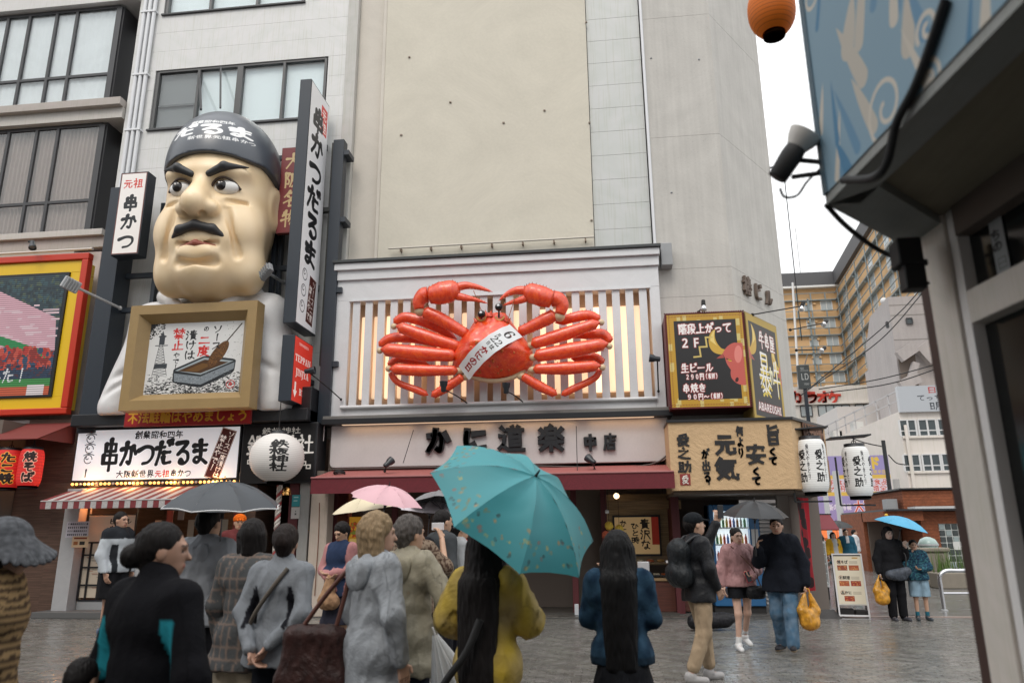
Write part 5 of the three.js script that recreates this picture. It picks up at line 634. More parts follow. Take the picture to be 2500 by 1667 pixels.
// ---------- skewer shop under the statue ----------
{
const t = thing('shop_sign', 'white lit shop sign with large black brush characters between two bulb rows', 'sign'); const z = -14.9, x0 = -11.33, x1 = -7.56, y0 = 2.72, y1 = 3.83;
const tex = canvasTex(1400, 412, (c, w, h) => { c.fillStyle = '#e2e3e8'; c.fillRect(0, 0, w, h); paintText(c, '創業昭和四年', 500, 18, 420, 62, 9, { color: '#17181b' }); paintText(c, '串', 210, 70, 190, 270, 34, { color: '#0d0e10' }); paintText(c, 'かつだるま', 385, 95, 770, 215, 36, { color: '#0d0e10', gap: 0.02, slant: -0.04 }); paintText(c, '大阪新世界', 375, 338, 330, 60, 8, { color: '#17181b' }); paintText(c, '元祖', 708, 338, 128, 60, 8, { color: '#b3362e' }); paintText(c, '串かつ', 840, 338, 180, 60, 8, { color: '#17181b' });
c.save(); c.translate(1290, 10); c.rotate(0.3); c.fillStyle = '#3c1511'; c.fillRect(-40, 0, 130, 420); c.strokeStyle = '#d6c8be'; c.lineWidth = 4; c.strokeRect(-36, 4, 122, 410); paintText(c, 'ソース二度漬けは', 28, 15, 50, 390, 6, { down: true, color: '#e2d8d0' }); paintText(c, '禁止やで!', -30, 60, 54, 300, 7, { down: true, color: '#e2d8d0' }); c.restore();
c.strokeStyle = '#1b1c20'; c.lineWidth = 7; for (let i = 0; i < 3; i++) { c.beginPath(); c.arc(115, 70 + i * 85, 34, 0.6, 6.4); c.stroke(); c.beginPath(); c.arc(105, 60 + i * 85, 11, 0, 4.5); c.stroke(); c.beginPath(); c.moveTo(70, 40 + i * 85); c.quadraticCurveTo(110, 15 + i * 85, 165, 38 + i * 85); c.stroke(); } paintText(c, '｜', 90, 320, 40, 70, 12, { color: '#17181b' }); });
obj('casing', bx(x0, x1, y0, y1, z - 0.3, z - 0.004, 0.01), M.black, t); obj('face', quadGeo(V(x0 + 0.03, y0 + 0.02, z), V(x1 - 0.03, y0 + 0.02, z), V(x1 - 0.03, y1 - 0.02, z), V(x0 + 0.03, y1 - 0.02, z)), litMat(tex, 0.35), t, { uv: true });
const on = glow(1, 0.42, 0.09, 2.6, [0.8, 0.5, 0.2]), off = mat(0.5, 0.45, 0.4, 0.2);
for (const y of [y1 + 0.06, y0 - 0.06]) { obj('bulb_rail', bx(x0, x1, y - 0.05, y + 0.05, z - 0.12, z - 0.02), M.black, t); for (let i = 0; i < 40; i++) obj('bulb', new THREE.SphereGeometry(0.03, 8, 6).translate(x0 + 0.06 + i * (x1 - x0 - 0.12) / 39, y, z + 0.01), i % 4 === 2 ? off : on, t); for (let i = 0; i < 4; i++) { const l = new THREE.PointLight(new THREE.Color(1, 0.45, 0.12), 0.6, 4); l.position.set(x0 + 0.5 + i * 0.93, y, z + 0.08); scene.add(l); } }
}
{ // striped awning, stripe by stripe
const t = thing('striped_awning', 'red and white striped awning with hanging valance over the skewer shop', 'awning'); const x0 = -11.2, x1 = -7.45, n = 31, w = (x1 - x0) / n, red = mat(0.25, 0.04, 0.045, 0.8, { tex: 'fabric', scale: 1 }), white = mat(0.56, 0.53, 0.52, 0.8, { tex: 'fabric', scale: 1 });
for (let i = 0; i < n; i++) { const a = x0 + i * w, b = a + w - 0.002; obj('canvas_stripe', [quadGeo(V(a, 2.27, -13.95), V(b, 2.27, -13.95), V(b, 2.58, -14.95), V(a, 2.58, -14.95)), quadGeo(V(a, 2.255, -13.95), V(b, 2.255, -13.95), V(b, 2.565, -14.95), V(a, 2.565, -14.95)), quadGeo(V(a, 2.255, -13.95), V(b, 2.255, -13.95), V(b, 2.27, -13.95), V(a, 2.27, -13.95))], i % 2 ? white : red, t); obj('valance_stripe', bx(a, b, 2.11, 2.25, -13.962, -13.95), i % 2 ? white : red, t); }
obj('front_bar', bar(V(x0, 2.262, -13.955), V(x1, 2.262, -13.955), 0.014), mat(0.4, 0.38, 0.37, 0.4), t); for (const x of [x0 + 0.05, x1 - 0.05]) obj('stay', bar(V(x, 2.25, -13.98), V(x, 2.5, -14.95), 0.014), M.greyPaint, t);
}
{ // shop body, dark inside
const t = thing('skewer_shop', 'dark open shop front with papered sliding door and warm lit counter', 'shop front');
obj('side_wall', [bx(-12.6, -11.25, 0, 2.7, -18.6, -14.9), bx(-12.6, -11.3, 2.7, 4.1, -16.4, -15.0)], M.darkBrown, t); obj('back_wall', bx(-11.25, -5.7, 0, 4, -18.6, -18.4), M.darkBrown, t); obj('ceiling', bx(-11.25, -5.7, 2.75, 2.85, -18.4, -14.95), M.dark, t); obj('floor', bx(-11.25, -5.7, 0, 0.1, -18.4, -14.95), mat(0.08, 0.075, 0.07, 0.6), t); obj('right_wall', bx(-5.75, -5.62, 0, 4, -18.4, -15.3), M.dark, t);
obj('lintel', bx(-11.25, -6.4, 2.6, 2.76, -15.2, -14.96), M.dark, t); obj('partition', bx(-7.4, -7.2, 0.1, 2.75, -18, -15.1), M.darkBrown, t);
// grey post, notices and lattice door
obj('post', bx(-11.22, -10.88, 0, 2.55, -15.1, -14.7, 0.01), mat(0.42, 0.42, 0.43, 0.6, { tex: 'plaster', scale: 1 }), t); obj('step', bx(-11.4, -9.6, 0, 0.12, -15.3, -14.4, 0.01), mat(0.1, 0.1, 0.1, 0.6), t);
const d = new THREE.Group(); d.name = 'lattice_door'; t.add(d); const dx0 = -10.85, dx1 = -9.75, pap = mat(0.5, 0.44, 0.36, 0.8, { tex: 'plaster', scale: 2 });
const ptex = canvasTex(256, 512, (c, w, h) => { c.fillStyle = '#b5a897'; c.fillRect(0, 0, w, h); paintText(c, 'ビール', 110, 20, 120, 36, 5, { color: '#1c1a18' }); paintText(c, '串かつ', 110, 66, 120, 36, 5, { color: '#1c1a18' }); c.strokeStyle = '#4a443c'; c.lineWidth = 3; c.beginPath(); c.ellipse(165, 190, 26, 60, 0.1, 0, 7); c.stroke(); for (let i = 0; i < 40; i++) { c.fillStyle = ['#8e3b2d', '#3b3833', '#7d756a'][i % 3]; c.globalAlpha = 0.5; c.fillRect(15 + (i * 53) % 220, 260 + (i * 37) % 230, 20 + (i % 4) * 10, 4); } c.globalAlpha = 1; });
obj('paper_panel', quadGeo(V(dx0, 0.35, -14.98), V(dx1, 0.35, -14.98), V(dx1, 2.0, -14.98), V(dx0, 2.0, -14.98)), litMat(ptex, 0.1, 0.8), d, { uv: true }); for (const x of [dx0, dx0 + 0.16, dx0 + 0.42, dx0 + 0.7, dx0 + 0.95, dx1]) obj('lattice_bar', bx(x - 0.016, x + 0.016, 0.3, x === dx0 || x === dx1 ? 2.5 : 1.45, -14.97, -14.94), M.black, d); for (const y of [0.3, 0.6, 0.95, 1.2, 1.45, 2.02]) obj('lattice_bar', bx(dx0, dx1, y - 0.016, y + 0.016, -14.965, -14.938), M.black, d); obj('kick_panel', bx(dx0, dx1, 0.1, 0.3, -15, -14.95), M.greyPaint, d);
for (const [x, y, r] of [[-10.6, 2.24, 0.07], [-10.0, 2.22, 0.05]]) { obj('orange_lamp', ball(x, y, -15.05, r, 10, 8), glow(1, 0.22, 0.03, 2.2), t); const l = new THREE.PointLight(new THREE.Color(1, 0.3, 0.08), 0.6, 3); l.position.set(x, y, -14.9); scene.add(l); }
// counter and poster wall seen behind the customers
for (let i = 0; i < 9; i++) { const x = -9.5 + i * 0.25, y = 1.5 + (i % 3) * 0.2; obj('menu_slip', bx(x, x + 0.14, y, y + 0.4, -15.25, -15.24), mat(...[[0.3, 0.27, 0.22], [0.24, 0.06, 0.05], [0.2, 0.2, 0.2]][i % 3], 0.8), t); }
obj('counter', bx(-9.5, -7.45, 0.1, 1.05, -16, -15.4, 0.02), M.darkBrown, t); const l = new THREE.PointLight(new THREE.Color(1, 0.7, 0.42), 3.5, 8); l.position.set(-8.6, 2.5, -16.2); scene.add(l); obj('ceiling_lamp', ball(-8.6, 2.62, -16.2, 0.09, 12, 8), glow(1, 0.72, 0.45, 3), t);
// stair entrance beside it
obj('door_jamb', bx(-6.42, -6.22, 0, 2.6, -15.3, -14.95), M.maroon, t); obj('entrance_panel', bx(-6.22, -5.8, 0.4, 2.6, -15.4, -15.36), mat(0.1, 0.03, 0.022, 0.6, { tex: 'wood', scale: 1 }), t);
}
function notice(label, a, b, z, draw, m, group, cat = 'notice') { const p = P(...a, z), q = P(...b, z); const t = tag(obj('paper_notice', quadGeo(V(p.x, q.y, z), V(q.x, q.y, z), V(q.x, p.y, z), V(p.x, p.y, z)), printMat(canvasTex(192, 192, draw), 0.8), scene, { uv: true }), label, cat, group); return t; }
notice('white paper notice with rows of small print taped to the grey post', [163, 1273], [213, 1312], -14.69, (c, w, h) => { c.fillStyle = '#b9b6bf'; c.fillRect(0, 0, w, h); for (let i = 0; i < 4; i++) { c.fillStyle = '#3a3842'; for (let k = 0; k < 10; k++) c.fillRect(14 + k * 17, 20 + i * 42, 6 + (k * 7 + i * 5) % 8, 22); } });
notice('cream menu paper with small food pictures taped below the white notice', [176, 1309], [213, 1336], -14.68, (c, w, h) => { c.fillStyle = '#c5a989'; c.fillRect(0, 0, w, h); c.fillStyle = '#7a3521'; c.fillRect(20, 20, 150, 30); c.fillStyle = '#2a2622'; c.fillRect(90, 90, 60, 60); c.fillStyle = '#94572e'; c.fillRect(20, 90, 50, 60); });
notice('small teal and white sticker on the pillar by the stair door', [713, 1208], [731, 1236], -14.93, (c, w, h) => { c.fillStyle = '#35898f'; c.fillRect(0, 0, w, h); c.fillStyle = '#a9c9c9'; c.fillRect(40, 30, 110, 20); c.fillRect(40, 90, 90, 16); });
notice('white paper strip below the teal sticker on the pillar', [711, 1238], [730, 1266], -14.93, (c, w, h) => { c.fillStyle = '#b5b2ae'; c.fillRect(0, 0, w, h); c.fillStyle = '#555'; c.fillRect(90, 60, 20, 20); c.fillRect(80, 100, 40, 30); });
{ // two pale pillars between the shops
const t = thing('pillar', 'grey pillar beside the stair door with stickers', 'pillar', [0, 0, 0], 0, 'pillars between the shops'); obj('shaft', bx(-6.22 + 0.02, -5.98, 0, 2.75, -15.2, -14.95, 0.01), mat(0.36, 0.36, 0.36, 0.7, { tex: 'stain', scale: 0.6 }), t);
const u = thing('pillar', 'broad cream pillar with a rusty cable standing at the red awning end', 'pillar', [0, 0, 0], 0, 'pillars between the shops'); obj('shaft', bx(-5.93, -5.56, 0, 2.6, -15.25, -14.9, 0.02), mat(0.6, 0.52, 0.46, 0.75, { tex: 'stain', scale: 0.5 }), u); obj('cable', tube([V(-5.74, 2.2, -14.88), V(-5.72, 1.6, -14.88), V(-5.73, 0.4, -14.88)], 0.008, 20), mat(0.2, 0.08, 0.04, 0.7), u);
}
{ // stall sign box with white characters behind the round lantern
const t = thing('dark_shop_sign', 'black shop sign with white characters and scroll marks behind the round lantern', 'sign'); const z = -14.85; obj('casing', bx(-7.5, -5.85, 2.6, 3.86, -15.4, z - 0.004, 0.02), M.black, t);
const tex = canvasTex(768, 580, (c, w, h) => { c.fillStyle = '#0c0c0e'; c.fillRect(0, 0, w, h); paintText(c, '鉄板神社', 190, 30, 420, 64, 8, { color: '#cfcac2' }); paintText(c, '鉄板神社', 40, 110, 720, 200, 22, { color: '#d8d4ce' }); c.strokeStyle = '#cfcac2'; c.lineWidth = 12; for (const s of [0, 1]) { const x = s ? w - 200 : 40; c.strokeRect(x + 20, 360, 40, 34); c.strokeRect(x + 75, 385, 40, 34); c.strokeRect(x + 125, 420, 40, 34); } });
obj('face', quadGeo(V(-7.46, 2.64, z), V(-5.9, 2.64, z), V(-5.9, 3.82, z), V(-7.46, 3.82, z)), litMat(tex, 0.15), t, { uv: true });
}
// paper lanterns
function lantern(name, label, at, R, Hh, tex, o = {}) {
const t = thing(name, label, 'lantern', [at.x, at.y, at.z], o.turn || 0, o.group); const n = o.ribs || 16, prof = [], cyl = o.cyl ?? 0.5; for (let i = 0; i <= n * 2; i++) { const v = i / (n * 2) * 2 - 1, r = R * Math.pow(1 - Math.pow(Math.abs(v), o.pow || 3) * (1 - cyl), o.pow2 || 0.6); prof.push([r * (i % 2 ? 0.985 : 1), v * Hh / 2]); }
const g = lathe(prof, 40).rotateY(-Math.PI); const m = litMat(tex, o.lit ?? 0.15, 0.7); raw('paper_shade', g, m, t);
const e = prof[0][0]; for (const s of [-1, 1]) obj('rim', lathe([[e * 0.96, 0], [e * 0.96, Hh * 0.07], [e * 0.5, Hh * 0.072], [0.001, Hh * 0.072]], 24).scale(1, s, 1).translate(0, s * Hh / 2, 0), o.rimM || M.black, t);
obj('hanger', [bar(V(0, Hh * 0.57, 0), V(0, Hh * 0.57 + (o.hang || 0.2), 0), 0.01), new THREE.TorusGeometry(0.04, 0.008, 6, 12).translate(0, Hh * 0.6, 0)], M.blackMatt, t); return t;
}
lantern('round_lantern', 'large round white paper lantern with a column of black characters', V(-6.41, 3.06, -14.2), 0.53, 0.93, canvasTex(1024, 512, (c, w, h) => { c.fillStyle = '#dcd8d4'; c.fillRect(0, 0, w, h); paintText(c, '鉄板神社', 470, 90, 110, 330, 17, { down: true, color: '#121214', gap: 0.04 }); for (let i = 0; i < 26; i++) { c.fillStyle = 'rgba(110,100,92,0.35)'; c.fillRect(0, i * 20, w, 2); } }), { pow: 2.2, cyl: 0.1, pow2: 0.5, ribs: 18, hang: 0.6, turn: 0.42, lit: 0.02 });
{ // bell rope
const t = thing('bell_rope', 'red and white twisted bell rope with a small brass bell', 'rope', [-6.42, 0, -14.45]); for (const [k, m] of [[0, mat(0.55, 0.5, 0.46, 0.8)], [1, mat(0.3, 0.05, 0.05, 0.8)], [2, mat(0.5, 0.46, 0.42, 0.8)]]) { const pts = []; for (let i = 0; i <= 60; i++) { const a = i * 0.7 + k * 2.09; pts.push(V(Math.cos(a) * 0.03, 2.55 - i * 0.025, Math.sin(a) * 0.03)); } obj('strand', tube(pts, 0.03, 120, 6), m, t); }
obj('tassel', lathe([[0.02, 1.06], [0.05, 1.02], [0.07, 0.8], [0.001, 0.78]], 12), mat(0.45, 0.4, 0.36, 0.9), t); obj('bell', [lathe([[0.01, 0.16], [0.06, 0.13], [0.07, 0.06], [0.09, 0], [0.07, 0.0], [0.001, 0.03]], 16).translate(0.2, 2.33, 0.1), new THREE.TorusGeometry(0.075, 0.012, 8, 16).rotateX(1.57).translate(0.2, 2.4, 0.1)], mat(0.8, 0.45, 0.15, 0.25, { metalness: 1 }), t); obj('hook', bar(V(0, 2.55, 0), V(0, 2.75, -0.3), 0.012), M.blackMatt, t);
}
// ---------- screen board and stall at the left ----------
{
const z = -14.9, t = thing('screen_board', 'lit picture screen in a thick yellow and red frame', 'screen'); const a = P(213, 619, z), b = P(163, 1011, z), s = P(166, 666, z), s2 = P(127, 969, z); const L = -18;
const red = mat(0.52, 0.035, 0.012, 0.35), yel = mat(0.78, 0.5, 0.015, 0.35); obj('red_frame', [bx(L, b.x + 0.02, a.y - 0.16, a.y, z - 0.1, z + 0.08, 0.02), bx(L, b.x + 0.02, b.y, b.y + 0.14, z - 0.1, z + 0.08, 0.02), bx(b.x - 0.14, b.x + 0.02, b.y + 0.14, a.y - 0.16, z - 0.1, z + 0.08, 0.02)], red, t);
obj('yellow_frame', [bx(L, b.x - 0.14, s.y, a.y - 0.16, z - 0.4, z + 0.02, 0.01), bx(L, b.x - 0.14, b.y + 0.14, s2.y, z - 0.4, z + 0.02, 0.01), bx(s2.x, b.x - 0.141, s2.y, s.y, z - 0.4, z + 0.018, 0.01)], yel, t); obj('screen_bezel', bx(L, s2.x, s2.y, s.y, z - 0.4, z + 0.06), M.black, t);
const tex = canvasTex(1024, 512, (c, w, h) => { c.fillStyle = '#2e4048'; c.fillRect(0, 0, w, h); for (let i = 0; i < 700; i++) { c.fillStyle = ['#37535a', '#24333a', '#4c5a4a'][i % 3]; c.fillRect(rnd() * w, rnd() * h * 0.4, 30 * rnd(), 14); } c.fillStyle = '#d9a9b4'; c.beginPath(); c.moveTo(0, 0); c.lineTo(520, 40); c.lineTo(1000, 190); c.lineTo(1024, 330); c.lineTo(0, 330); c.fill(); c.fillStyle = '#e3c3ca'; for (let i = 0; i < 40; i++) c.fillRect(500 + rnd() * 480, 120 + rnd() * 180, 120 * rnd(), 8); c.fillStyle = '#2a8a4e'; c.beginPath(); c.moveTo(560, 240); c.lineTo(1024, 345); c.lineTo(1024, 372); c.lineTo(560, 280); c.fill(); for (let i = 0; i < 520; i++) { c.fillStyle = ['#b8352c', '#8d2a25', '#c9503f', '#2f4a66'][i % 4]; const x = rnd() * w; c.beginPath(); c.arc(x, 290 + rnd() * 110 + (x / w) * 40, 6 + rnd() * 16, 0, 7); c.fill(); } c.fillStyle = '#24374f'; c.fillRect(0, 405, w, 40); for (let i = 0; i < 260; i++) { c.fillStyle = ['#2a3f5c', '#4a2f3c', '#1c2c44'][i % 3]; c.fillRect(rnd() * w, 380 + rnd() * 66, 26 * rnd(), 8); } c.fillStyle = '#3d8a45'; c.fillRect(0, 446, w, 30); c.fillStyle = '#c65a3a'; c.fillRect(0, 476, w, 36); c.fillStyle = '#e0d4d4'; c.fillRect(880, 470, 110, 42); paintText(c, 'した!', 620, 400, 250, 60, 9, { color: '#e4e4e4' }); c.fillStyle = 'rgba(0,0,0,0.5)'; for (let y = 0; y < h; y += 9) c.fillRect(0, y, w, 4); });
const sm = litMat(tex, 0.85, 0.5); sm.color.setRGB(0.1, 0.1, 0.1); obj('screen', quadGeo(V(s2.x - 3.9, s2.y + 0.05, z + 0.064), V(s2.x - 0.07, s2.y + 0.05, z + 0.064), V(s2.x - 0.07, s.y - 0.05, z + 0.064), V(s2.x - 3.9, s.y - 0.05, z + 0.064)), sm, t, { uv: true });
spotlight('black box spotlight on the pipe above the yellow frame', P(78, 604, -14.6), P(78, 700, -14.3), P(70, 590, -15.35), 'spotlights round the crab').userData.group = 'spotlights above the screen';
}
{ // red stall awning, lanterns, dark stall
const t = thing('dark_red_awning', 'plain dark red awning below the yellow framed screen', 'awning'); const p = P(180, 1026, -14.9); obj('canvas_top', bx(-18, p.x, -0.01, 0.01, 0, 1.3).rotateX(0.42).translate(0, p.y, -15.1), mat(0.2, 0.03, 0.025, 0.7, { tex: 'stain', scale: 0.6 }), t); obj('header_bar', bx(-18, p.x, p.y - 0.02, p.y + 0.06, -15.3, -15.02, 0.01), mat(0.4, 0.38, 0.37, 0.5), t); obj('end_flap', new THREE.ExtrudeGeometry(new THREE.Shape([new THREE.Vector2(15.1, p.y), new THREE.Vector2(13.9, p.y - 0.53), new THREE.Vector2(15.1, p.y - 0.5)]), { depth: 0.01, bevelEnabled: false }).rotateY(Math.PI / 2).translate(p.x - 0.01, 0, 0), mat(0.12, 0.02, 0.018, 0.7), t);
const lt = (s, yc) => canvasTex(512, 256, (c, w, h) => { c.fillStyle = '#c22420'; c.fillRect(0, 0, w, h); c.fillStyle = '#9c1b1a'; for (let i = 0; i < 12; i++) c.fillRect(0, i * 22, w, 3); paintText(c, s, 215, 20, 85, 215, 15, { down: true, color: '#1a0c0a', outline: 5, outColor: yc }); });
lantern('red_lantern', 'red paper lantern with black characters beside the dark stall wall', P(73, 1142, -14.2), 0.23, 0.74, lt('焼そば', '#d9a08c'), { cyl: 0.72, pow: 5, turn: 0.5, lit: 0.35, group: 'red stall lanterns', hang: 0.15 }); lantern('red_lantern', 'red paper lantern with yellow edged characters cut by the picture side', P(18, 1145, -14.2), 0.26, 0.76, lt('たこ焼', '#d99a35'), { cyl: 0.72, pow: 5, turn: 0.6, lit: 0.3, group: 'red stall lanterns', hang: 0.15 });
const st = thing('food_stall', 'dark food stall with an orange lit banner under the red lanterns', 'stall'); obj('side_wall', bx(-12.9, -12.62, 0, 4, -16.5, -14.3), M.dark, st); obj('back_wall', bx(-18, -12.9, 0, 4.1, -16.6, -16.4), M.dark, st); obj('ceiling', bx(-18, -12.9, 3.2, 3.3, -16.4, -14.2), M.dark, st);
obj('banner', quadGeo(V(-17, 1.45, -14.9), V(-12.95, 1.45, -14.9), V(-12.95, 2.2, -14.9), V(-17, 2.2, -14.9)), litMat(canvasTex(512, 96, (c, w, h) => { c.fillStyle = '#c5501d'; c.fillRect(0, 0, w, h); c.fillStyle = '#d98a3a'; c.fillRect(0, 40, w, 14); paintText(c, 'たこ焼そば', 280, 8, 220, 30, 5, { color: '#e6c08a' }); c.fillStyle = '#a3281c'; c.fillRect(0, 68, w, 28); }), 0.4), st, { uv: true });
obj('tube_lamp', bar(V(-17, 2.3, -14.7), V(-13.1, 2.3, -14.7), 0.03), glow(1, 0.96, 0.9, 3), st); const l = new THREE.RectAreaLight(0xfff2e0, 6, 3, 0.05); l.position.set(-15, 2.26, -14.68); l.lookAt(-15, 1, -14.4); scene.add(l); obj('counter', bx(-17, -12.9, 0, 1.0, -15.4, -14.7, 0.02), M.darkBrown, st); obj('gas_lamp', ball(-13.35, 1.42, -14.7, 0.07, 10, 8), glow(1, 0.8, 0.3, 3), st); obj('grey_panel', bx(-13.2, -12.85, 0.1, 1.35, -14.3, -14.24), M.greyPaint, st);
}
// ---------- crab shop inside ----------
{
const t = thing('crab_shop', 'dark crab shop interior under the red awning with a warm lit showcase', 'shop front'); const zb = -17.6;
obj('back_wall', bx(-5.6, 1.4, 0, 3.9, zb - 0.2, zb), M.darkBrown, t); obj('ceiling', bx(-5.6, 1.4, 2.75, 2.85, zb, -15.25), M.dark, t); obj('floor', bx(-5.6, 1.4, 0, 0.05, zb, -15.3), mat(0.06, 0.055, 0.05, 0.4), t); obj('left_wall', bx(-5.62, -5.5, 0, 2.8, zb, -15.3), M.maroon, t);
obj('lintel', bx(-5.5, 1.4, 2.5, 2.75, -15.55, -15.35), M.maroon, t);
for (const px of [1405, 1480, 960, 1660]) { const x = P(px, 1400, -15.5).x; obj('post', bx(x - 0.06, x + 0.06, 0, 2.6, -15.55, -15.43, 0.01), M.maroon, t); }
// showcase with calligraphy board
const w0 = P(1482, 1300, -16.2).x, w1 = P(1640, 1300, -16.2).x; obj('showcase_back', bx(w0 - 0.1, w1 + 0.1, 0.9, 2.35, -16.35, -16.3), mat(0.5, 0.36, 0.2, 0.7, { tex: 'wood', scale: 1 }), t); obj('showcase_header', bx(w0 - 0.05, w1 + 0.2, 2.02, 2.2, -16.0, -15.9), M.woodTan, t);
const ct = canvasTex(512, 400, (c, w, h) => { c.fillStyle = '#c9a878'; c.fillRect(0, 0, w, h); paintText(c, '責沢な', 300, 20, 110, 340, 16, { down: true, color: '#17120e' }); paintText(c, 'ひと時', 190, 60, 90, 230, 13, { down: true, color: '#17120e' }); paintText(c, 'かに', 60, 30, 80, 160, 12, { down: true, color: '#17120e' }); paintText(c, '道楽の', 80, 200, 60, 170, 8, { down: true, color: '#17120e' }); c.fillStyle = '#8c2c20'; c.fillRect(430, 0, 82, 300); });
const c0 = P(1500, 1263, -16.25), c1 = P(1612, 1352, -16.25); obj('board_frame', bx(c0.x - 0.04, c1.x + 0.04, c1.y - 0.04, c0.y + 0.04, -16.29, -16.25), M.black, t); obj('calligraphy_board', quadGeo(V(c0.x, c1.y, -16.245), V(c1.x, c1.y, -16.245), V(c1.x, c0.y, -16.245), V(c0.x, c0.y, -16.245)), litMat(ct, 0.18, 0.7), t, { uv: true });
obj('counter', bx(w0, w1 + 0.25, 0.05, 0.62, -16.0, -15.62, 0.01), mat(0.14, 0.04, 0.025, 0.5, { tex: 'wood', scale: 1 }), t); obj('counter_top', bx(w0, w1 + 0.25, 0.62, 0.68, -16.05, -15.58, 0.01), M.woodTan, t); obj('glass_guard', bx(w0, w1 + 0.25, 0.68, 1.1, -15.6, -15.594), M.glass, t);
const food = [mat(0.5, 0.1, 0.02, 0.4), mat(0.55, 0.3, 0.08, 0.5), mat(0.6, 0.5, 0.36, 0.6)]; for (let i = 0; i < 9; i++) { const x = w0 + 0.15 + i * 0.16, tr = obj('tray', bx(x - 0.07, x + 0.07, 0.7, 0.73, -15.9, -15.66, 0.005), M.black, t); obj('food', [0, 1, 2, 3, 4, 5].map((k) => new THREE.SphereGeometry(0.026, 6, 5).scale(1, 0.7, 1.4).translate(x - 0.04 + (k % 3) * 0.04, 0.745, -15.84 + (k > 2 ? 0.1 : 0))), food[i % 3], tr); } obj('shelf', bx(w0, w1, 0.93, 0.96, -16.25, -16.0), M.woodTan, t); for (let i = 0; i < 6; i++) { const x = w0 + 0.2 + i * 0.22; obj('food', [new THREE.SphereGeometry(0.07, 8, 6).scale(1.2, 0.5, 0.8).translate(x, 0.99, -16.12)], food[i % 3], t); }
obj('price_card', bx(w1 - 0.1, w1 + 0.02, 0.98, 1.12, -15.95, -15.94), mat(0.5, 0.42, 0.3, 0.7), t);
for (const [x, y, z, k] of [[0.3, 2.3, -15.95, 1.6], [-4.4, 2.3, -16.4, 1.0]]) { const l = new THREE.PointLight(new THREE.Color(1, 0.62, 0.3), k, 6); l.position.set(x, y - 0.12, z); scene.add(l); obj('lamp', ball(x, y, z, 0.06, 10, 8), glow(1, 0.66, 0.36, 3), t); }
// left part: poster wall and dark doors
const pm = canvasTex(128, 192, (c, w, h) => { c.fillStyle = '#c9912e'; c.fillRect(0, 0, w, h); for (let i = 0; i < 60; i++) { c.fillStyle = ['#b3482a', '#d8a03a', '#8a5a20', '#7d8a3a'][i % 4]; c.beginPath(); c.arc(10 + rnd() * 108, 40 + rnd() * 90, 5 + rnd() * 9, 0, 7); c.fill(); } c.fillStyle = '#e0c070'; c.fillRect(8, 150, 112, 30); });
const q0 = P(853, 1262, -15.9), q1 = P(888, 1330, -15.9); obj('food_poster', quadGeo(V(q0.x, q1.y, -15.9), V(q1.x, q1.y, -15.9), V(q1.x, q0.y, -15.9), V(q0.x, q0.y, -15.9)), litMat(pm, 0.25), t, { uv: true }); obj('poster_wall', bx(-5.4, -3.6, 0.1, 2.5, -16.0, -15.93), M.darkBrown, t); obj('red_poster', bx(q1.x + 0.05, q1.x + 0.3, q1.y + 0.2, q0.y + 0.1, -15.92, -15.91), mat(0.4, 0.05, 0.03, 0.6), t);
for (let i = 0; i < 4; i++) { const x = -3.4 + i * 0.62; obj('door_leaf', bx(x, x + 0.58, 0.06, 2.4, -16.9, -16.85, 0.01), M.darkBrown, t); obj('door_glass', bx(x + 0.1, x + 0.48, 0.9, 2.2, -16.849, -16.845), mat(0.02, 0.02, 0.02, 0.1), t); }
obj('white_box', bx(P(1403, 1490, -15.2).x, P(1413, 1490, -15.2).x, 0.02, 0.22, -15.3, -15.2, 0.005), mat(0.5, 0.52, 0.55, 0.5), t);
const pom = thing('pompom_garland', 'hanging yellow and red pompom balls in the crab shop entrance', 'decoration'); for (const [px, py, r, c] of [[1487, 1283, 0.085, [0.6, 0.42, 0.06]], [1512, 1291, 0.085, [0.6, 0.42, 0.06]], [1480, 1306, 0.085, [0.45, 0.1, 0.05]], [1482, 1249, 0.04, [0.6, 0.6, 0.6]]]) { const q = P(px, py, -15.2); const g = new THREE.IcosahedronGeometry(r, 3), pp = g.attributes.position; for (let i = 0; i < pp.count; i++) { const k = 1 + 0.12 * noise3(pp.getX(i) * 60, pp.getY(i) * 60, pp.getZ(i) * 60); pp.setXYZ(i, pp.getX(i) * k, pp.getY(i) * k, pp.getZ(i) * k); } g.computeVertexNormals(); obj('pompom', g.translate(q.x, q.y, q.z), mat(...c, 0.9), pom); obj('string', bar(q, V(q.x, 2.5, q.z), 0.004, 4), M.blackMatt, pom); }
}
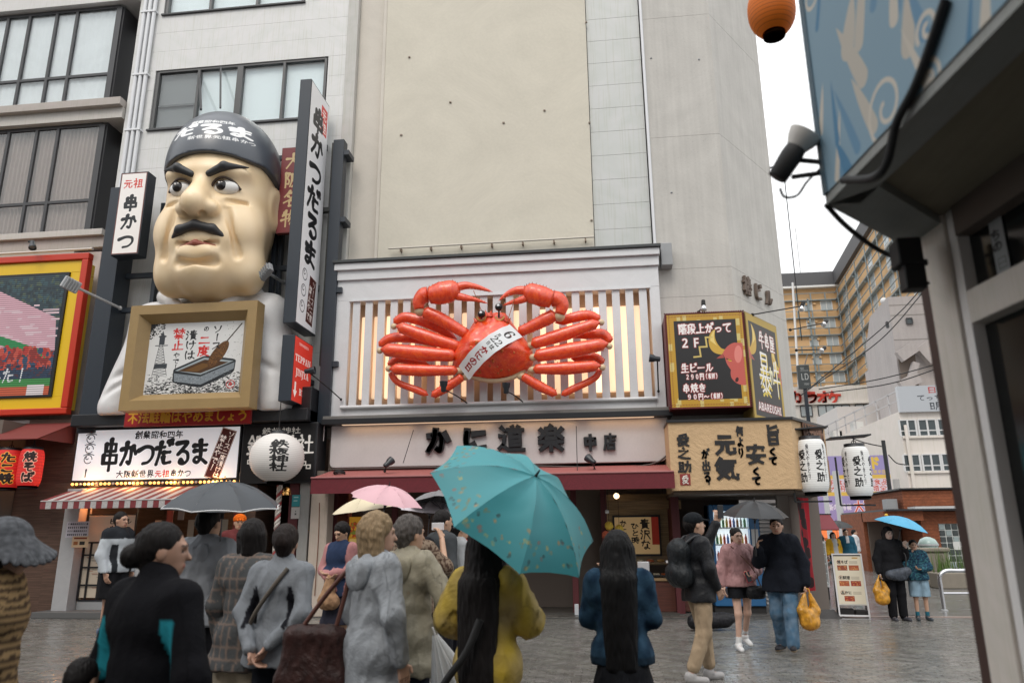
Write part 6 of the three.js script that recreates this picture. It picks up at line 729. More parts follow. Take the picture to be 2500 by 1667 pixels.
// ---------- corner shop signs at the tower foot ----------
const dirC = V(cham.x, 0, cham.y); // along the receding face
function faceBoard(t, o, len, y0, y1, tex, lift, lit) { const a = o.clone().addScaledVector(chamN, lift), b = a.clone().addScaledVector(dirC, len); obj('face', quadGeo(V(a.x, y0, a.z), V(b.x, y0, b.z), V(b.x, y1, b.z), V(a.x, y1, a.z)), lit ? litMat(tex, lit) : printMat(tex, 0.4), t, { uv: true }); }
function bull(c, cx, cy, s, flip) { // a red bull's head, print
c.save(); c.translate(cx, cy); c.scale(flip ? -s : s, s); c.fillStyle = '#c8a13e'; c.beginPath(); c.moveTo(-40, -60); c.quadraticCurveTo(-170, -60, -165, -190); c.quadraticCurveTo(-160, -270, -95, -300); c.quadraticCurveTo(-130, -200, -60, -120); c.quadraticCurveTo(-30, -100, 20, -105); c.fill(); c.fillStyle = '#e2c878'; c.beginPath(); c.moveTo(-150, -190); c.quadraticCurveTo(-150, -250, -100, -292); c.quadraticCurveTo(-135, -200, -90, -140); c.fill();
c.fillStyle = '#c0594f'; c.beginPath(); c.moveTo(-50, -70); c.quadraticCurveTo(-10, -150, 60, -165); c.lineTo(130, -160); c.lineTo(130, 220); c.quadraticCurveTo(60, 225, 20, 170); c.quadraticCurveTo(-5, 140, 10, 80); c.quadraticCurveTo(-30, 20, -30, -20); c.fill(); c.fillStyle = '#a34740'; c.beginPath(); c.moveTo(-50, -70); c.lineTo(-110, -25); c.lineTo(-40, -30); c.fill(); c.fillStyle = '#d98075'; c.beginPath(); c.ellipse(85, -60, 34, 80, 0.1, 0, 7); c.fill(); c.fillStyle = '#d9a93a'; c.beginPath(); c.ellipse(5, -8, 22, 9, 0.5, 0, 7); c.fill(); c.fillStyle = '#3a1512'; c.beginPath(); c.moveTo(-25, -28); c.lineTo(35, 0); c.lineTo(-20, -15); c.fill(); c.beginPath(); c.ellipse(55, 170, 14, 22, 0.4, 0, 7); c.fill(); c.restore();
}
const bullMenu = thing('menu_sign', 'black menu sign with a red bull head, white prices and gold beaded frame', 'sign');
{
const z = -14.6, x0 = 1.4, x1 = 2.94, y0 = 3.88, y1 = 5.82, red = mat(0.13, 0.012, 0.012, 0.5); obj('casing', bx(x0, x1, y0, y1, -15.5, z - 0.004, 0.01), red, bullMenu);
const tex = canvasTex(640, 800, (c, w, h) => { c.fillStyle = '#b98f2c'; c.fillRect(0, 0, w, h); c.fillStyle = '#ccbb78'; for (let i = 0; i < 60; i++) c.fillRect(rnd() * w, rnd() * h, 30, 60); c.fillStyle = '#6d1d18'; for (let i = 0; i < 50; i++) { c.fillRect(i * 13, 14, 5, 9); c.fillRect(i * 13, h - 22, 5, 9); c.fillRect(14, i * 16, 9, 5); c.fillRect(w - 22, i * 16, 9, 5); } c.fillStyle = '#201e1f'; c.fillRect(58, 55, w - 116, h - 115); bull(c, 500, 420, 0.95); const o = { color: '#ece6e4', outline: 6, outColor: '#8e2f2c' };
paintText(c, '階段上がって', 92, 85, 455, 88, 14, o); paintText(c, '2F', 95, 195, 190, 115, 18, o); c.strokeStyle = '#cdb569'; c.lineWidth = 14; c.beginPath(); c.moveTo(380, 208); c.lineTo(320, 208); c.lineTo(325, 290); c.lineTo(262, 290); c.lineTo(268, 372); c.lineTo(205, 376); c.stroke(); paintText(c, '生ビール', 95, 430, 270, 80, 12, o); paintText(c, '290円', 125, 515, 160, 60, 9, o); paintText(c, '(税別)', 290, 520, 110, 48, 6, o); paintText(c, '串焼き', 95, 605, 200, 74, 11, o); paintText(c, '90円〜', 125, 685, 190, 60, 9, o); paintText(c, '(税別)', 320, 690, 110, 48, 6, o); });
obj('face', quadGeo(V(x0 + 0.03, y0 + 0.03, z), V(x1 - 0.03, y0 + 0.03, z), V(x1 - 0.03, y1 - 0.03, z), V(x0 + 0.03, y1 - 0.03, z)), printMat(tex, 0.35), bullMenu, { uv: true });
const bead = [new THREE.SphereGeometry(0.02, 6, 5)]; const B = []; for (let i = 0; i < 36; i++) { B.push(ball(lerp(x0, x1, i / 35), y1, z, 0.018, 6, 4), ball(lerp(x0, x1, i / 35), y0, z, 0.018, 6, 4)); } for (let i = 0; i < 44; i++) B.push(ball(x0, lerp(y0, y1, i / 43), z, 0.018, 6, 4), ball(x1, lerp(y0, y1, i / 43), z, 0.018, 6, 4)); bits('bead_trim', B, red, bullMenu);
}
const bullSide = thing('bull_sign', 'black sign with a yellow horned bull and splashed characters on the receding face', 'sign');
{
const o = V(2.97, 0, -14.62), len = 1.55, y0 = 3.6, y1 = 5.82; const b = o.clone().addScaledVector(dirC, len), n = chamN; obj('casing', prism([[o.x, o.z], [b.x, b.z], [b.x - n.x * 0.3, b.z - n.z * 0.3], [o.x - n.x * 0.1, o.z - 0.6]], y0, y1), mat(0.32, 0.22, 0.06, 0.5), bullSide);
const tex = canvasTex(640, 900, (c, w, h) => { c.fillStyle = '#b0922f'; c.fillRect(0, 0, w, h); c.fillStyle = '#1f1d1e'; c.fillRect(40, 60, w - 80, h - 110); bull(c, -20, 420, 1.15, true); bull(c, 650, 500, 1.1); const wo = { color: '#eae6e2', outline: 7, outColor: '#8e2f2c' }; paintText(c, '牛串屋', 230, 110, 330, 150, 17, wo); c.fillStyle = '#d6b83a'; paintText(c, '暴', 170, 300, 260, 370, 26, { color: '#d8bd3c' }); paintText(c, '暴', 160, 290, 260, 350, 20, { color: '#ece9e4' }); paintText(c, 'れ', 380, 400, 110, 160, 20, { color: '#e8e2c0' }); paintText(c, '牛', 470, 330, 150, 330, 26, { color: '#d8bd3c' }); paintText(c, '牛', 462, 325, 150, 320, 18, { color: '#ece9e4' }); c.font = 'bold 92px sans-serif'; c.textAlign = 'center'; c.lineWidth = 12; c.strokeStyle = '#8e2f2c'; c.strokeText('ABAREUSHI', 330, 800, 470); c.fillStyle = '#ece6e4'; c.fillText('ABAREUSHI', 330, 800, 470); });
faceBoard(bullSide, o.clone().addScaledVector(dirC, 0.02), len - 0.04, y0 + 0.02, y1 - 0.02, tex, 0.006);
}
// small reflector lamps over the signs
function armLamp(label, from, tip, aim) { const t = thing('sign_lamp', label, 'lamp', [from.x, from.y, from.z], 0, 'arm lamps over the corner signs'); const f = tip.clone().sub(from); obj('arm', bar(V(0, 0, 0), f, 0.014, 6), M.blackMatt, t); obj('foot', ball(0, 0, 0, 0.035, 8, 6), M.blackMatt, t); const d = aim.clone().sub(tip).normalize(), q = new THREE.Quaternion().setFromUnitVectors(V(0, -1, 0), d); obj('socket', lathe([[0.02, 0.12], [0.04, 0.11], [0.045, 0.0], [0.03, 0]], 10).applyQuaternion(q).translate(f.x, f.y, f.z), M.blackMatt, t); obj('reflector_bulb', lathe([[0.03, 0], [0.06, -0.07], [0.065, -0.11], [0.03, -0.135], [0.001, -0.14]], 12).applyQuaternion(q).translate(f.x, f.y, f.z), mat(0.65, 0.66, 0.68, 0.15, { metalness: 0.6 }), t); }
armLamp('reflector lamp standing on top of the black menu sign', P(1706, 762, -14.75), P(1718, 745, -14.6), P(1720, 790, -14.5));
const alongBull = (px, py) => onPlane(px, py, V(2.97, 0, -14.62), chamN);
armLamp('reflector lamp on an arm above the peak of the bull sign', alongBull(1838, 768), alongBull(1915, 756).addScaledVector(chamN, 0.4), alongBull(1900, 900));
armLamp('reflector lamp on an arm at the upper outer edge of the bull sign', alongBull(1930, 805), alongBull(1984, 794).addScaledVector(chamN, 0.3), alongBull(1920, 900)); armLamp('reflector lamp on an arm halfway down the outer edge of the bull sign', alongBull(1945, 855), alongBull(1978, 858).addScaledVector(chamN, 0.3), alongBull(1920, 930));
const tanSign = thing('plaster_sign', 'tan plaster sign box with large black brush writing on the corner', 'sign');
{
const x0 = 1.3, x1 = 3.56, y0 = 2.3, y1 = 3.57, z = -14.3, pl = mat(0.64, 0.44, 0.25, 0.9, { tex: 'plaster', scale: 0.6, bump: 'coarse', bs: 0.014 });
const o = V(x1, 0, z), b = o.clone().addScaledVector(dirC, 1.75); obj('body', prism([[x0, z], [x1, z], [b.x, b.z], [b.x - 0.6, b.z - 0.4], [x0, z - 1.2]], y0, y1), pl, tanSign); obj('roof_edge', prism([[x0 - 0.03, z + 0.04], [x1 + 0.03, z + 0.04], [b.x + 0.05, b.z], [b.x - 0.6, b.z - 0.4], [x0, z - 1.2]], y1 + 0.001, y1 + 0.05), M.black, tanSign);
const words = (list, plane) => list.forEach(([s, a, bb, c, d, wt]) => { const p = P(a, bb, z + 0.02), q = P(c, d, z + 0.02); const st = (p.y - q.y) / [...s].length; [...s].forEach((ch, i) => { const g = join(letterGeo(ch, q.x - p.x, st * 0.92, 0.012, wt)); g.translate((p.x + q.x) / 2, p.y - st * (i + 0.5), z + 0.002); obj('painted_character', g, mat(0.012, 0.011, 0.012, 0.6), tanSign); }); });
words([['愛之助', 1651, 1058, 1690, 1155, 0.038], ['旨', 1865, 1034, 1910, 1087, 0.055], ['くて', 1876, 1092, 1900, 1135, 0.04], ['安', 1820, 1084, 1874, 1134, 0.06], ['くて', 1835, 1140, 1860, 1184, 0.04], ['何より', 1796, 1039, 1820, 1118, 0.03], ['元', 1742, 1055, 1800, 1112, 0.075], ['気', 1742, 1115, 1806, 1174, 0.075], ['が出る', 1712, 1094, 1738, 1178, 0.032]]);
{ const p = P(1732, 1174, z + 0.02); obj('painted_character', join(letterGeo('!', 0.2, 0.14, 0.012, 0.03)).translate(p.x, p.y, z + 0.002), M.black, tanSign); const q = P(1660, 1157, z), r = P(1687, 1184, z); obj('seal', bx(q.x, r.x, r.y, q.y, z, z + 0.012), mat(0.25, 0.03, 0.025, 0.6), tanSign); obj('seal_mark', join(letterGeo('愛', 0.13, 0.16, 0.006, 0.016)).translate((q.x + r.x) / 2, (q.y + r.y) / 2, z + 0.012), mat(0.7, 0.66, 0.6, 0.6), tanSign); }
// wooden menu slips and board on the receding side
const slip = mat(0.3, 0.15, 0.09, 0.7, { tex: 'wood', scale: 1.2 }); ['ねぎま', 'かわ', 'つくね', 'とりも', 'すなぎも', 'せせり', 'ささみ', 'かしわ'].forEach((s, i) => { const p = o.clone().addScaledVector(dirC, 0.55 + i * 0.135).addScaledVector(chamN, 0.03); const g = new THREE.BoxGeometry(0.125, 0.62, 0.02).rotateY(Math.atan2(chamN.x, chamN.z)).translate(p.x, 3.3, p.z); const sl = obj('menu_slip', g, slip, tanSign); const chs = [...s].filter((ch) => GLYPH[ch]); chs.forEach((ch, k) => obj('slip_character', join(letterGeo(ch, 0.08, 0.11, 0.004, 0.014)).rotateY(Math.atan2(chamN.x, chamN.z)).translate(p.x + chamN.x * 0.011, 3.5 - k * 0.15, p.z + chamN.z * 0.011), M.blackMatt, sl)); });
const tex = canvasTex(400, 300, (c, w, h) => { c.fillStyle = '#a3764f'; c.fillRect(0, 0, w, h); c.fillStyle = '#8f6542'; for (let i = 0; i < 30; i++) c.fillRect(0, rnd() * h, w, 2); paintText(c, 'やきとり', 130, 30, 220, 60, 9, { color: '#3c3a40' }); paintText(c, '愛之助', 10, 130, 370, 130, 20, { color: '#34333a' }); }); faceBoard(tanSign, o.clone().addScaledVector(dirC, 0.85), 0.85, 2.42, 2.93, tex, 0.03);
}
// tubular white lanterns with their little roofs
{
const tex = canvasTex(1024, 512, (c, w, h) => { c.fillStyle = '#d9d9d7'; c.fillRect(0, 0, w, h); c.fillStyle = 'rgba(120,120,118,0.45)'; for (let i = 0; i < 24; i++) c.fillRect(0, i * 22, w, 2); for (let k = 0; k < 5; k++) { const x = k * 204; paintText(c, '愛之助', x + 30, 100, 95, 330, 15, { down: true, color: '#121214', gap: 0.12 }); paintText(c, '炭火やきとり', x + 135, 50, 34, 350, 6, { down: true, color: '#1c1c1e', gap: 0.05 }); } });
const mk = (px, py, z, label, turn) => { const p = P(px, py, z); const t = lantern('tall_lantern', label, p, 0.26, 0.96, tex, { cyl: 0.66, pow: 7, ribs: 22, turn, lit: 0.1, group: 'tall white lanterns', hang: 0.12 }); return p; };
const a = mk(1985, 1137, -14.55, 'tall white lantern with black characters hanging closest to the tan sign box', 0.42), b = mk(2094, 1151, -15.6, 'tall white lantern with black characters hanging before the purple hoarding', -0.1);
for (const [p, l, s] of [[a, 'thin black roof board over the lantern nearest the tan sign', 0], [b, 'thin black roof board over the lantern before the purple hoarding', 1]]) { const t = thing('lantern_bracket', l, 'bracket', [p.x, p.y, p.z], 0, 'lantern brackets'); obj('roof_board', bx(-0.42, 0.36, 0.68, 0.71, -0.3, 0.12, 0.005).rotateZ(0.06), M.black, t); obj('hook', bar(V(0, 0.55, 0), V(0, 0.7, 0), 0.01), M.black, t); obj('lower_arm', [beam(V(-0.36, -0.65, -0.1), V(0.3, -0.65, -0.1), 0.03, 0.03), beam(V(-0.36, -0.65, -0.1), V(-0.36, 0.3, -0.1), 0.03, 0.03)], M.black, t); }
}
// ---------- corner shop under the tan sign ----------
{
const t = thing('corner_shop', 'dark corner shop wall with roller shutter under the tan sign', 'shop front'); obj('back_wall', bx(1.38, 3.0, 0, 3.4, -17.4, -17.2), M.dark, t); obj('ceiling', prism([[1.35, -14.5], [3.5, -14.5], [4.4, -16], [4.4, -17.4], [1.35, -17.4]], 2.24, 2.29), M.dark, t); obj('left_wall', bx(1.36, 1.45, 0, 2.3, -17.2, -15.4), M.maroon, t); obj('floor', bx(1.4, 4.2, 0, 0.03, -17.2, -15.3), mat(0.08, 0.078, 0.075, 0.5), t);
const sx0 = P(1857, 1300, -15.6).x, sx1 = P(1893, 1300, -15.6).x; for (let i = 0; i < 26; i++) obj('shutter_slat', bar(V(sx0, 0.2 + i * 0.075, -15.62), V(sx1 + 0.1, 0.2 + i * 0.075, -15.62), 0.03, 6), mat(0.3, 0.3, 0.3, 0.5), t);
const wx = P(1905, 1300, -15.55); obj('wall_panel', bx(wx.x, P(1934, 1300, -15.55).x, 0, 2.3, -15.7, -15.55, 0.01), mat(0.36, 0.34, 0.33, 0.8, { tex: 'stain', scale: 0.7 }), t); const q = V(P(1934, 1300, -15.55).x, 0, -15.55); obj('side_wall', prism([[q.x, q.z], [q.x + dirC.x * 1.6, q.z + dirC.z * 1.6], [q.x + dirC.x * 1.6 - 0.2, q.z + dirC.z * 1.6 - 0.1], [q.x - 0.1, q.z - 0.2]], 0, 2.3), M.dark, t);
tag(obj('red_banner', (() => { const a = onPlane(1950, 1300, V(3.58, 0, -14.9), chamN), g = new THREE.PlaneGeometry(0.55, 1.72, 10, 8), p = g.attributes.position; for (let i = 0; i < p.count; i++) p.setZ(i, 0.03 * Math.sin(p.getX(i) * 22 + p.getY(i) * 2)); g.computeVertexNormals(); g.rotateY(Math.atan2(chamN.x, chamN.z)); return g.translate(a.x + 0.17, 1.32, a.z - 0.2); })(), printMat(canvasTex(256, 768, (c, w, h) => { c.fillStyle = '#8f1220'; c.fillRect(0, 0, w, h); c.fillStyle = '#241014'; for (let i = 0; i < 9; i++) { c.beginPath(); c.ellipse(60 + (i % 3) * 40, 60 + i * 80, 46, 54, i, 0, 7); c.fill(); } c.fillStyle = '#b51a2a'; c.fillRect(196, 0, 60, h); }), 0.8, { side: THREE.DoubleSide }), scene, { uv: true }), 'dark red upright cloth banner with black blotches at the shop corner', 'banner');
const ramp = mat(0.06, 0.058, 0.06, 0.6, { tex: 'stone', scale: 1 }); for (const [a, b, c, d, l] of [[1905, 1478, 1985, 1496, 'dark rubber kerb ramp in front of the roller shutter'], [1985, 1478, 2068, 1494, 'dark rubber kerb ramp beside the menu board']]) { const p = onY(a, b, 0.06), r = onY(c, d, 0); const s = new THREE.Shape([new THREE.Vector2(0, 0), new THREE.Vector2(0.5, 0), new THREE.Vector2(0.05, 0.11), new THREE.Vector2(0, 0.11)]); tag(obj('kerb_ramp', new THREE.ExtrudeGeometry(s, { depth: r.x - p.x, bevelEnabled: false }).rotateY(Math.PI / 2 + Math.PI).translate(p.x, 0.004, -15.45).rotateY(0), ramp), l, 'ramp', 'kerb ramps'); }
}
{ // drinks machine
const t = thing('drinks_machine', 'blue drinks vending machine with lit rows of bottles', 'vending machine'); const z = -15.5, x0 = 2.1, x1 = 3.06, y0 = 0.16, y1 = 2.08, blue = mat(0.02, 0.11, 0.26, 0.35); obj('cabinet', [bx(x0, x1, y0, 0.95, z - 0.7, z, 0.02), bx(x0, x0 + 0.09, 0.95, y1, z - 0.7, z, 0.02), bx(x1 - 0.2, x1, 0.95, y1, z - 0.7, z, 0.02), bx(x0 + 0.09, x1 - 0.2, 1.95, y1, z - 0.7, z, 0.02), bx(x0, x1, 0.95, y1, z - 0.7, z - 0.2)], blue, t); obj('plinth', bx(x0, x1, 0, y0, z - 0.65, z - 0.05), M.blackMatt, t);
obj('display_back', bx(x0 + 0.09, x1 - 0.2, 0.95, 1.95, z - 0.2, z - 0.17), glow(0.85, 0.95, 1, 0.5), t); const lv = new THREE.RectAreaLight(0xe8f4ff, 2.5, 0.6, 0.9); lv.position.set((x0 + x1) / 2 - 0.06, 1.45, z - 0.13); lv.lookAt((x0 + x1) / 2 - 0.06, 1.45, 0); scene.add(lv);
const cols = [[0.6, 0.1, 0.05], [0.6, 0.4, 0.05], [0.1, 0.3, 0.12], [0.6, 0.6, 0.55], [0.35, 0.15, 0.05], [0.1, 0.2, 0.5]]; for (let r = 0; r < 3; r++) { obj('shelf', bx(x0 + 0.09, x1 - 0.2, 0.97 + r * 0.32, 1.0 + r * 0.32, z - 0.17, z - 0.03), mat(0.6, 0.62, 0.64, 0.4), t); for (let i = 0; i < 9; i++) { const x = x0 + 0.14 + i * 0.069, b = obj('bottle', lathe([[0.001, 0], [0.026, 0.002], [0.026, 0.12], [0.012, 0.16], [0.012, 0.19], [0.001, 0.19]], 8).translate(x, 1.0 + r * 0.32, z - 0.08), mat(...cols[(i * 5 + r * 2) % 6], 0.3), t); obj('cap', lathe([[0.013, 0.17], [0.013, 0.195], [0.001, 0.196]], 8).translate(x, 1.0 + r * 0.32, z - 0.08), mat(0.6, 0.6, 0.6, 0.4), b); } }
obj('window', bx(x0 + 0.09, x1 - 0.2, 0.95, 1.95, z - 0.02, z - 0.015), M.glass, t); obj('coin_panel', bx(x1 - 0.17, x1 - 0.04, 1.0, 1.6, z, z + 0.012), mat(0.45, 0.46, 0.47, 0.4), t); obj('delivery_flap', bx(x0 + 0.2, x1 - 0.3, 0.32, 0.5, z, z + 0.015), mat(0.04, 0.04, 0.05, 0.3), t); obj('sticker', bx(x0 + 0.1, x0 + 0.22, 0.45, 0.62, z, z + 0.004), mat(0.5, 0.5, 0.5, 0.5), t);
}
// ---------- far end of the side street ----------
const far = (px, py, z) => P(px, py, z);
function winGrid(t, x0, x1, y0, y1, z, nx, ny, fm, gm, o = {}) { // window with frame bars and panes on a front facing the viewer
const g = new THREE.Group(); g.name = 'window'; t.add(g); obj('frame', [bx(x0, x1, y0 - 0.08, y0, z - 0.05, z + 0.06), bx(x0, x1, y1, y1 + 0.08, z - 0.05, z + 0.06), ...Array.from({ length: nx + 1 }, (_, i) => { const x = lerp(x0, x1, i / nx); return bx(x - (o.fw || 0.05), x + (o.fw || 0.05), y0, y1, z - 0.04, z + 0.05); }), ...(ny > 1 ? [bx(x0, x1, lerp(y0, y1, 0.32) - 0.04, lerp(y0, y1, 0.32) + 0.04, z - 0.03, z + 0.045)] : [])], fm, g);
for (let i = 0; i < nx; i++) obj('pane', bx(lerp(x0, x1, i / nx) + 0.05, lerp(x0, x1, (i + 1) / nx) - 0.05, y0, y1, z - 0.02, z), gm, g);
}
const alu = mat(0.6, 0.6, 0.6, 0.4), darkPane = mat(0.05, 0.065, 0.07, 0.08), palePane = mat(0.45, 0.5, 0.52, 0.15);
{ // hotel
const t = thing('orange_hotel', 'tall orange hotel with steel balcony railings in two wings meeting at a corner', 'building'); const z = -115, c = far(2058, 800, z), top = far(2000, 700, z).y, roof = far(2000, 672, z).y; const wallM = mat(0.74, 0.48, 0.25, 0.8, { tex: 'plaster', scale: 0.05 }), rail = mat(0.22, 0.27, 0.29, 0.5), roofM = mat(0.09, 0.09, 0.095, 0.7), pale = mat(0.7, 0.7, 0.68, 0.5);
const x0 = far(1880, 800, z).x; obj('wall', bx(x0 - 10, c.x, 0, top, z - 12, z), wallM, t); obj('roof_band', bx(x0 - 10, c.x + 0.3, top, roof + 0.3, z - 12, z + 0.8), roofM, t); obj('roof_trim', bx(x0 - 10, c.x, top - 0.3, top, z, z + 0.9), pale, t);
const fl = (top - 2) / 13; for (let i = 0; i < 13; i++) { const y = top - 2.2 - i * fl; if (y < far(2000, 1010, z).y) break; obj('balcony_slab', bx(x0, c.x, y - 0.14, y, z, z + 0.5), rail, t); obj('railing', [bx(x0, c.x, y + 1.0, y + 1.1, z + 0.42, z + 0.5), ...Array.from({ length: 6 }, (_, k) => bx(lerp(x0, c.x, k / 5) - 0.09, lerp(x0, c.x, k / 5) + 0.09, y, y + 1.0, z + 0.42, z + 0.5))], rail, t); for (const [a, b] of [[1975, 1995], [2017, 2045]]) { const q = a + i * 2.4, r = b + i * 2.4, A = far(q, 850, z).x, B = far(r, 850, z).x; winGrid(t, A, B, y - fl + 1.2, y - fl + 2.6, z + 0.05, b - a > 22 ? 2 : 1, 1, pale, palePane); } obj('vent', [0, 1].map((k) => bx(far(1979, 850, z).x + k * 1.1, far(1979, 850, z).x + k * 1.1 + 0.4, y - 0.75, y - 0.5, z, z + 0.3)), wallM, t); }
for (const px of [1969, 2048]) { const A = far(px, 720, z); obj('post', bx(A.x - 0.12, A.x + 0.12, 10, top - 2, z + 0.38, z + 0.5), rail, t); }
// right wing, coming nearer
const d = V(Math.sin(5.9 * Math.PI / 180), 0, -Math.cos(5.9 * Math.PI / 180)), n = V(-d.z, 0, d.x).negate(), L = 62, at = (s, y, off = 0) => V(c.x - d.x * s + n.x * off, y, z - d.z * s + n.z * off);
const wing = (s0, s1, y0, y1, o0, o1) => { const a = at(s0, 0, o0), b = at(s1, 0, o0), e = at(s1, 0, o1), f = at(s0, 0, o1); return prism([[a.x, a.z], [b.x, b.z], [e.x, e.z], [f.x, f.z]], y0, y1); };
obj('wall', wing(0, L, 0, top, 0, -14), wallM, t); obj('roof_band', wing(0, L, top, roof + 0.3, 0.6, -14), roofM, t);
for (let i = 0; i < 13; i++) { const y = top - 2.2 - i * fl; if (y < 8) break; obj('balcony_slab', wing(0, L, y - 0.14, y, 0, 0.6), rail, t); obj('railing', wing(0, L, y + 1.0, y + 1.1, 0.5, 0.6), rail, t); obj('brackets', Array.from({ length: 10 }, (_, k) => wing(k * 6, k * 6 + 0.2, y - 0.5, y - 0.15, 0, 0.5)), rail, t).userData.kind = 'stuff'; for (let k = 0; k < 7; k++) { const g = new THREE.Group(); g.name = 'window'; t.add(g); obj('pane', wing(3 + k * 8, 4.8 + k * 8, y - fl + 1.0, y - fl + 2.7, 0.02, 0.06), palePane, g); obj('frame', wing(2.8 + k * 8, 5 + k * 8, y - fl + 0.8, y - fl + 2.9, 0, 0.018), pale, g); } }
for (let k = 0; k < 9; k++) obj('post', wing(2 + k * 6, 2.14 + k * 6, 6, top - 1, 0.5, 0.62), rail, t);
tag(obj('antenna_mast', bar(V(far(1967, 690, z).x, top, z - 2), V(far(1967, 690, z).x, roof + 9, z - 2), 0.07, 5), mat(0.5, 0.5, 0.5, 0.5)), 'thin mast rising from the hotel roof', 'mast'); tag(obj('flag_pole', bar(far(1952, 960, -100), far(1936, 690, -100), 0.16, 6), mat(0.65, 0.65, 0.65, 0.5)), 'pale slim pole standing before the orange hotel', 'pole');
}
{ // concrete stair building
const t = thing('stair_building', 'grey concrete building with open zigzag stair bays', 'building'); const z = -62, cm = mat(0.46, 0.43, 0.43, 0.85, { tex: 'concrete', scale: 0.05 }), a = far(2168, 725, z), b = far(2262, 725, z), lft = far(2140, 760, z); obj('tower', prism([[a.x, z], [b.x, z], [b.x * 1.26, z - 20], [lft.x * 1.25, z - 20], [lft.x * 1.07, z - 6]], 0, a.y), cm, t); const y1 = far(2250, 810, z).y; obj('wing', [bx(b.x - 0.01, b.x + 16, 0, y1, z - 16, z + 0.1)], cm, t); obj('wing_parapet', beam(V(b.x - 1.2, y1 - 2.2, z + 0.4), V(b.x + 14, y1 + 8, z + 0.4), 0.8, 1.6), cm, t);
const op = (p) => { const s = new THREE.Shape(p.map(([px, py]) => { const q = far(px, py, z + 0.3); return new THREE.Vector2(q.x, q.y); })); return new THREE.ExtrudeGeometry(s, { depth: 0.05, bevelEnabled: false }).translate(0, 0, z + 0.3); }; obj('stair_opening', [op([[2194, 876], [2233, 850], [2240, 920], [2203, 938]]), op([[2210, 948], [2243, 930], [2245, 975], [2210, 980]])], M.dark, t); obj('stair_flight', [beam(far(2196, 872, z + 0.8), far(2236, 845, z + 0.8), 0.5, 0.9), beam(far(2200, 943, z + 0.8), far(2244, 920, z + 0.8), 0.5, 0.9), beam(far(2222, 935, z + 0.7), far(2236, 886, z + 0.7), 0.5, 0.5)], cm, t);  // flat dark plates on the wall stand in for the shaded stair bays
winGrid(t, far(2214, 790, z).x, far(2228, 790, z).x, far(2214, 790, z).y, far(2214, 779, z).y, z + 0.1, 1, 1, M.frame, darkPane); winGrid(t, far(2163, 790, z).x, far(2168, 790, z).x, far(2163, 800, z).y, far(2163, 788, z).y, z + 0.1, 1, 1, M.frame, darkPane); obj('water_tank', ball(far(2180, 715, z).x, far(2180, 717, z).y, z - 2, 0.3, 10, 8), mat(0.6, 0.6, 0.6, 0.5), t);
for (const py of [745, 770, 830]) obj('panel_joint', bx(a.x, b.x, far(2200, py, z).y, far(2200, py, z).y + 0.06, z, z + 0.02), M.concreteDark, t);
}
{ // karaoke building
const t = thing('karaoke_building', 'white building with a red katakana roof sign below the hotel', 'building'); const z = -92, a = far(1900, 946, z), b = far(2158, 940, z), y2 = far(2050, 1080, z).y; const wm = mat(0.8, 0.78, 0.76, 0.7, { tex: 'stain', scale: 0.05 }); obj('wall', bx(a.x, b.x, 0, a.y, z - 8, z), wm, t); obj('penthouse', bx(far(2020, 940, z).x, far(2066, 940, z).x, a.y, far(2020, 938, z).y, z - 6, z - 0.5), wm, t);
[['カ', 1928], ['ラ', 1966], ['オ', 1996], ['ケ', 2024]].forEach(([ch, px]) => { const p = far(px, 970, z); obj('roof_letter', join(letterGeo(ch, 1.45, 1.5, 0.1, 0.26)).translate(p.x + 0.7, p.y, z + 0.05), mat(0.55, 0.05, 0.03, 0.5), t); });
for (const [p0, p1, n] of [[1955, 1983, 2], [1998, 2076, 4], [2090, 2150, 3]]) winGrid(t, far(p0, 1000, z).x, far(p1, 1000, z).x, far(2000, 1015, z).y, far(2000, 991, z).y, z + 0.05, n, 1, M.frame, palePane); obj('ledge', bx(a.x, b.x, far(2000, 988, z).y, far(2000, 985, z).y, z, z + 0.3), wm, t);
const ds = thing('dark_billboard', 'dark grey billboard with thin white letters beside the hotel', 'sign'); const q0 = far(1946, 892, -90), q1 = far(1982, 948, -90); obj('casing', bx(q0.x, q1.x, q1.y, q0.y, -90.4, -90.02), mat(0.06, 0.07, 0.075, 0.5), ds); obj('face', quadGeo(V(q0.x, q1.y, -90), V(q1.x, q1.y, -90), V(q1.x, q0.y, -90), V(q0.x, q0.y, -90)), printMat(canvasTex(256, 400, (c, w, h) => { c.fillStyle = '#3e4446'; c.fillRect(0, 0, w, h); c.fillStyle = '#b9bdbd'; c.font = '150px sans-serif'; c.fillText('LD', 60, 250, 170); c.fillRect(60, 90, 170, 5); c.font = '46px sans-serif'; c.fillText('TORY', 110, 340, 110); c.fillText('GEI', 70, 70, 100); })), ds, { uv: true }); obj('lamp_arm', bar(V(q1.x - 0.5, q0.y, -90), V(q1.x - 0.2, q0.y + 1.2, -89.2), 0.06, 5), M.greyPaint, ds); obj('post', bx(q0.x + 0.5, q1.x - 0.5, 0, q1.y, -90.3, -90.1), M.steel, ds);
}
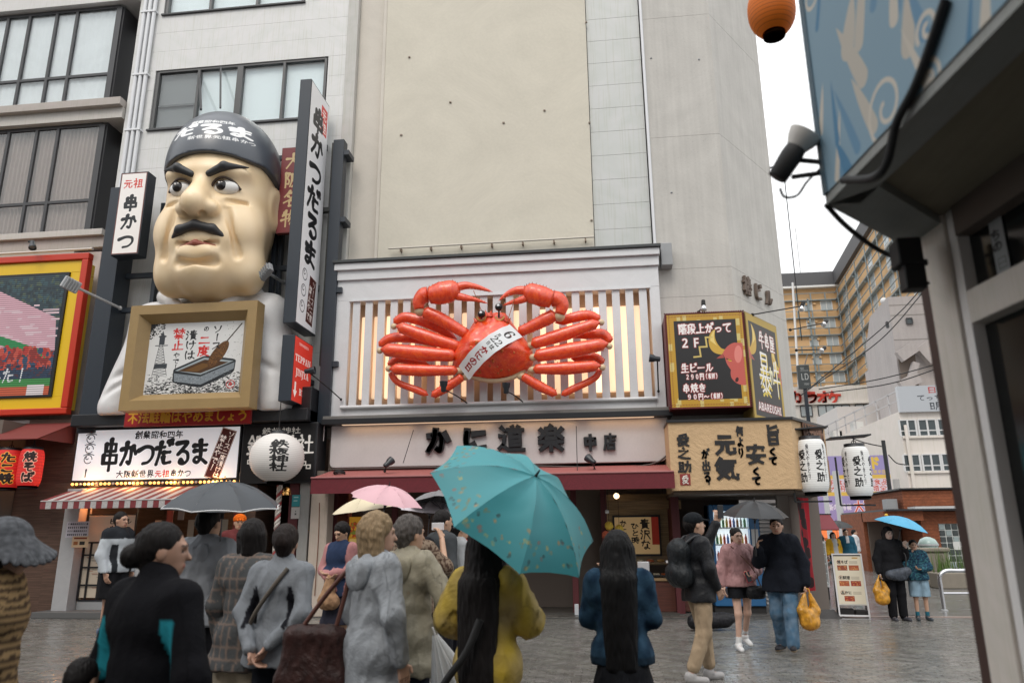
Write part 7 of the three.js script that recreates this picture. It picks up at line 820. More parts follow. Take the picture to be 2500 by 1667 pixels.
{ // white building with roof sign
const t = thing('white_building', 'white corner building with aluminium windows and a grey roof sign', 'building'); const z = -56, c = far(2195, 1005, z), right = far(2420, 1000, z).x, wm = mat(0.78, 0.735, 0.7, 0.75, { tex: 'stain', scale: 0.08 }); obj('wall', bx(c.x, right, 0, c.y, z - 26, z), wm, t);
for (const [ya, yb] of [[1063, 1026], [1149, 1111]]) for (const [p0, p1, n] of [[2200, 2240, 2], [2246, 2290, 2], [2294, 2338, 2], [2342, 2386, 2]]) { const k = (ya - 1063) / 86 * 10; winGrid(t, far(p0 + k, ya, z).x, far(p1 + k, ya, z).x, far(2250, ya, z).y, far(2250, yb, z).y, z + 0.03, n, 2, alu, darkPane, { fw: 0.06 }); }
obj('sill', [1066, 1152].map((py) => bx(c.x, right, far(2250, py, z).y - 0.1, far(2250, py, z).y + 0.05, z, z + 0.15)), wm, t); obj('downpipe', bar(V(c.x + 0.25, 0, z + 0.2), V(c.x + 0.25, c.y - 1, z + 0.2), 0.12, 8), wm, t);
for (const s of [9, 15]) { const g = new THREE.Group(); g.name = 'window'; t.add(g); const y = c.y - 5.2; obj('pane', bx(c.x - 0.02, c.x, y, y + 2.2, z - s - 1.4, z - s), darkPane, g); obj('frame', [bx(c.x - 0.06, c.x, y - 0.12, y, z - s - 1.5, z - s + 0.1), bx(c.x - 0.06, c.x, y + 2.2, y + 2.3, z - s - 1.5, z - s + 0.1)], M.frame, g); }
const q0 = far(2187, 945, z), q1 = far(2300, 1005, z); obj('roof_sign', bx(q0.x, right, q1.y, q0.y, z - 0.1, z + 0.3), mat(0.5, 0.52, 0.54, 0.5), t); obj('roof_sign_face', quadGeo(V(q0.x, q1.y, z + 0.31), V(q0.x + 7.5, q1.y, z + 0.31), V(q0.x + 7.5, q0.y, z + 0.31), V(q0.x, q0.y, z + 0.31)), printMat(canvasTex(1024, 320, (cc, w, h) => { cc.fillStyle = '#a9adb2'; cc.fillRect(0, 0, w, h); paintText(cc, '日本料理', 250, 20, 560, 76, 12, { color: '#a83c38', gap: 0.3 }); paintText(cc, 'てっちり', 170, 115, 320, 72, 11, { color: '#4a4d52', gap: 0.1 }); paintText(cc, '金料理', 500, 115, 330, 72, 11, { color: '#c28a2a', gap: 0.1 }); paintText(cc, '明陽新', 230, 205, 620, 100, 13, { color: '#3c4046', gap: 0.45 }); })), t, { uv: true });
const rl = mat(0.45, 0.44, 0.44, 0.5), rp = []; for (let i = 0; i < 9; i++) rp.push(bx(c.x + 0.1, c.x + 0.18, c.y, c.y + 1.6, z - 2 - i * 2.6, z - 1.9 - i * 2.6)); rp.push(bx(c.x + 0.1, c.x + 0.18, c.y + 1.5, c.y + 1.6, z - 24, z), bx(c.x + 0.1, c.x + 0.18, c.y + 0.8, c.y + 0.87, z - 24, z)); obj('roof_railing', rp, rl, t); obj('roof_room', bx(c.x + 1, c.x + 7, c.y, c.y + 3.2, z - 24, z - 17), mat(0.55, 0.52, 0.5, 0.8), t); for (const q of [12, 18]) obj('aircon_unit', bx(c.x + 0.4, c.x + 1.2, c.y, c.y + 0.9, z - q, z - q + 1), mat(0.6, 0.6, 0.58, 0.6), t); obj('water_tank', lathe([[1.6, 0], [1.6, 2.4], [1.3, 2.8], [0.001, 2.9]], 20).translate(c.x - 2.2, c.y - 0.2, z - 30), mat(0.6, 0.54, 0.47, 0.7), t); obj('tank_stand', bx(c.x - 4, c.x, 0, c.y - 0.2, z - 33, z - 27), mat(0.6, 0.56, 0.53, 0.8, { tex: 'stain', scale: 0.08 }), t);
}
{ // purple hoarding shop
const t = thing('hoarding_building', 'low building covered by a purple and yellow hoarding above an orange awning', 'building'); const z = -47, q0 = far(1950, 1115, z), q1 = far(2190, 1270, z); obj('wall', bx(q0.x, q1.x, 0, q0.y, z - 10, z - 0.3), mat(0.45, 0.42, 0.42, 0.8), t);
const tex = canvasTex(1536, 1000, (c, w, h) => { c.fillStyle = '#9186b4'; c.fillRect(0, 0, w, h); c.fillStyle = '#d0ad4e'; c.fillRect(0, 300, w, 60); c.fillRect(0, 560, w, 60); c.fillStyle = '#c7bfcb'; c.fillRect(0, 360, w, 200); paintText(c, 'ンド', 1020, 30, 360, 180, 44, { color: '#d3b246', even: true }); paintText(c, '大阪中店', 1180, 225, 290, 60, 8, { color: '#c9ad5c', even: true }); paintText(c, '業用食品料理凍食品', 330, 372, 1160, 85, 11, { color: '#b8483a', outline: 4, outColor: '#dedae0', even: true }); paintText(c, '業大用食品酒類全', 330, 466, 1130, 88, 11, { color: '#b8483a', outline: 4, outColor: '#dedae0', even: true }); paintText(c, 'ー新のお客様', 350, 740, 460, 100, 11, { color: '#d6d2dc', even: true }); paintText(c, '大歓迎', 850, 690, 520, 190, 26, { color: '#c4523c', outline: 9, outColor: '#e2dde2', even: true }); });
obj('hoarding', quadGeo(V(q0.x, q1.y, z), V(q1.x, q1.y, z), V(q1.x, q0.y, z), V(q0.x, q0.y, z)), printMat(tex, 0.6), t, { uv: true }); const pts = [P(1990, 1275, z), P(2200, 1275, z)]; obj('orange_awning', bx(pts[0].x, pts[1].x, -0.02, 0.02, 0, 1.9).rotateX(0.5).translate(0, pts[0].y, z), mat(0.6, 0.13, 0.02, 0.7), t); obj('awning_valance', bx(pts[0].x, pts[1].x, pts[0].y - 1.15, pts[0].y - 0.9, z + 1.62, z + 1.66), mat(0.5, 0.1, 0.02, 0.7), t); obj('shop_inside', bx(pts[0].x, pts[1].x, 0, pts[0].y - 0.9, z - 0.29, z - 0.2), M.dark, t); const cc = [[0.5, 0.1, 0.02], [0.55, 0.5, 0.45], [0.1, 0.1, 0.11], [0.5, 0.2, 0.05]]; for (let i = 0; i < 14; i++) { const x = lerp(pts[0].x, pts[1].x, i / 14); obj('goods_crate', bx(x, x + rr(0.3, 0.42), 0, rr(0.7, 1.5), z + 0.2, z + 0.8, 0.02), mat(...cc[i % 4], 0.7), t); }  // dark sheet below the awning paints the shade of the shop interior
}
{ // brick kiosk with glass blocks
const t = thing('brick_kiosk', 'small orange brick building with a glass block wall by the bridge', 'building'); const z = -31, L = far(2250, 1280, z).x, R = L + 6, cap = far(2280, 1247, z).y, up = far(2280, 1193, z).y; const bm = mat(0.36, 0.11, 0.045, 0.8, { tex: 'stone', scale: 0.6 }), back = mat(0.12, 0.05, 0.03, 0.8);
obj('core', [bx(L + 0.05, R, 0, cap, z - 5, z - 0.06), bx(L - 0.3, R, cap, up, z - 5, z - 0.6)], back, t); const far1 = far(2196, 1250, -37); // brick courses
for (let r = 0; r < 30; r++) { const y = cap - 0.02 - (r + 1) * 0.115; if (y < 0) break; obj('brick_course', bx(L, L + 0.62, y, y + 0.108, z - 4.9, z + rr(-0.004, 0.004)), bm, t); } for (let r = 0; r < 9; r++) { const y = cap + 0.1 + r * 0.115; if (y + 0.11 > up) break; obj('brick_course', bx(L - 0.35, R, y, y + 0.108, z - 5, z - 0.5 + rr(-0.004, 0.004)), bm, t); } for (let r = 0; r < 4; r++) obj('brick_course', bx(L + 0.621, R, cap - 0.02 - (r + 1) * 0.115, cap - 0.02 - (r + 1) * 0.115 + 0.108, z - 0.3, z + 0.002), bm, t);
obj('roof_slab', [bx(L - 1.4, R, cap, cap + 0.07, z - 5, z + 0.5), bx(L - 0.5, R, up, up + 0.06, z - 5, z - 0.35)], M.black, t); obj('roof_edge', bx(L - 0.3, R, cap + 0.07, cap + 0.16, z - 0.3, z + 0.45), mat(0.5, 0.5, 0.5, 0.4), t); const gy1 = cap - 0.5; const gb = mat(0.3, 0.36, 0.36, 0.1), gk = mat(0.05, 0.06, 0.06, 0.15); for (let i = 0; i < 11; i++) for (let j = 0; j < 11; j++) obj('glass_block', bx(L + 0.64 + i * 0.235, L + 0.84 + i * 0.235, gy1 - 0.2 - j * 0.235, gy1 - j * 0.235, z - 0.1, z - 0.02, 0.02), (i * 7 + j * 3) % 5 ? gk : gb, t); obj('block_joint', bx(L + 0.62, L + 3.3, gy1 - 2.6, gy1 + 0.02, z - 0.1, z - 0.05), mat(0.5, 0.52, 0.5, 0.7), t); obj('notice_plate', bx(L + 1.05, L + 1.55, gy1 - 0.95, gy1 - 0.65, z - 0.015, z), mat(0.6, 0.6, 0.58, 0.6), t);
obj('door', bx(L - 1.3, L - 0.05, 0, cap - 0.35, z - 2.1, z - 2), M.dark, t); obj('side_wall', bx(L - 1.45, L + 0.05, 0, cap, z - 5, z - 2.1), bm, t); obj('header', bx(L - 1.45, L, cap - 0.36, cap, z - 2.2, z + 0.3), bm, t); obj('vent_box', [bx(L - 0.9, L - 0.5, cap + 0.07, cap + 0.5, z - 1.2, z - 0.7), bar(V(L - 0.2, cap + 0.07, z - 1), V(L - 0.2, cap + 0.75, z - 1), 0.07, 8)], M.greyPaint, t); obj('warning_lamp', ball(far(2165, 1258, z + 0.5).x, far(2165, 1258, z + 0.5).y, z + 0.5, 0.07, 8, 6), mat(0.6, 0.35, 0.02, 0.4), t);
}
{ // bridge parapets
const wood = mat(0.33, 0.3, 0.28, 0.85, { tex: 'wood', scale: 0.5 }), stone = mat(0.27, 0.24, 0.2, 0.9, { tex: 'concrete', scale: 0.6 });
const par = (label, a, b, n) => { const t = thing('bridge_parapet', label, 'railing', [0, 0, 0], 0, 'bridge parapets'); for (let i = 0; i < n; i++) { const p = a.clone().lerp(b, i / n), q = a.clone().lerp(b, (i + 1) / n); obj('post', bx(p.x - 0.12, p.x + 0.12, 0, 1.2, p.z - 0.12, p.z + 0.12, 0.01), wood, t); for (const y of [0.18, 0.45, 0.72]) { const A = p.clone().setY(y), B = q.clone().setY(y); obj('slat', beam(A, B, 0.06, 0.15), wood, t); } obj('top_rail', beam(p.clone().setY(1.12), q.clone().setY(1.12), 0.22, 0.12), wood, t); } };
const a = onY(2218, 1425); par('weathered plank bridge railing running from the stone post into the distance', onY(2240, 1418), onY(2080, 1372), 6); par('weathered plank bridge railing behind the red banner along the far side', onY(1980, 1405), onY(2090, 1362), 5);
const st = thing('stone_post', 'weathered stone bridge post with a domed glass lamp', 'post', (() => { const p = onY(2282, 1430); return [p.x, 0, p.z]; })()); obj('shaft', [bx(-0.38, 0.38, 0, 0.95, -0.38, 0.38, 0.06), bx(-0.42, 0.42, 0, 0.2, -0.42, 0.42, 0.04)], stone, st); obj('cap_stone', bx(-0.43, 0.43, 0.95, 1.08, -0.43, 0.43, 0.05), stone, st); obj('lamp_dome', lathe([[0.26, 0], [0.27, 0.12], [0.2, 0.24], [0.08, 0.3], [0.001, 0.31]], 18).translate(0, 1.08, 0), mat(0.3, 0.4, 0.38, 0.2), st); obj('lamp_band', lathe([[0.285, 0.05], [0.285, 0.1], [0.26, 0.1]], 18).translate(0, 1.08, 0), M.greyPaint, st);
const pp = onY(2330, 1436), pl = thing('planter', 'stone planter trough with grassy green leaves', 'planter', [pp.x, 0, pp.z]); obj('trough', [bx(-0.5, 1.2, 0, 0.42, -0.3, 0.3, 0.03)], stone, pl); const lv = []; for (let i = 0; i < 180; i++) { const x = rr(-0.4, 0.9), zz = rr(-0.22, 0.22), h = rr(0.3, 0.75), b = rr(-0.2, 0.2); const g = new THREE.PlaneGeometry(0.022, h, 1, 3).translate(0, h / 2, 0), p = g.attributes.position; for (let k = 0; k < p.count; k++) { const y = p.getY(k) / h; p.setX(k, p.getX(k) * (1 - y * 0.8)); p.setZ(k, y * y * b); } g.computeVertexNormals(); g.rotateY(rr(0, 6.3)).translate(x, 0.4, zz); lv.push(g); } obj('leaves', lv, (() => { const m = new THREE.MeshPhysicalMaterial({ roughness: 0.6, side: THREE.DoubleSide }); m.color.setRGB(0.09, 0.16, 0.03); return m; })(), pl).userData.kind = 'stuff';
const ub = onY(2307, 1491); const u = thing('bike_barrier', 'bent steel tube barrier standing on the wet side street', 'barrier', [ub.x, 0, ub.z]); obj('hoop', tube([V(0, 0, 0), V(0, 0.45, 0), V(0.01, 0.66, 0), V(0.12, 0.75, 0), V(0.4, 0.76, 0), V(1.3, 0.76, 0), V(1.5, 0.7, 0), V(1.55, 0.5, 0), V(1.55, 0, 0)], 0.038, 60, 10), M.chrome, u); obj('cross_bar', bar(V(0.03, 0.33, 0), V(1.55, 0.33, 0), 0.022, 8), M.chrome, u); obj('foot_plate', [lathe([[0.07, 0], [0.07, 0.02], [0.04, 0.03]], 12), lathe([[0.07, 0], [0.07, 0.02], [0.04, 0.03]], 12).translate(1.55, 0, 0)], M.greyPaint, u);
}
{ // street poles and wires
const pole = (label, px, py0, py1, z, r, m, cat = 'pole') => { const a = P(px, py0, z); tag(obj('street_pole', [bar(V(a.x, 0, z), V(a.x, a.y, z), r, 10, r * 0.9)], m), label, cat, 'street poles'); return V(a.x, a.y, z); };
const b = pole('black tapering wire pole in front of the white building', 2157, 1075, 1240, -34, 0.09, mat(0.02, 0.022, 0.024, 0.6)); pole('pale grey steel pole behind the hanging lantern', 2040, 1150, 1270, -40, 0.17, mat(0.5, 0.51, 0.52, 0.5)); pole('slim pale grey steel pole beside the red banner', 2012, 1170, 1290, -42, 0.14, mat(0.5, 0.51, 0.52, 0.5)); pole('grey concrete pole with stained top before the white building', 2188, 1170, 1235, -40, 0.17, mat(0.4, 0.39, 0.38, 0.7));
[[[1957, 965], [2200, 760], [2262, 690]], [[1975, 950], [2150, 830], [2262, 705]], [[2000, 950], [2150, 925], [2300, 886]], [[2010, 960], [2180, 935], [2300, 896]], [[2070, 1065], [2110, 1080], [2155, 1090]], [[2170, 1110], [2190, 1130], [2215, 1135]]].forEach((l, i) => tag(obj('overhead_wire', tube(l.map(([x, y]) => P(x, y, -40 + i * 0.1)), 0.028, 20, 4), M.rubber), ['upper black wire crossing before the orange hotel', 'second black wire crossing before the orange hotel', 'black wire passing across the stair building', 'lower black wire passing across the stair building', 'thin wire from the lantern roof to the black pole', 'thin wire from the black pole to the white building'][i], 'wire', 'overhead wires'));
}
{ // menu board and display cabinet on the side street
const p = onY(2088, 1508); const t = thing('menu_board', 'white framed standing menu board with food pictures', 'menu board', [p.x, 0, p.z], -0.18); const tex = canvasTex(320, 640, (c, w, h) => { c.fillStyle = '#d8cfb9'; c.fillRect(0, 0, w, h); const f = ['#8a3f22', '#a2502c', '#93301c', '#b98a5a']; [[60, '焼そば'], [270, 'お料理'], [470, '品かに']].forEach(([y, s], k) => { c.strokeStyle = '#a3552c'; c.lineWidth = 4; c.beginPath(); c.arc(60, y + 22, 28, 0, 7); c.stroke(); paintText(c, s, 36, y, 130, 46, 7, { color: '#1c1712' }); c.fillStyle = '#8a7f6e'; for (let i = 0; i < 3; i++) c.fillRect(180, y + 10 + i * 14, 100, 5); for (let q = 0; q < (k === 2 ? 1 : 2); q++) { c.fillStyle = f[(k + q) % 4]; c.fillRect(30 + q * 140 + (k === 2 ? 40 : 0), y + 65, 120, 70); c.fillStyle = '#c98a4a'; for (let i = 0; i < 16; i++) c.fillRect(34 + q * 140 + (k === 2 ? 40 : 0) + rnd() * 100, y + 70 + rnd() * 54, 12, 8); } }); c.fillStyle = '#b98a2a'; c.fillRect(220, 18, 70, 16); });
const lean = new THREE.Group(); lean.name = 'front_panel'; lean.rotation.x = -0.16; t.add(lean); obj('board', bx(-0.24, 0.24, 0.22, 1.12, -0.01, 0.0), mat(0.6, 0.58, 0.52, 0.6), lean); obj('print', quadGeo(V(-0.23, 0.24, 0.003), V(0.23, 0.24, 0.003), V(0.23, 1.1, 0.003), V(-0.23, 1.1, 0.003)), printMat(tex, 0.5), lean, { uv: true }); obj('frame_bar', [bx(-0.265, -0.24, 0, 1.14, -0.02, 0.02), bx(0.24, 0.265, 0, 1.14, -0.02, 0.02), bx(-0.265, 0.265, 1.12, 1.145, -0.022, 0.022), bx(-0.265, 0.265, 0.02, 0.05, -0.022, 0.022)], mat(0.65, 0.65, 0.66, 0.35), lean); const bk = obj('back_panel', [bx(-0.24, 0.24, 0.24, 1.12, -0.01, 0.01), bx(-0.265, -0.24, 0, 1.12, -0.02, 0.02), bx(0.24, 0.265, 0, 1.12, -0.02, 0.02)], mat(0.08, 0.08, 0.085, 0.5), t); bk.position.z = -0.36; bk.rotation.x = 0.16; obj('weight_block', [bx(-0.26, 0.02, 0.01, 0.14, -0.35, -0.1, 0.02), bx(0.04, 0.27, 0.01, 0.12, -0.35, -0.1, 0.02)], M.blackMatt, t);
const q = onY(2004, 1462), k = thing('display_cabinet', 'glass display cabinet with food samples beside the red banner', 'cabinet', [q.x, 0, q.z]); obj('frame', [bx(-0.2, 0.2, 0.28, 0.33, -0.2, 0.2), bx(-0.2, 0.2, 1.28, 1.32, -0.2, 0.2), ...[[-0.2, -0.2], [0.18, -0.2], [-0.2, 0.18], [0.18, 0.18]].map(([x, z]) => bx(x, x + 0.02, 0.33, 1.28, z, z + 0.02))], mat(0.5, 0.5, 0.5, 0.35), k); obj('glass_wall', [bx(-0.18, 0.18, 0.33, 1.28, 0.19, 0.194), bx(0.19, 0.194, 0.33, 1.28, -0.18, 0.18)], M.glass, k); for (let s = 0; s < 4; s++) { obj('shelf', bx(-0.18, 0.18, 0.36 + s * 0.22, 0.37 + s * 0.22, -0.18, 0.18), mat(0.55, 0.55, 0.55, 0.3), k); obj('sample_dish', [0, 1, 2].map((i) => new THREE.SphereGeometry(0.05, 8, 6).scale(1, 0.5, 1).translate(-0.11 + i * 0.11, 0.39 + s * 0.22, 0.05)), mat(...[[0.5, 0.2, 0.08], [0.4, 0.08, 0.05], [0.15, 0.3, 0.1], [0.6, 0.5, 0.35]][s], 0.5), k); } obj('base', bx(-0.18, 0.18, 0, 0.28, -0.18, 0.18, 0.01), M.blackMatt, k);
const aw = P(2010, 1258, -24); const sa = thing('small_red_awning', 'small dark red awning behind the hanging lantern', 'awning'); obj('canvas', bx(aw.x - 1.4, aw.x + 0.2, -0.015, 0.015, 0, 0.9).rotateX(0.5).translate(0, aw.y, -24), mat(0.16, 0.012, 0.02, 0.7), sa); obj('wall_bar', bx(aw.x - 1.4, aw.x + 0.25, aw.y, aw.y + 0.05, -24.1, -24), M.black, sa); obj('shop_wall', bx(4.65, aw.x - 0.3, 0, 3.2, -30, -24.1), mat(0.3, 0.28, 0.27, 0.8), sa);
}
// ---------- near building at the right ----------
const nearU = V(-Math.sin(7.3 * Math.PI / 180), 0, -Math.cos(7.3 * Math.PI / 180)), nearR = V(-nearU.z, 0, nearU.x); // along its wall, and to the right of it
const NB = (d, l, y) => V(nearU.x * d + nearR.x * l, y, nearU.z * d + nearR.z * l);
function nbBox(d0, d1, l0, l1, y0, y1, b) { const g = bx(l0, l1, y0, y1, -d1, -d0, b); return g.rotateY(Math.atan2(-nearU.x, -nearU.z)); }
const nearB = thing('corner_restaurant', 'dark fronted corner restaurant with cream posts and a jutting canopy', 'building');
{
const H = 2.5, cream = mat(0.8, 0.75, 0.7, 0.6, { tex: 'stain', scale: 1 }), soff = mat(0.3, 0.27, 0.2, 0.85, { tex: 'concrete', scale: 0.8 }), D0 = 2.2;
const lp = (px, py, d) => { const p = atDepth(px, py, d); return p.dot(nearR); };
const A = onY(2016, 478, H), B = onY(2262, 612, H), toL = (p) => [p.dot(nearU), p.dot(nearR)]; const [dA, lA] = toL(A), [dB, lB] = toL(B);
// canopy slab: outer edge follows the wall, far edge cut back
const pt = (d, l) => { const p = NB(d, l, 0); return [p.x, p.z]; };
obj('canopy_soffit', prism([pt(-3, lA), pt(dA, lA), pt(dB, lB), pt(dB + 0.3, lB + 1.5), pt(-3, lB + 1.5)], H, H + 0.06), soff, nearB); obj('canopy_edge', prism([pt(-3, lA), pt(dA - 0.01, lA), pt(dA - 0.01, lA + 0.1), pt(-3, lA + 0.1)], H - 0.03, H - 0.001), mat(0.34, 0.36, 0.36, 0.6, { tex: 'stain', scale: 1 }), nearB); const e = V(B.x - A.x, 0, B.z - A.z).normalize(), en = V(-e.z, 0, e.x).multiplyScalar(-0.16); obj('canopy_edge', [prism([[A.x, A.z], [B.x, B.z], [B.x - en.x, B.z - en.z], [A.x - en.x, A.z - en.z]], H - 0.03, H - 0.001)], mat(0.3, 0.32, 0.32, 0.6, { tex: 'stain', scale: 1 }), nearB); obj('canopy_roof', prism([pt(-3, lA + 0.05), pt(dA - 0.05, lA + 0.05), pt(dB - 0.05, lB), pt(dB, lB + 1.5), pt(-3, lB + 1.5)], H + 0.061, H + 0.5), M.greyPaint, nearB);
// corner post with dark reveal
const lw = lp(2440, 1303, D0), dAt = (px) => lw / lp(px, 1303, 1); // the post lies in the wall, facing the street
obj('post_reveal', nbBox(dAt(2370) + 0.002, dAt(2346), lw + 0.004, lw + 0.1, 0, H - 0.04), mat(0.06, 0.03, 0.024, 0.6), nearB); obj('corner_post', nbBox(dAt(2438), dAt(2370), lw, lw + 0.1, 0, H - 0.001, 0.004), cream, nearB);
obj('wall_post', nbBox(dAt(2462), dAt(2440), lw + 0.01, lw + 0.1, 0, H - 0.001, 0.004), mat(0.8, 0.77, 0.75, 0.55), nearB);
const yT = onPlane(2350, 715, NB(0, lw, 0), nearR).y, yB = onPlane(2362, 795, NB(0, lw, 0), nearR).y; obj('transom', nbBox(-3, D0 - 0.05, lw, lw + 0.1, yB, yT, 0.005), mat(0.75, 0.71, 0.67, 0.6, { tex: 'stain', scale: 1 }), nearB);
const dg = mat(0.01, 0.011, 0.011, 0.12); obj('upper_glass', nbBox(-3, D0 - 0.02, lw + 0.05, lw + 0.06, yT, H), dg, nearB); obj('lower_glass', nbBox(-3, D0 - 0.02, lw + 0.05, lw + 0.06, 0, yB), dg, nearB); obj('header', nbBox(-3, D0 - 0.05, lw + 0.0, lw + 0.1, H - 0.1, H - 0.002), M.dark, nearB);
obj('sash_stile', [nbBox(D0 - 0.5, D0 - 0.42, lw - 0.005, lw + 0.05, 0, yB - 0.25, 0.01), nbBox(-2, D0 - 0.42, lw - 0.006, lw + 0.05, yB - 0.3, yB - 0.22, 0.01)], mat(0.4, 0.36, 0.31, 0.6), nearB); obj('wall_mass', nbBox(-3, D0 - 0.1, lw + 0.3, lw + 4, 0, 7), M.dark, nearB);
// paper in the upper window
const q = [[2412, 537], [2446, 532], [2464, 668], [2432, 684]].map(([x, y]) => onPlane(x, y, NB(0, lw + 0.045, 0), nearR)); const y0 = (q[2].y + q[3].y) / 2, y1 = (q[0].y + q[1].y) / 2, dd0 = q[0].dot(nearU), dd1 = q[1].dot(nearU); const a = NB(dd0, lw + 0.045, 0), b = NB(dd1, lw + 0.045, 0); obj('window_paper', quadGeo(V(a.x, y0, a.z), V(b.x, y0, b.z), V(b.x, y1, b.z), V(a.x, y1, a.z)), printMat(canvasTex(128, 512, (c, w, h) => { c.fillStyle = '#8c8f90'; c.fillRect(0, 0, w, h); paintText(c, 'ちの', 0, 90, 90, 200, 20, { down: true, color: '#1c1e20' }); c.strokeStyle = '#333'; c.lineWidth = 5; c.strokeRect(30, 350, 70, 90); c.beginPath(); c.moveTo(30, 395); c.lineTo(100, 395); c.stroke(); })), nearB, { uv: true });
// painted hoarding above the canopy edge
const mural = thing('painted_hoarding', 'pale blue and white swirl painted hoarding above the near canopy', 'hoarding'); const tex = canvasTex(1024, 1024, (c, w, h) => { c.fillStyle = '#7f9bac'; c.fillRect(0, 0, w, h); const drop = (x, y, L, r, a) => { c.save(); c.translate(x, y); c.rotate(a); c.beginPath(); c.moveTo(0, 0); c.quadraticCurveTo(r, L * 0.5, r, L); c.arc(0, L, r, 0, Math.PI); c.quadraticCurveTo(-r, L * 0.5, 0, 0); c.fill(); c.restore(); }; for (const [col, n, r] of [['#b9b3a8', 46, 22], ['#6089a6', 30, 15], ['#c3bcb0', 34, 13], ['#4a7c9e', 14, 11]]) { c.fillStyle = col; for (let i = 0; i < n; i++) drop(rnd() * w, rnd() * h - 60, 90 + rnd() * 150, r * (0.7 + rnd() * 0.8), -0.5 + rnd()); } c.strokeStyle = '#c6bfb3'; c.lineWidth = 9; for (let i = 0; i < 26; i++) { c.beginPath(); const x = rnd() * w, y = rnd() * h, r = 25 + rnd() * 50; for (let k = 0; k < 30; k++) { const q = r * (1 - k / 34), e = k * 0.3 + i; c.lineTo(x + Math.cos(e) * q, y + Math.sin(e) * q); } c.stroke(); } c.fillStyle = '#a6656a'; drop(640, 440, 60, 26, 0); drop(130, 440, 60, 26, 0); });
const m0 = NB(dA, lA - 0.004, 0), m1 = NB(dA - 3, lA - 0.004, 0); obj('panel', quadGeo(V(m0.x, H, m0.z), V(m1.x, H, m1.z), V(m1.x, H + 3, m1.z), V(m0.x, H + 3, m0.z)), printMat((() => { tex.wrapS = tex.wrapT = THREE.RepeatWrapping; tex.repeat.set(2, 2); return tex; })(), 0.7, { side: THREE.DoubleSide }), mural, { uv: true }); obj('edge_frame', [nbBox(dA - 0.03, dA, lA - 0.008, lA + 0.02, H, H + 3), nbBox(-1, dA, lA + 0.02, lA + 0.1, H, H + 3)], mat(0.05, 0.1, 0.14, 0.5), mural);
// cables
const cb = (label, pts, r) => tag(obj('cable', tube(pts, r, 40, 6), M.rubber), label, 'cable', 'cables on the near canopy'); const onM = (px, py) => onPlane(px, py, NB(0, lA - 0.015, 0), nearR); cb('thick black cable hanging down across the painted hoarding', [onM(2310, 0), onM(2240, 200), onM(2190, 300), onM(2165, 400), onM(2140, 430), onM(2060, 440)], 0.012); cb('black cable looping from the canopy corner to the lamp on the post', [[2018, 500], [2060, 545], [2130, 600], [2190, 630], [2250, 645]].map(([x, y]) => onPlane(x, y, A.clone().add(V(0, -0.02, 0)), V(-e.z, 0, e.x).add(V(0, 0, 0)))), 0.008);
// floodlight at the corner
const fl = (px, py, dp) => atDepth(px, py, dp), dp = A.dot(fwd) + 0.02; const t = thing('outdoor_floodlight', 'black outdoor floodlight with pale reflector on the canopy corner', 'lamp'); const base = fl(2030, 398, dp - 0.03), hd = fl(1920, 400, dp), mouth = fl(1952, 350, dp - 0.02); obj('mount', new THREE.SphereGeometry(0.05, 12, 8).scale(0.7, 1.2, 0.7).translate(base.x, base.y, base.z), M.rubber, t); obj('arm', [bar(base, fl(1945, 390, dp), 0.008), bar(fl(2020, 420, dp), fl(1935, 432, dp), 0.008)], M.rubber, t); const ax = mouth.clone().sub(hd).normalize(), qq = new THREE.Quaternion().setFromUnitVectors(V(0, 1, 0), ax); obj('body', lathe([[0.001, -0.05], [0.03, -0.05], [0.034, 0.03], [0.03, 0.075], [0.001, 0.075]], 16).applyQuaternion(qq).translate(hd.x, hd.y, hd.z), M.rubber, t); obj('reflector', lathe([[0.03, 0], [0.045, 0.03], [0.052, 0.055], [0.05, 0.055], [0.03, 0.01]], 20).applyQuaternion(qq).translate(mouth.x - ax.x * 0.02, mouth.y - ax.y * 0.02, mouth.z - ax.z * 0.02), mat(0.55, 0.53, 0.5, 0.5), t); obj('lens', lathe([[0.001, 0.056], [0.05, 0.054]], 20).applyQuaternion(qq).translate(mouth.x - ax.x * 0.02, mouth.y - ax.y * 0.02, mouth.z - ax.z * 0.02), mat(0.05, 0.06, 0.06, 0.2), t); obj('lead', tube([fl(1905, 460, dp), fl(1915, 480, dp), fl(1945, 478, dp), fl(1970, 445, dp), fl(2005, 410, dp)], 0.004, 20), M.rubber, t);
const s2 = thing('wall_lamp', 'small black box lamp fixed to the dark post edge under the canopy', 'lamp'); const wl = fl(2222, 645, 2.25); obj('housing', [bx(-0.045, 0.03, -0.04, 0.05, -0.04, 0.04, 0.008).translate(wl.x, wl.y + 0.03, wl.z), bx(-0.035, 0.03, -0.07, 0.02, -0.03, 0.03, 0.006).translate(wl.x + 0.005, wl.y - 0.02, wl.z)], M.rubber, s2); obj('bracket', bar(wl, fl(2262, 640, 2.25), 0.012), M.rubber, s2); obj('lead', tube([fl(2230, 680, 2.25), fl(2245, 702, 2.25), fl(2268, 690, 2.25)], 0.006, 12), M.rubber, s2);
// orange lantern
lantern('orange_lantern', 'orange paper lantern hanging at the hoarding, lit dimly', fl(1884, 25, 4), 0.145, 0.34, canvasTex(512, 256, (c, w, h) => { c.fillStyle = '#d06a0a'; c.fillRect(0, 0, w, h); for (let i = 0; i < 14; i++) { c.fillStyle = '#a85208'; c.fillRect(0, i * 18, w, 3); } c.fillStyle = '#2a150a'; c.fillRect(270, 30, 60, 20); c.fillRect(280, 60, 50, 14); }), { pow: 2.4, cyl: 0.3, pow2: 0.6, lit: 0.06, rimM: mat(0.1, 0.04, 0.015, 0.5), hang: 0.5 });
}
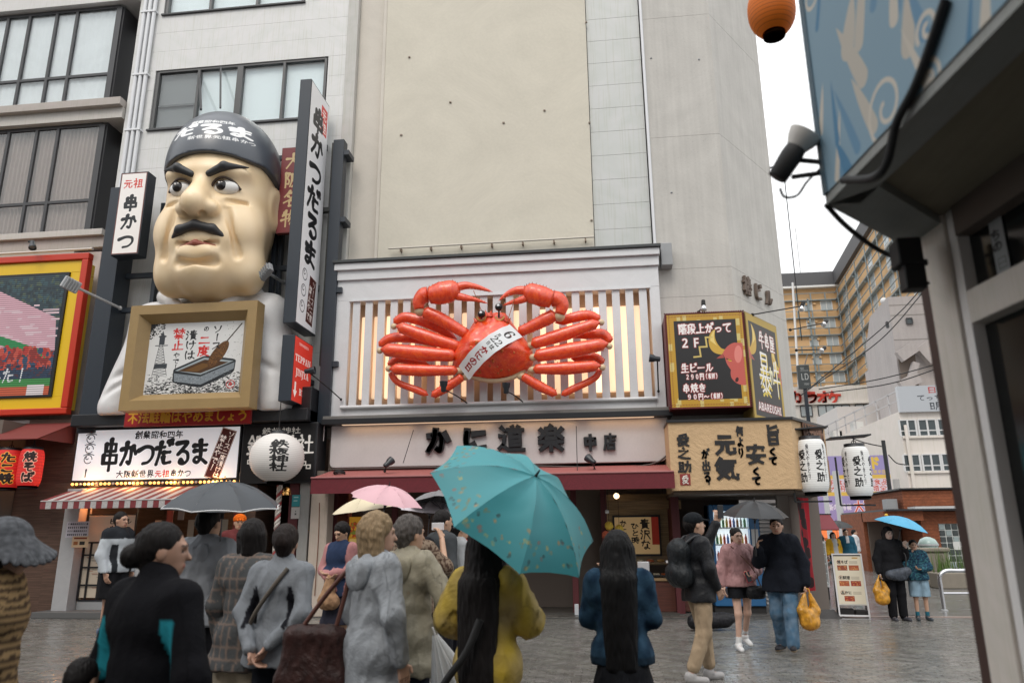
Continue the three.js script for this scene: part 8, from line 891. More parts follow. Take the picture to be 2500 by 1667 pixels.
// ---------- people: one continuous body each, clothes and hair over it ----------
const clothM = new THREE.MeshPhysicalMaterial({ vertexColors: true, roughness: 0.9, specularIntensity: 0.25, bumpMap: shareTex('coarse', 2.3), bumpScale: 0.003 }), shinyM = new THREE.MeshPhysicalMaterial({ vertexColors: true, roughness: 0.5, specularIntensity: 0.5, bumpMap: shareTex('coarse', 1.7), bumpScale: 0.005 }), skinM = new THREE.MeshPhysicalMaterial({ vertexColors: true, roughness: 0.5 }), hairM = new THREE.MeshPhysicalMaterial({ vertexColors: true, roughness: 0.6, specularIntensity: 0.35 });
const norm3 = (a) => { const l = Math.hypot(...a) || 1; return [a[0] / l, a[1] / l, a[2] / l]; }, cross3 = (a, b) => [a[1] * b[2] - a[2] * b[1], a[2] * b[0] - a[0] * b[2], a[0] * b[1] - a[1] * b[0]], mix3 = (a, b, t) => [lerp(a[0], b[0], t), lerp(a[1], b[1], t), lerp(a[2], b[2], t)];
function handPrims(w, dir, thumb, curl) { // palm, four fingers of unequal length bending three times, thumb from the side of the palm
dir = norm3(dir); let nrm = norm3(cross3(dir, thumb)), side = norm3(cross3(nrm, dir)); const out = []; for (let i = 0; i < 4; i++) { const o = (1.5 - i) * 0.019; out.push(cap(add3(w, side, o * 0.6), add3(add3(w, dir, 0.082), side, o), 0.0145, 0.0115)); }
[0.92, 1.04, 0.98, 0.78].forEach((f, i) => { let p = add3(add3(w, dir, 0.084), side, (1.5 - i) * 0.02), d = dir; [0.04, 0.026, 0.021].forEach((l, k) => { const a = curl * (k ? 0.9 : 0.6); d = norm3(add3(mix3([0, 0, 0], d, Math.cos(a)), nrm, Math.sin(a))); const q = add3(p, d, l * f); out.push(cap(p, q, 0.0092 - k * 0.0008, 0.0086 - k * 0.0008, { k: 0.004 })); p = q; }); });
let t0 = add3(add3(w, dir, 0.028), side, 0.024), td = norm3(add3(side, dir, 0.7)); const t1 = add3(t0, td, 0.034), t2 = add3(t1, norm3(add3(dir, nrm, 0.35)), 0.03); out.push(cap(t0, t1, 0.012, 0.0105, { k: 0.008 }), cap(t1, t2, 0.0105, 0.008, { k: 0.004 })); return out;
}
const mergeKeep = (l) => mergeGeometries(l.map((g) => g));
const fold = (x, y, z, f, a) => { const r = 1 - 2.4 * Math.abs(noise3(x * f + 2 * y, y * f * 0.26, z * f)); return a * 0.7 * (0.7 * noise3(x * f, y * f * 0.3, z * f) - 0.8 * Math.max(0, r) + 0.4 * noise3(x * f * 2.6 + 5, y * f * 1.3, z * f * 2.6)); };
function person(label, o) {
const base = atDepth(o.px, o.top, o.depth), Ht = o.H || base.y, s = Ht / 1.72, c = o.cell || 0.016, t = thing('person', label, 'person', [base.x, o.y || 0, base.z], o.yaw || 0, o.group); t.scale.setScalar(s);
const skin = o.skin || [0.5, 0.3, 0.2], b = o.wide || 1, ln = o.lean || 0, lz = (y) => ln * Math.max(0, y - 0.9); const J = (x, y, z) => [x, y, z + lz(y)];
const sh = (q) => J(q * 0.178 * b, 1.395, -0.01), arms = [1, -1].map((q, i) => { const a = (o.arms || [])[i] || {}; return { s: sh(q), e: a.e ? [...a.e] : [q * 0.245 * b, 1.12, -0.03], w: a.w ? [...a.w] : [q * 0.25 * b, 0.88, 0.05], d: a.d, th: a.th, curl: a.curl ?? 0.45 }; });
const legs = [1, -1].map((q, i) => { const l = (o.legs || [])[i] || {}; return { h: [q * 0.09, 0.9, 0], k: l.k || [q * 0.098, 0.49, 0.025], a: l.a || [q * 0.1, 0.085, 0], f: l.f || [q * 0.03, -0.055, 0.15] }; });
// body
const torso = (e) => [cap(J(-0.06 * b, 0.95, 0), J(0.06 * b, 0.95, 0), 0.115 * b + e), cap(J(-0.05 * b, 1.12, 0), J(0.05 * b, 1.12, 0), 0.1 * b + e), cap(J(-0.08 * b, 1.3, 0), J(0.08 * b, 1.3, 0), 0.105 * b + e), cap(J(-0.145 * b, 1.4, -0.01), J(0.145 * b, 1.4, -0.01), 0.055 + e), cap(J(0, 0.95, 0), J(0, 1.35, 0), 0.11 * b + e)];
const neck = cap(J(0, 1.38, -0.01), J(0, 1.53, 0.012), 0.056, 0.05), armP = (a, e, f = 1) => { const w = mix3(a.e, a.w, f); return f > 0 ? [cap(a.s, a.e, 0.05 * b + e, 0.04 + e), cap(a.e, w, 0.039 + e, lerp(0.039, 0.028, f) + e * 0.9)] : [cap(a.s, mix3(a.s, a.e, 0.75 + f), 0.05 * b + e, 0.045 + e)]; };
const legP = (l, e) => [cap(l.h, l.k, 0.078 * b + e, 0.052 + e), cap(l.k, l.a, 0.05 + e, 0.036 + e)];
const bp = [...torso(-0.012), neck, ...arms.flatMap((a) => armP(a, -0.001)), ...legs.flatMap((l) => [...legP(l, 0), cap(add3(l.a, [0, -0.03, -0.02]), add3(l.a, l.f), 0.036, 0.028)])]; const fc = (x, y, z) => { const n = 0.94 + 0.1 * noise3(x * 14, y * 14, z * 14); return skin.map((q) => q * n); };
const geos = [sdfMesh(bp, c, { k: 0.035, color: fc })]; const hcell = o.cell ? 0.011 : 0.0068;
const hy = 1.6, head = [ell([0, 0.025, -0.012], [0.074, 0.092, 0.094]), ell([0, -0.03, 0.02], [0.061, 0.084, 0.072], { k: 0.04 }), ell([0, -0.082, 0.045], [0.04, 0.034, 0.038], { k: 0.03 }), cap([0, 0.002, 0.088], [0, -0.032, 0.108], 0.008, 0.0125, { k: 0.014 }), cap([-0.03, 0.02, 0.083], [0.03, 0.02, 0.083], 0.012, 0.012, { k: 0.02 }), ell([0.03, 0, 0.094], [0.016, 0.01, 0.014], { sub: true, k: 0.012 }), ell([-0.03, 0, 0.094], [0.016, 0.01, 0.014], { sub: true, k: 0.012 }), ell([0, -0.066, 0.082], [0.024, 0.01, 0.012], { k: 0.01 }), ell([0.077, -0.012, -0.004], [0.01, 0.03, 0.018], { k: 0.012 }), ell([-0.077, -0.012, -0.004], [0.01, 0.03, 0.018], { k: 0.012 }), cap([0, -0.06, -0.005], [0, -0.13, -0.012], 0.052, 0.052, { k: 0.03 })];
const hg = sdfMesh(head, hcell, { k: 0.02, color: (x, y, z) => { const ax = Math.abs(x); if (z > 0.065 && Math.hypot((ax - 0.031) / 0.014, (y + 0.001) / 0.0065) < 1) return [0.03, 0.02, 0.018]; if (z > 0.06 && ax > 0.012 && ax < 0.048 && Math.abs(y - 0.024 + ax * 0.06) < 0.0055) return o.hairC || [0.03, 0.024, 0.02]; if (z > 0.07 && ax < 0.024 && Math.abs(y + 0.067) < 0.008) return [skin[0] * 0.8, skin[1] * 0.5, skin[2] * 0.5]; return fc(x, y, z); } });
const HM = new THREE.Matrix4().makeTranslation(0, hy, 0.015 + lz(1.6)).multiply(new THREE.Matrix4().makeRotationFromEuler(new THREE.Euler(o.nod || 0, o.look || 0, o.tilt || 0, 'YXZ'))); hg.applyMatrix4(HM); geos.push(hg);
for (const [i, a] of arms.entries()) { const q = i ? -1 : 1, d = a.d || add3(a.w, a.e, -1); geos.push(sdfMesh(handPrims(a.w, d, a.th || [0, 0.1, 1], a.curl * (a.th ? 1 : q)), o.cell ? 0.011 : 0.006, { k: 0.012, color: fc })); }
raw('body', mergeKeep(geos), skinM, t);
// upper garment
const T0 = o.topw; if (T0) { const col = (k) => (typeof k === 'function' ? k : (x, y, z) => { const n = 0.92 + 0.16 * noise3(x * 6, y * 6, z * 6); return k.map((q) => q * n); });
const e = T0.fat ?? 0.02, hem = T0.hem ?? 0.84, pr = [...torso(e), ...arms.flatMap((a) => armP(a, e + (T0.loose || 0), T0.sleeve ?? 0.94)), cap(J(0, 1.38, -0.012), J(0, 1.455 + (T0.collar || 0), 0), 0.062 + e * 0.6)];
if (hem < 0.8) pr.push(...[[0.9, 0], [0.6, 1], [hem + 0.02, 2]].map(([y, k]) => cap([-(0.08 + k * T0.flare * 0.5) * b, y, 0], [(0.08 + k * T0.flare * 0.5) * b, y, 0], 0.125 * b + e + k * T0.flare * 0.3)), cap([0, 0.95, 0], [0, hem, 0], 0.15 * b, 0.15 * b + T0.flare)); else pr.push(cap(J(-0.075 * b, hem + 0.03, 0), J(0.075 * b, hem + 0.03, 0), 0.122 * b + e));
if (T0.hood) pr.push(ell(J(0, 1.42, -0.1), [0.125, 0.075, 0.085], { k: 0.05 }), ell(J(0, 1.45, -0.1), [0.075, 0.05, 0.05], { sub: true, k: 0.03 })); if (T0.extra) pr.push(...T0.extra);
raw(T0.name || 'jacket', sdfMesh(pr, c, { k: 0.05, color: col(T0.c), post: (x, y, z, d) => Math.max(d + fold(x, y, z, T0.ff || 7, T0.fa ?? 0.008), hem - y + 0.01 * noise3(x * 9, 0, z * 9)) }), T0.shiny ? shinyM : clothM, t);
if (T0.inner) raw('shirt', sdfMesh([cap(J(0, 1.0, 0.075 * b + e * 0.6), J(0, 1.38, 0.052 + e), 0.062, 0.045)], c, { color: col(T0.inner), post: (x, y, z, d) => Math.max(d + fold(x, y, z, 9, 0.004), hem - y) }), clothM, t);
if (T0.hoodRim) raw('hood', sdfMesh([ell(J(0, 1.36, -0.125), [0.13, 0.11, 0.05]), ell(J(0, 1.45, -0.12), [0.09, 0.06, 0.04], { sub: true, k: 0.03 }), cap(J(-0.085, 1.43, 0), J(-0.07, 1.38, 0.08), 0.024), cap(J(0.085, 1.43, 0), J(0.07, 1.38, 0.08), 0.024), cap(J(-0.085, 1.43, 0), J(-0.08, 1.4, -0.12), 0.026), cap(J(0.085, 1.43, 0), J(0.08, 1.4, -0.12), 0.026)], c * 0.8, { k: 0.05, color: col(T0.c), post: (x, y, z, d) => d + fold(x, y, z, 12, 0.007) }), clothM, t);
}
const B = o.low; if (B) { const kc = (x, y, z) => { const n = 0.9 + 0.2 * noise3(x * 7, y * 5, z * 7); return (B.pat ? B.pat(x, y, z) : B.c).map((q) => q * n); }; const e = B.fat ?? 0.016; let pr = [cap([-0.065 * b, 0.94, 0], [0.065 * b, 0.94, 0], 0.116 * b + Math.min(e, 0.01))];
if (B.type === 'skirt') pr.push(cap([0, 0.95, 0], [0, B.len, 0], 0.15 * b, 0.15 * b + B.flare), cap([-0.08, B.len, 0], [0.08, B.len, 0], 0.1 * b + B.flare)); else pr.push(...legs.flatMap((l) => B.len > 0.4 ? [cap(l.h, mix3(l.h, l.k, clamp((0.9 - B.len) / 0.41 + 0.1, 0, 1)), 0.08 * b + e, 0.064 + e * 1.6)] : [cap(l.h, l.k, 0.08 * b + e, 0.056 + e), cap(l.k, mix3(l.k, l.a, clamp((0.49 - B.len) / 0.405, 0, 1)), 0.054 + e, 0.046 + e)]));
const lenAt = B.len; raw(B.type === 'skirt' ? 'skirt' : B.len > 0.3 ? 'shorts' : 'trousers', sdfMesh(pr, c, { k: 0.03, color: kc, post: (x, y, z, d) => Math.max(d + fold(x, y, z, B.ff || 9, B.fa ?? 0.007), B.type === 'skirt' || lenAt > 0.4 ? lenAt - y : y > 0.3 ? -9 : -9) }), B.shiny ? shinyM : clothM, t); }
// shoes
if (o.shoe) for (const l of legs) { const to = add3(l.a, l.f), mid = mix3(l.a, to, 0.5), sm = (x, y, z) => (o.sole && y < Math.min(l.a[1], to[1]) - 0.022 + 0.3 * 0 ? o.sole : o.shoe); raw('shoe', sdfMesh([cap(add3(l.a, [0, -0.015, -0.025]), add3(l.a, [0, -0.015, 0.01]), 0.047), cap(add3(l.a, [0, -0.045, -0.03]), to, 0.038, 0.034), cap(add3(l.a, [0, -0.05, -0.02]), add3(to, [0, -0.008, 0.01]), 0.034, 0.03)], o.cell ? 0.016 : 0.009, { k: 0.02, color: sm }), shinyM, t); if (o.sock) raw('sock', sdfMesh([cap(add3(l.a, [0, 0.02, 0]), mix3(l.a, l.k, 0.22), 0.043, 0.042)], 0.014, { color: () => o.sock }), clothM, t); }
// hair
const hc = o.hairC || [0.012, 0.01, 0.01]; let hp = [ell([0, 0.036, -0.022], [0.088, 0.096, 0.1])]; const L = o.hair || 'short'; const face = (r = 0.1) => hp.push(ell([0, -0.075, 0.085], [0.066, r, 0.07], { sub: true, k: 0.02 }));
if (L === 'short') { hp.push(cap([0, 0, -0.07], [0, -0.05, -0.055], 0.066, 0.05)); face(0.12); hp.push(ell([0.09, -0.04, 0.02], [0.03, 0.04, 0.03], { sub: true, k: 0.02 }), ell([-0.09, -0.04, 0.02], [0.03, 0.04, 0.03], { sub: true, k: 0.02 })); }
if (L === 'bob') { hp.push(cap([-0.06, 0, -0.03], [-0.066, -0.1, -0.02], 0.05, 0.042), cap([0.06, 0, -0.03], [0.066, -0.1, -0.02], 0.05, 0.042), cap([0, 0, -0.06], [0, -0.11, -0.055], 0.07, 0.06)); face(0.11); }
if (L === 'long') { const n = o.hairLen || 0.5; hp.push(cap([-0.055, 0, -0.03], [-0.07, -0.16, -0.05], 0.055, 0.05), cap([0.055, 0, -0.03], [0.07, -0.16, -0.05], 0.055, 0.05), cap([0, 0, -0.06], [0, -0.2, -0.09], 0.075, 0.085), cap([-0.045, -0.18, -0.1], [-0.05, -n, -0.13], 0.07, 0.045), cap([0.045, -0.18, -0.1], [0.05, -n, -0.13], 0.07, 0.045), cap([0, -0.18, -0.1], [0.0, -n - 0.04, -0.13], 0.075, 0.04)); face(0.12); }
if (L === 'bun') { hp.push(cap([0, 0, -0.06], [0, -0.05, -0.055], 0.066, 0.05), ell([0.0, o.bunY ?? 0.02, -0.13], [0.055, 0.055, 0.05], { k: 0.01 })); face(0.12); }
const sc = o.vol || 1; const hgeo = sdfMesh(hp, o.cell ? 0.014 : 0.0085, { k: 0.03, color: (x, y, z) => { const n = 0.75 + 0.5 * Math.abs(noise3(x * 60, y * 7, z * 60)); return hc.map((q) => q * n); }, post: (x, y, z, d) => d + 0.0045 * noise3(x * 70, y * 9, z * 70) + (o.curly ? 0.005 * noise3(x * 26, y * 18, z * 26) : 0) }); hgeo.scale(sc, sc, sc).applyMatrix4(HM); raw('hair', hgeo, hairM, t);
if (o.hat) { const G = o.hat; const hg2 = G.type === 'cap' ? [ell([0, 0.05, -0.015], [0.099, 0.085, 0.112]), cap([-0.045, 0.035, 0.1], [-0.03, 0.022, 0.165], 0.012, 0.008, { k: 0.02 }), cap([0.045, 0.035, 0.1], [0.03, 0.022, 0.165], 0.012, 0.008, { k: 0.02 }), cap([0, 0.04, 0.1], [0, 0.026, 0.17], 0.014, 0.008, { k: 0.02 })] : [ell([0, 0.06, -0.01], [0.112, 0.1, 0.118]), ...Array.from({ length: 30 }, (_, i) => { const a = i / 30 * 6.283; return cap([Math.sin(a) * 0.1, 0.03, Math.cos(a) * 0.106], [Math.sin(a) * 0.165, -0.035 + 0.03 * Math.sin(a * 2), Math.cos(a) * (Math.cos(a) > 0 ? 0.21 : 0.165)], 0.02, 0.011, { k: 0.03 }); })]; const g2 = sdfMesh(hg2, 0.009, { k: 0.03, color: (x, y, z) => { const n = 0.85 + 0.3 * noise3(x * 30, y * 30, z * 30); return G.c.map((q) => q * n); }, post: (x, y, z, d) => G.type === 'cap' && z < 0.08 ? Math.max(d, 0.015 - y) : d }); g2.applyMatrix4(HM); raw('hat', g2, clothM, t); }
t.updateMatrixWorld(true); t.userData.at = undefined; delete t.userData.at; return t;
}
const W = (t, x, y, z) => V(x, y, z).applyMatrix4(t.matrixWorld); // a point of a person in the place
const PI = Math.PI;
// foreground, from the left
const stripes = (x, y, z) => (Math.sin(y * 150 + 6 * noise3(x * 2, y * 2, z * 2)) > 0 ? [0.3, 0.2, 0.1] : [0.07, 0.045, 0.028]);
person('person in grey felt hat and brown striped sweater turned to the right', { px: 14, top: 1281, depth: 3.3, yaw: 1.9, skin: [0.42, 0.25, 0.17], hair: 'bob', hairC: [0.03, 0.022, 0.02], hat: { type: 'bucket', c: [0.1, 0.105, 0.115] }, topw: { c: stripes, fat: 0.015, hem: 0.8, name: 'sweater', ff: 6, fa: 0.01, extra: [cap([-0.05, 1.45, 0.02], [0.05, 1.45, 0.02], 0.075)] }, low: { type: 'trousers', c: [0.02, 0.02, 0.025], len: 0.1 }, shoe: [0.03, 0.03, 0.03] });
const p2 = person('person in black jacket with turquoise side panels and tied black hair', { px: 400, top: 1279, depth: 3.15, yaw: 2.75, look: -0.75, wide: 1.06, skin: [0.4, 0.23, 0.16], hair: 'bun', bunY: -0.02, arms: [{ e: [0.28, 1.1, -0.02], w: [0.24, 0.92, 0.16] }, { e: [-0.3, 1.1, -0.02], w: [-0.24, 0.92, 0.16] }], topw: { c: (x, y, z) => (Math.abs(Math.abs(x) - 0.215) < 0.03 && y < 1.33 && y > 1.06 && z < 0.05 ? [0.02, 0.24, 0.3] : [0.007, 0.007, 0.009]), fat: 0.026, hem: 0.78, flare: 0.02, collar: 0.05, fa: 0.006 }, low: { type: 'trousers', c: [0.01, 0.01, 0.012], len: 0.1 }, shoe: [0.02, 0.02, 0.02] });
person('child with dark hair standing beside the black jacket', { px: 205, top: 1608, depth: 3.1, yaw: 3.0, hair: 'short', topw: { c: [0.03, 0.015, 0.016], fat: 0.03, hem: 0.8 }, low: { type: 'trousers', c: [0.02, 0.02, 0.03], len: 0.1 }, shoe: [0.05, 0.05, 0.05] });
const p3 = person('person in grey hooded sweatshirt and black trousers under the charcoal umbrella', { px: 512, top: 1240, depth: 6.2, yaw: 2.9, wide: 1.08, arms: [{ e: [0.24, 1.12, 0.06], w: [0.14, 1.3, 0.2], d: [0, 1, 0.2], th: [0, 0, 1], curl: 1.2 }], topw: { c: [0.27, 0.285, 0.31], fat: 0.03, hem: 0.83, hoodRim: true, name: 'hooded_sweatshirt', fa: 0.012 }, low: { type: 'trousers', c: [0.012, 0.012, 0.015], len: 0.1 }, shoe: [0.03, 0.03, 0.03] });
const plaid = (x, y, z) => { const l = Math.abs(Math.sin(x * 42 + z * 30)) > 0.96 || Math.abs(Math.sin(y * 42)) > 0.96; return l ? [0.17, 0.13, 0.11] : [0.075, 0.078, 0.08]; };
person('person with black bob in grey plaid jacket and cream wide trousers', { px: 618, top: 1268, depth: 5.3, yaw: 2.95, look: 0.3, hair: 'bob', topw: { c: plaid, fat: 0.018, hem: 0.7, flare: 0.03 }, low: { type: 'trousers', c: [0.5, 0.42, 0.31], len: 0.12, fat: 0.05, fa: 0.014 }, shoe: [0.1, 0.08, 0.06] });
const p5 = person('person in grey long sleeved shirt with hands clasped behind the back', { px: 697, top: 1284, depth: 5.1, yaw: 3.0, look: 0.35, skin: [0.42, 0.24, 0.17], hair: 'short', vol: 1.06, hairC: [0.018, 0.012, 0.011], arms: [{ e: [0.235, 1.13, -0.1], w: [0.07, 0.9, -0.225], d: [-0.6, -0.75, 0], th: [0, 0, -1], curl: -0.5 }, { e: [-0.235, 1.13, -0.1], w: [-0.05, 0.93, -0.215], d: [0.5, -0.85, 0], th: [0, 0, -1], curl: 0.5 }], topw: { c: (x, y, z) => (Math.hypot((Math.abs(x) - 0.14 - (1.2 - y) * 0.1) / 0.032, (y - 1.17) / 0.14) < 1 ? [0.012, 0.012, 0.016] : [0.2, 0.215, 0.235]), fat: 0.016, hem: 0.78, flare: 0.02, collar: 0.035, name: 'shirt', fa: 0.011 }, low: { type: 'trousers', c: [0.02, 0.022, 0.03], len: 0.1 }, shoe: [0.02, 0.02, 0.02] });
tag(raw('bag_strap', tube([W(p5, -0.1, 1.43, -0.1), W(p5, -0.02, 1.3, -0.155), W(p5, 0.1, 1.12, -0.165), W(p5, 0.19, 0.95, -0.12)], 0.014, 24, 6), mat(0.09, 0.075, 0.06, 0.8), scene), 'woven bag strap slung across the grey shirt back', 'strap');
const p10 = person('person with ash blond bob in long pale grey hooded coat', { px: 922, top: 1257, depth: 4.65, yaw: 2.35, look: -0.35, skin: [0.55, 0.33, 0.24], hair: 'bob', hairC: [0.27, 0.19, 0.11], vol: 1.12, curly: true, arms: [{ e: [0.26, 1.12, -0.02], w: [0.24, 0.88, 0.1] }, { e: [-0.27, 1.12, -0.02], w: [-0.25, 0.86, 0.06] }], topw: { c: [0.3, 0.32, 0.345], fat: 0.024, hem: 0.32, flare: 0.045, hoodRim: true, name: 'coat', ff: 6, fa: 0.016, shiny: true }, low: { type: 'trousers', c: [0.03, 0.03, 0.035], len: 0.1 }, shoe: [0.03, 0.03, 0.03] });
person('person with short grey curls in beige hooded rain jacket', { px: 1000, top: 1262, depth: 5.2, yaw: 2.6, look: -0.2, hair: 'short', hairC: [0.09, 0.08, 0.075], curly: true, vol: 1.08, arms: [{ e: [0.27, 1.13, -0.02], w: [0.25, 0.9, 0.06] }, { e: [-0.34, 1.16, 0.04], w: [-0.2, 1.02, 0.2] }], topw: { c: [0.28, 0.255, 0.19], fat: 0.026, hem: 0.68, flare: 0.03, hoodRim: true, ff: 6, fa: 0.014, shiny: true }, low: { type: 'trousers', c: [0.03, 0.035, 0.05], len: 0.1 }, shoe: [0.03, 0.03, 0.03] });
const p12 = person('person with long black hair holding a phone up in patterned blouse', { px: 1012, top: 1260, depth: 7.6, yaw: 2.75, hair: 'long', hairLen: 0.36, arms: [null, { e: [-0.34, 1.22, 0.06], w: [-0.2, 1.5, 0.2], d: [0.5, 0.9, 0.2], th: [0, 0, 1], curl: 0.7 }], topw: { c: (x, y, z) => (noise3(x * 30, y * 30, z * 30) > 0.1 ? [0.06, 0.035, 0.025] : [0.2, 0.15, 0.11]), fat: 0.03, hem: 0.8, sleeve: 0.05, name: 'blouse' }, low: { type: 'trousers', c: [0.02, 0.035, 0.07], len: 0.1 }, shoe: [0.05, 0.05, 0.05] });
const p13 = person('person in dark grey shirt with black backpack facing the crab shop', { px: 1080, top: 1246, depth: 8.8, yaw: 2.3, hair: 'short', topw: { c: [0.06, 0.065, 0.07], fat: 0.025, hem: 0.82, name: 'shirt' }, low: { type: 'trousers', c: [0.02, 0.02, 0.025], len: 0.1 }, shoe: [0.25, 0.25, 0.25] });
person('person in pale grey jacket half hidden by the turquoise umbrella', { px: 1122, top: 1268, depth: 9.3, yaw: 2.0, hair: 'short', arms: [{ e: [0.26, 1.14, 0.1], w: [0.14, 1.3, 0.24] }], topw: { c: (x, y, z) => (z > 0.07 ? [0.45, 0.03, 0.03] : [0.3, 0.31, 0.32]), fat: 0.03, hem: 0.82 }, low: { type: 'trousers', c: [0.02, 0.02, 0.03], len: 0.1 }, shoe: [0.1, 0.1, 0.1] });
const p9 = person('person in navy vest with pink sleeves hugging a beige bag', { px: 836, top: 1277, depth: 9.6, yaw: -0.35, nod: 0.35, hair: 'short', vol: 1.08, arms: [{ e: [0.24, 1.14, 0.04], w: [0.02, 1.1, 0.2], d: [-1, 0, 0.1] }, { e: [-0.24, 1.14, 0.04], w: [-0.04, 1.06, 0.2], d: [1, 0, 0.1] }], topw: { c: (x, y, z) => (Math.abs(x) > 0.16 || (y < 1.2 && z > 0.15) ? [0.42, 0.2, 0.2] : [0.025, 0.04, 0.085]), fat: 0.025, hem: 0.82, name: 'vest' }, low: { type: 'skirt', c: [0.03, 0.03, 0.045], len: 0.5, flare: 0.06 }, shoe: [0.02, 0.02, 0.04] });
const p15 = person('person with long black hair in translucent yellow raincoat under the turquoise umbrella', { px: 1190, top: 1292, depth: 4.4, yaw: 2.8, wide: 0.95, hair: 'long', hairLen: 0.6, vol: 1.24, arms: [{ e: [0.3, 1.16, 0.0], w: [0.2, 1.04, 0.2] }, { e: [-0.26, 1.16, 0.08], w: [-0.12, 1.36, 0.2], d: [0, 1, 0.1], th: [0, 0, 1], curl: 1.2 }], topw: { c: (x, y, z) => { const n = noise3(x * 5, y * 4, z * 5); return [0.44 - 0.08 * n, 0.32 - 0.05 * n, 0.08 + 0.04 * n]; }, fat: 0.03, loose: 0.01, hem: 0.5, flare: 0.03, name: 'raincoat', ff: 5, fa: 0.02, shiny: true }, low: { type: 'trousers', c: [0.03, 0.07, 0.14], len: 0.1 }, shoe: [0.03, 0.03, 0.03] });
tag(raw('shoulder_strap', tube([W(p15, -0.08, 1.2, -0.24), W(p15, 0, 1.02, -0.26), W(p15, 0.14, 0.85, -0.26), W(p15, 0.25, 0.7, -0.2)], 0.022, 20, 6), M.rubber, scene), 'broad black bag strap crossing the yellow raincoat back', 'strap');
const p16 = person('person with waist long black hair in blue denim jacket and black skirt', { px: 1506, top: 1302, depth: 4.85, yaw: 3.1, hair: 'long', hairLen: 0.66, vol: 1.14, hairC: [0.006, 0.006, 0.007], arms: [{ e: [0.225, 1.14, 0.03], w: [0.12, 1.36, 0.2], d: [-0.2, 1, 0.2], th: [0, 0, 1], curl: 0.9 }, { e: [-0.225, 1.14, 0.03], w: [-0.12, 1.36, 0.2], d: [0.2, 1, 0.2], th: [0, 0, 1], curl: 0.9 }], topw: { c: (x, y, z) => { const n = noise3(x * 8, y * 8, z * 8); return y < 0.9 ? [0.014, 0.03, 0.05] : [0.018 + 0.014 * n, 0.045 + 0.03 * n, 0.08 + 0.045 * n]; }, fat: 0.02, hem: 0.85, name: 'denim_jacket', ff: 10, fa: 0.01 }, low: { type: 'skirt', c: [0.01, 0.011, 0.014], len: 0.4, flare: 0.12, fa: 0.014 }, shoe: [0.02, 0.02, 0.02] });
// middle ground
const p17 = person('person in black cap and khaki trousers photographing with raised arm', { px: 1692, top: 1253, depth: 8.45, yaw: 1.95, look: -0.1, nod: -0.12, skin: [0.5, 0.31, 0.22], hair: 'short', hat: { type: 'cap', c: [0.012, 0.014, 0.017] }, arms: [{ e: [0.2, 1.36, 0.24], w: [0.14, 1.62, 0.36], d: [-0.1, 1, 0.2], th: [0, 0, 1], curl: 0.9 }, { e: [-0.24, 1.14, 0.02], w: [-0.2, 0.95, 0.12] }], legs: [{ k: [0.1, 0.5, 0.1], a: [0.1, 0.09, 0.12] }, { k: [-0.1, 0.49, -0.02], a: [-0.1, 0.1, -0.2], f: [-0.02, -0.06, 0.15] }], topw: { c: [0.012, 0.013, 0.016], fat: 0.022, hem: 0.8, shiny: true }, low: { type: 'trousers', c: [0.36, 0.27, 0.18], len: 0.16, fat: 0.022, fa: 0.01 }, shoe: [0.35, 0.34, 0.34], sole: [0.6, 0.58, 0.56] });
const p18 = person('person in pink bomber jacket, white shirt and black shorts walking', { px: 1797, top: 1290, depth: 10.7, yaw: 0.25, skin: [0.58, 0.37, 0.28], hair: 'bun', bunY: 0.07, arms: [{ e: [0.26, 1.12, 0.04], w: [0.1, 1.02, 0.2], d: [-1, 0.2, 0.3], curl: 1 }, { e: [-0.27, 1.12, -0.03], w: [-0.28, 0.9, 0.02] }], legs: [{ k: [0.1, 0.5, -0.06], a: [0.13, 0.16, -0.28], f: [0.03, -0.11, 0.1] }, { k: [-0.1, 0.5, 0.07], a: [-0.12, 0.085, 0.05] }], topw: { c: [0.42, 0.23, 0.23], inner: [0.7, 0.7, 0.7], fat: 0.035, hem: 0.88, ff: 9, fa: 0.012, shiny: true }, low: { type: 'shorts', c: [0.012, 0.013, 0.016], len: 0.72, fat: 0.03 }, shoe: [0.7, 0.7, 0.7], sock: [0.65, 0.65, 0.65] });
const p19 = person('person in black jacket and blue jeans holding the black umbrella', { px: 1895, top: 1262, depth: 10.35, yaw: -0.45, look: 0.15, skin: [0.5, 0.3, 0.21], hair: 'short', arms: [{ e: [0.28, 1.12, -0.04], w: [0.3, 0.86, 0.04], d: [0, -1, 0.1], curl: 1.2 }, { e: [-0.26, 1.14, 0.1], w: [-0.2, 1.3, 0.28], d: [0, 1, 0.2], th: [0, 0, 1], curl: 1.2 }], legs: [{ k: [0.1, 0.5, 0.12], a: [0.1, 0.12, 0.16], f: [0.03, -0.02, 0.15] }, { k: [-0.1, 0.49, 0.0], a: [-0.12, 0.1, -0.2] }], topw: { c: [0.01, 0.012, 0.018], inner: [0.025, 0.027, 0.03], fat: 0.04, hem: 0.76, flare: 0.015 }, low: { type: 'trousers', c: [0.09, 0.16, 0.25], pat: (x, y, z) => { const n = noise3(x * 9, y * 9, z * 9) * 0.04; return [0.1 + n, 0.17 + n, 0.25 + n]; }, len: 0.1, fat: 0.03, fa: 0.012 }, shoe: [0.02, 0.02, 0.025], sole: [0.4, 0.3, 0.2] });
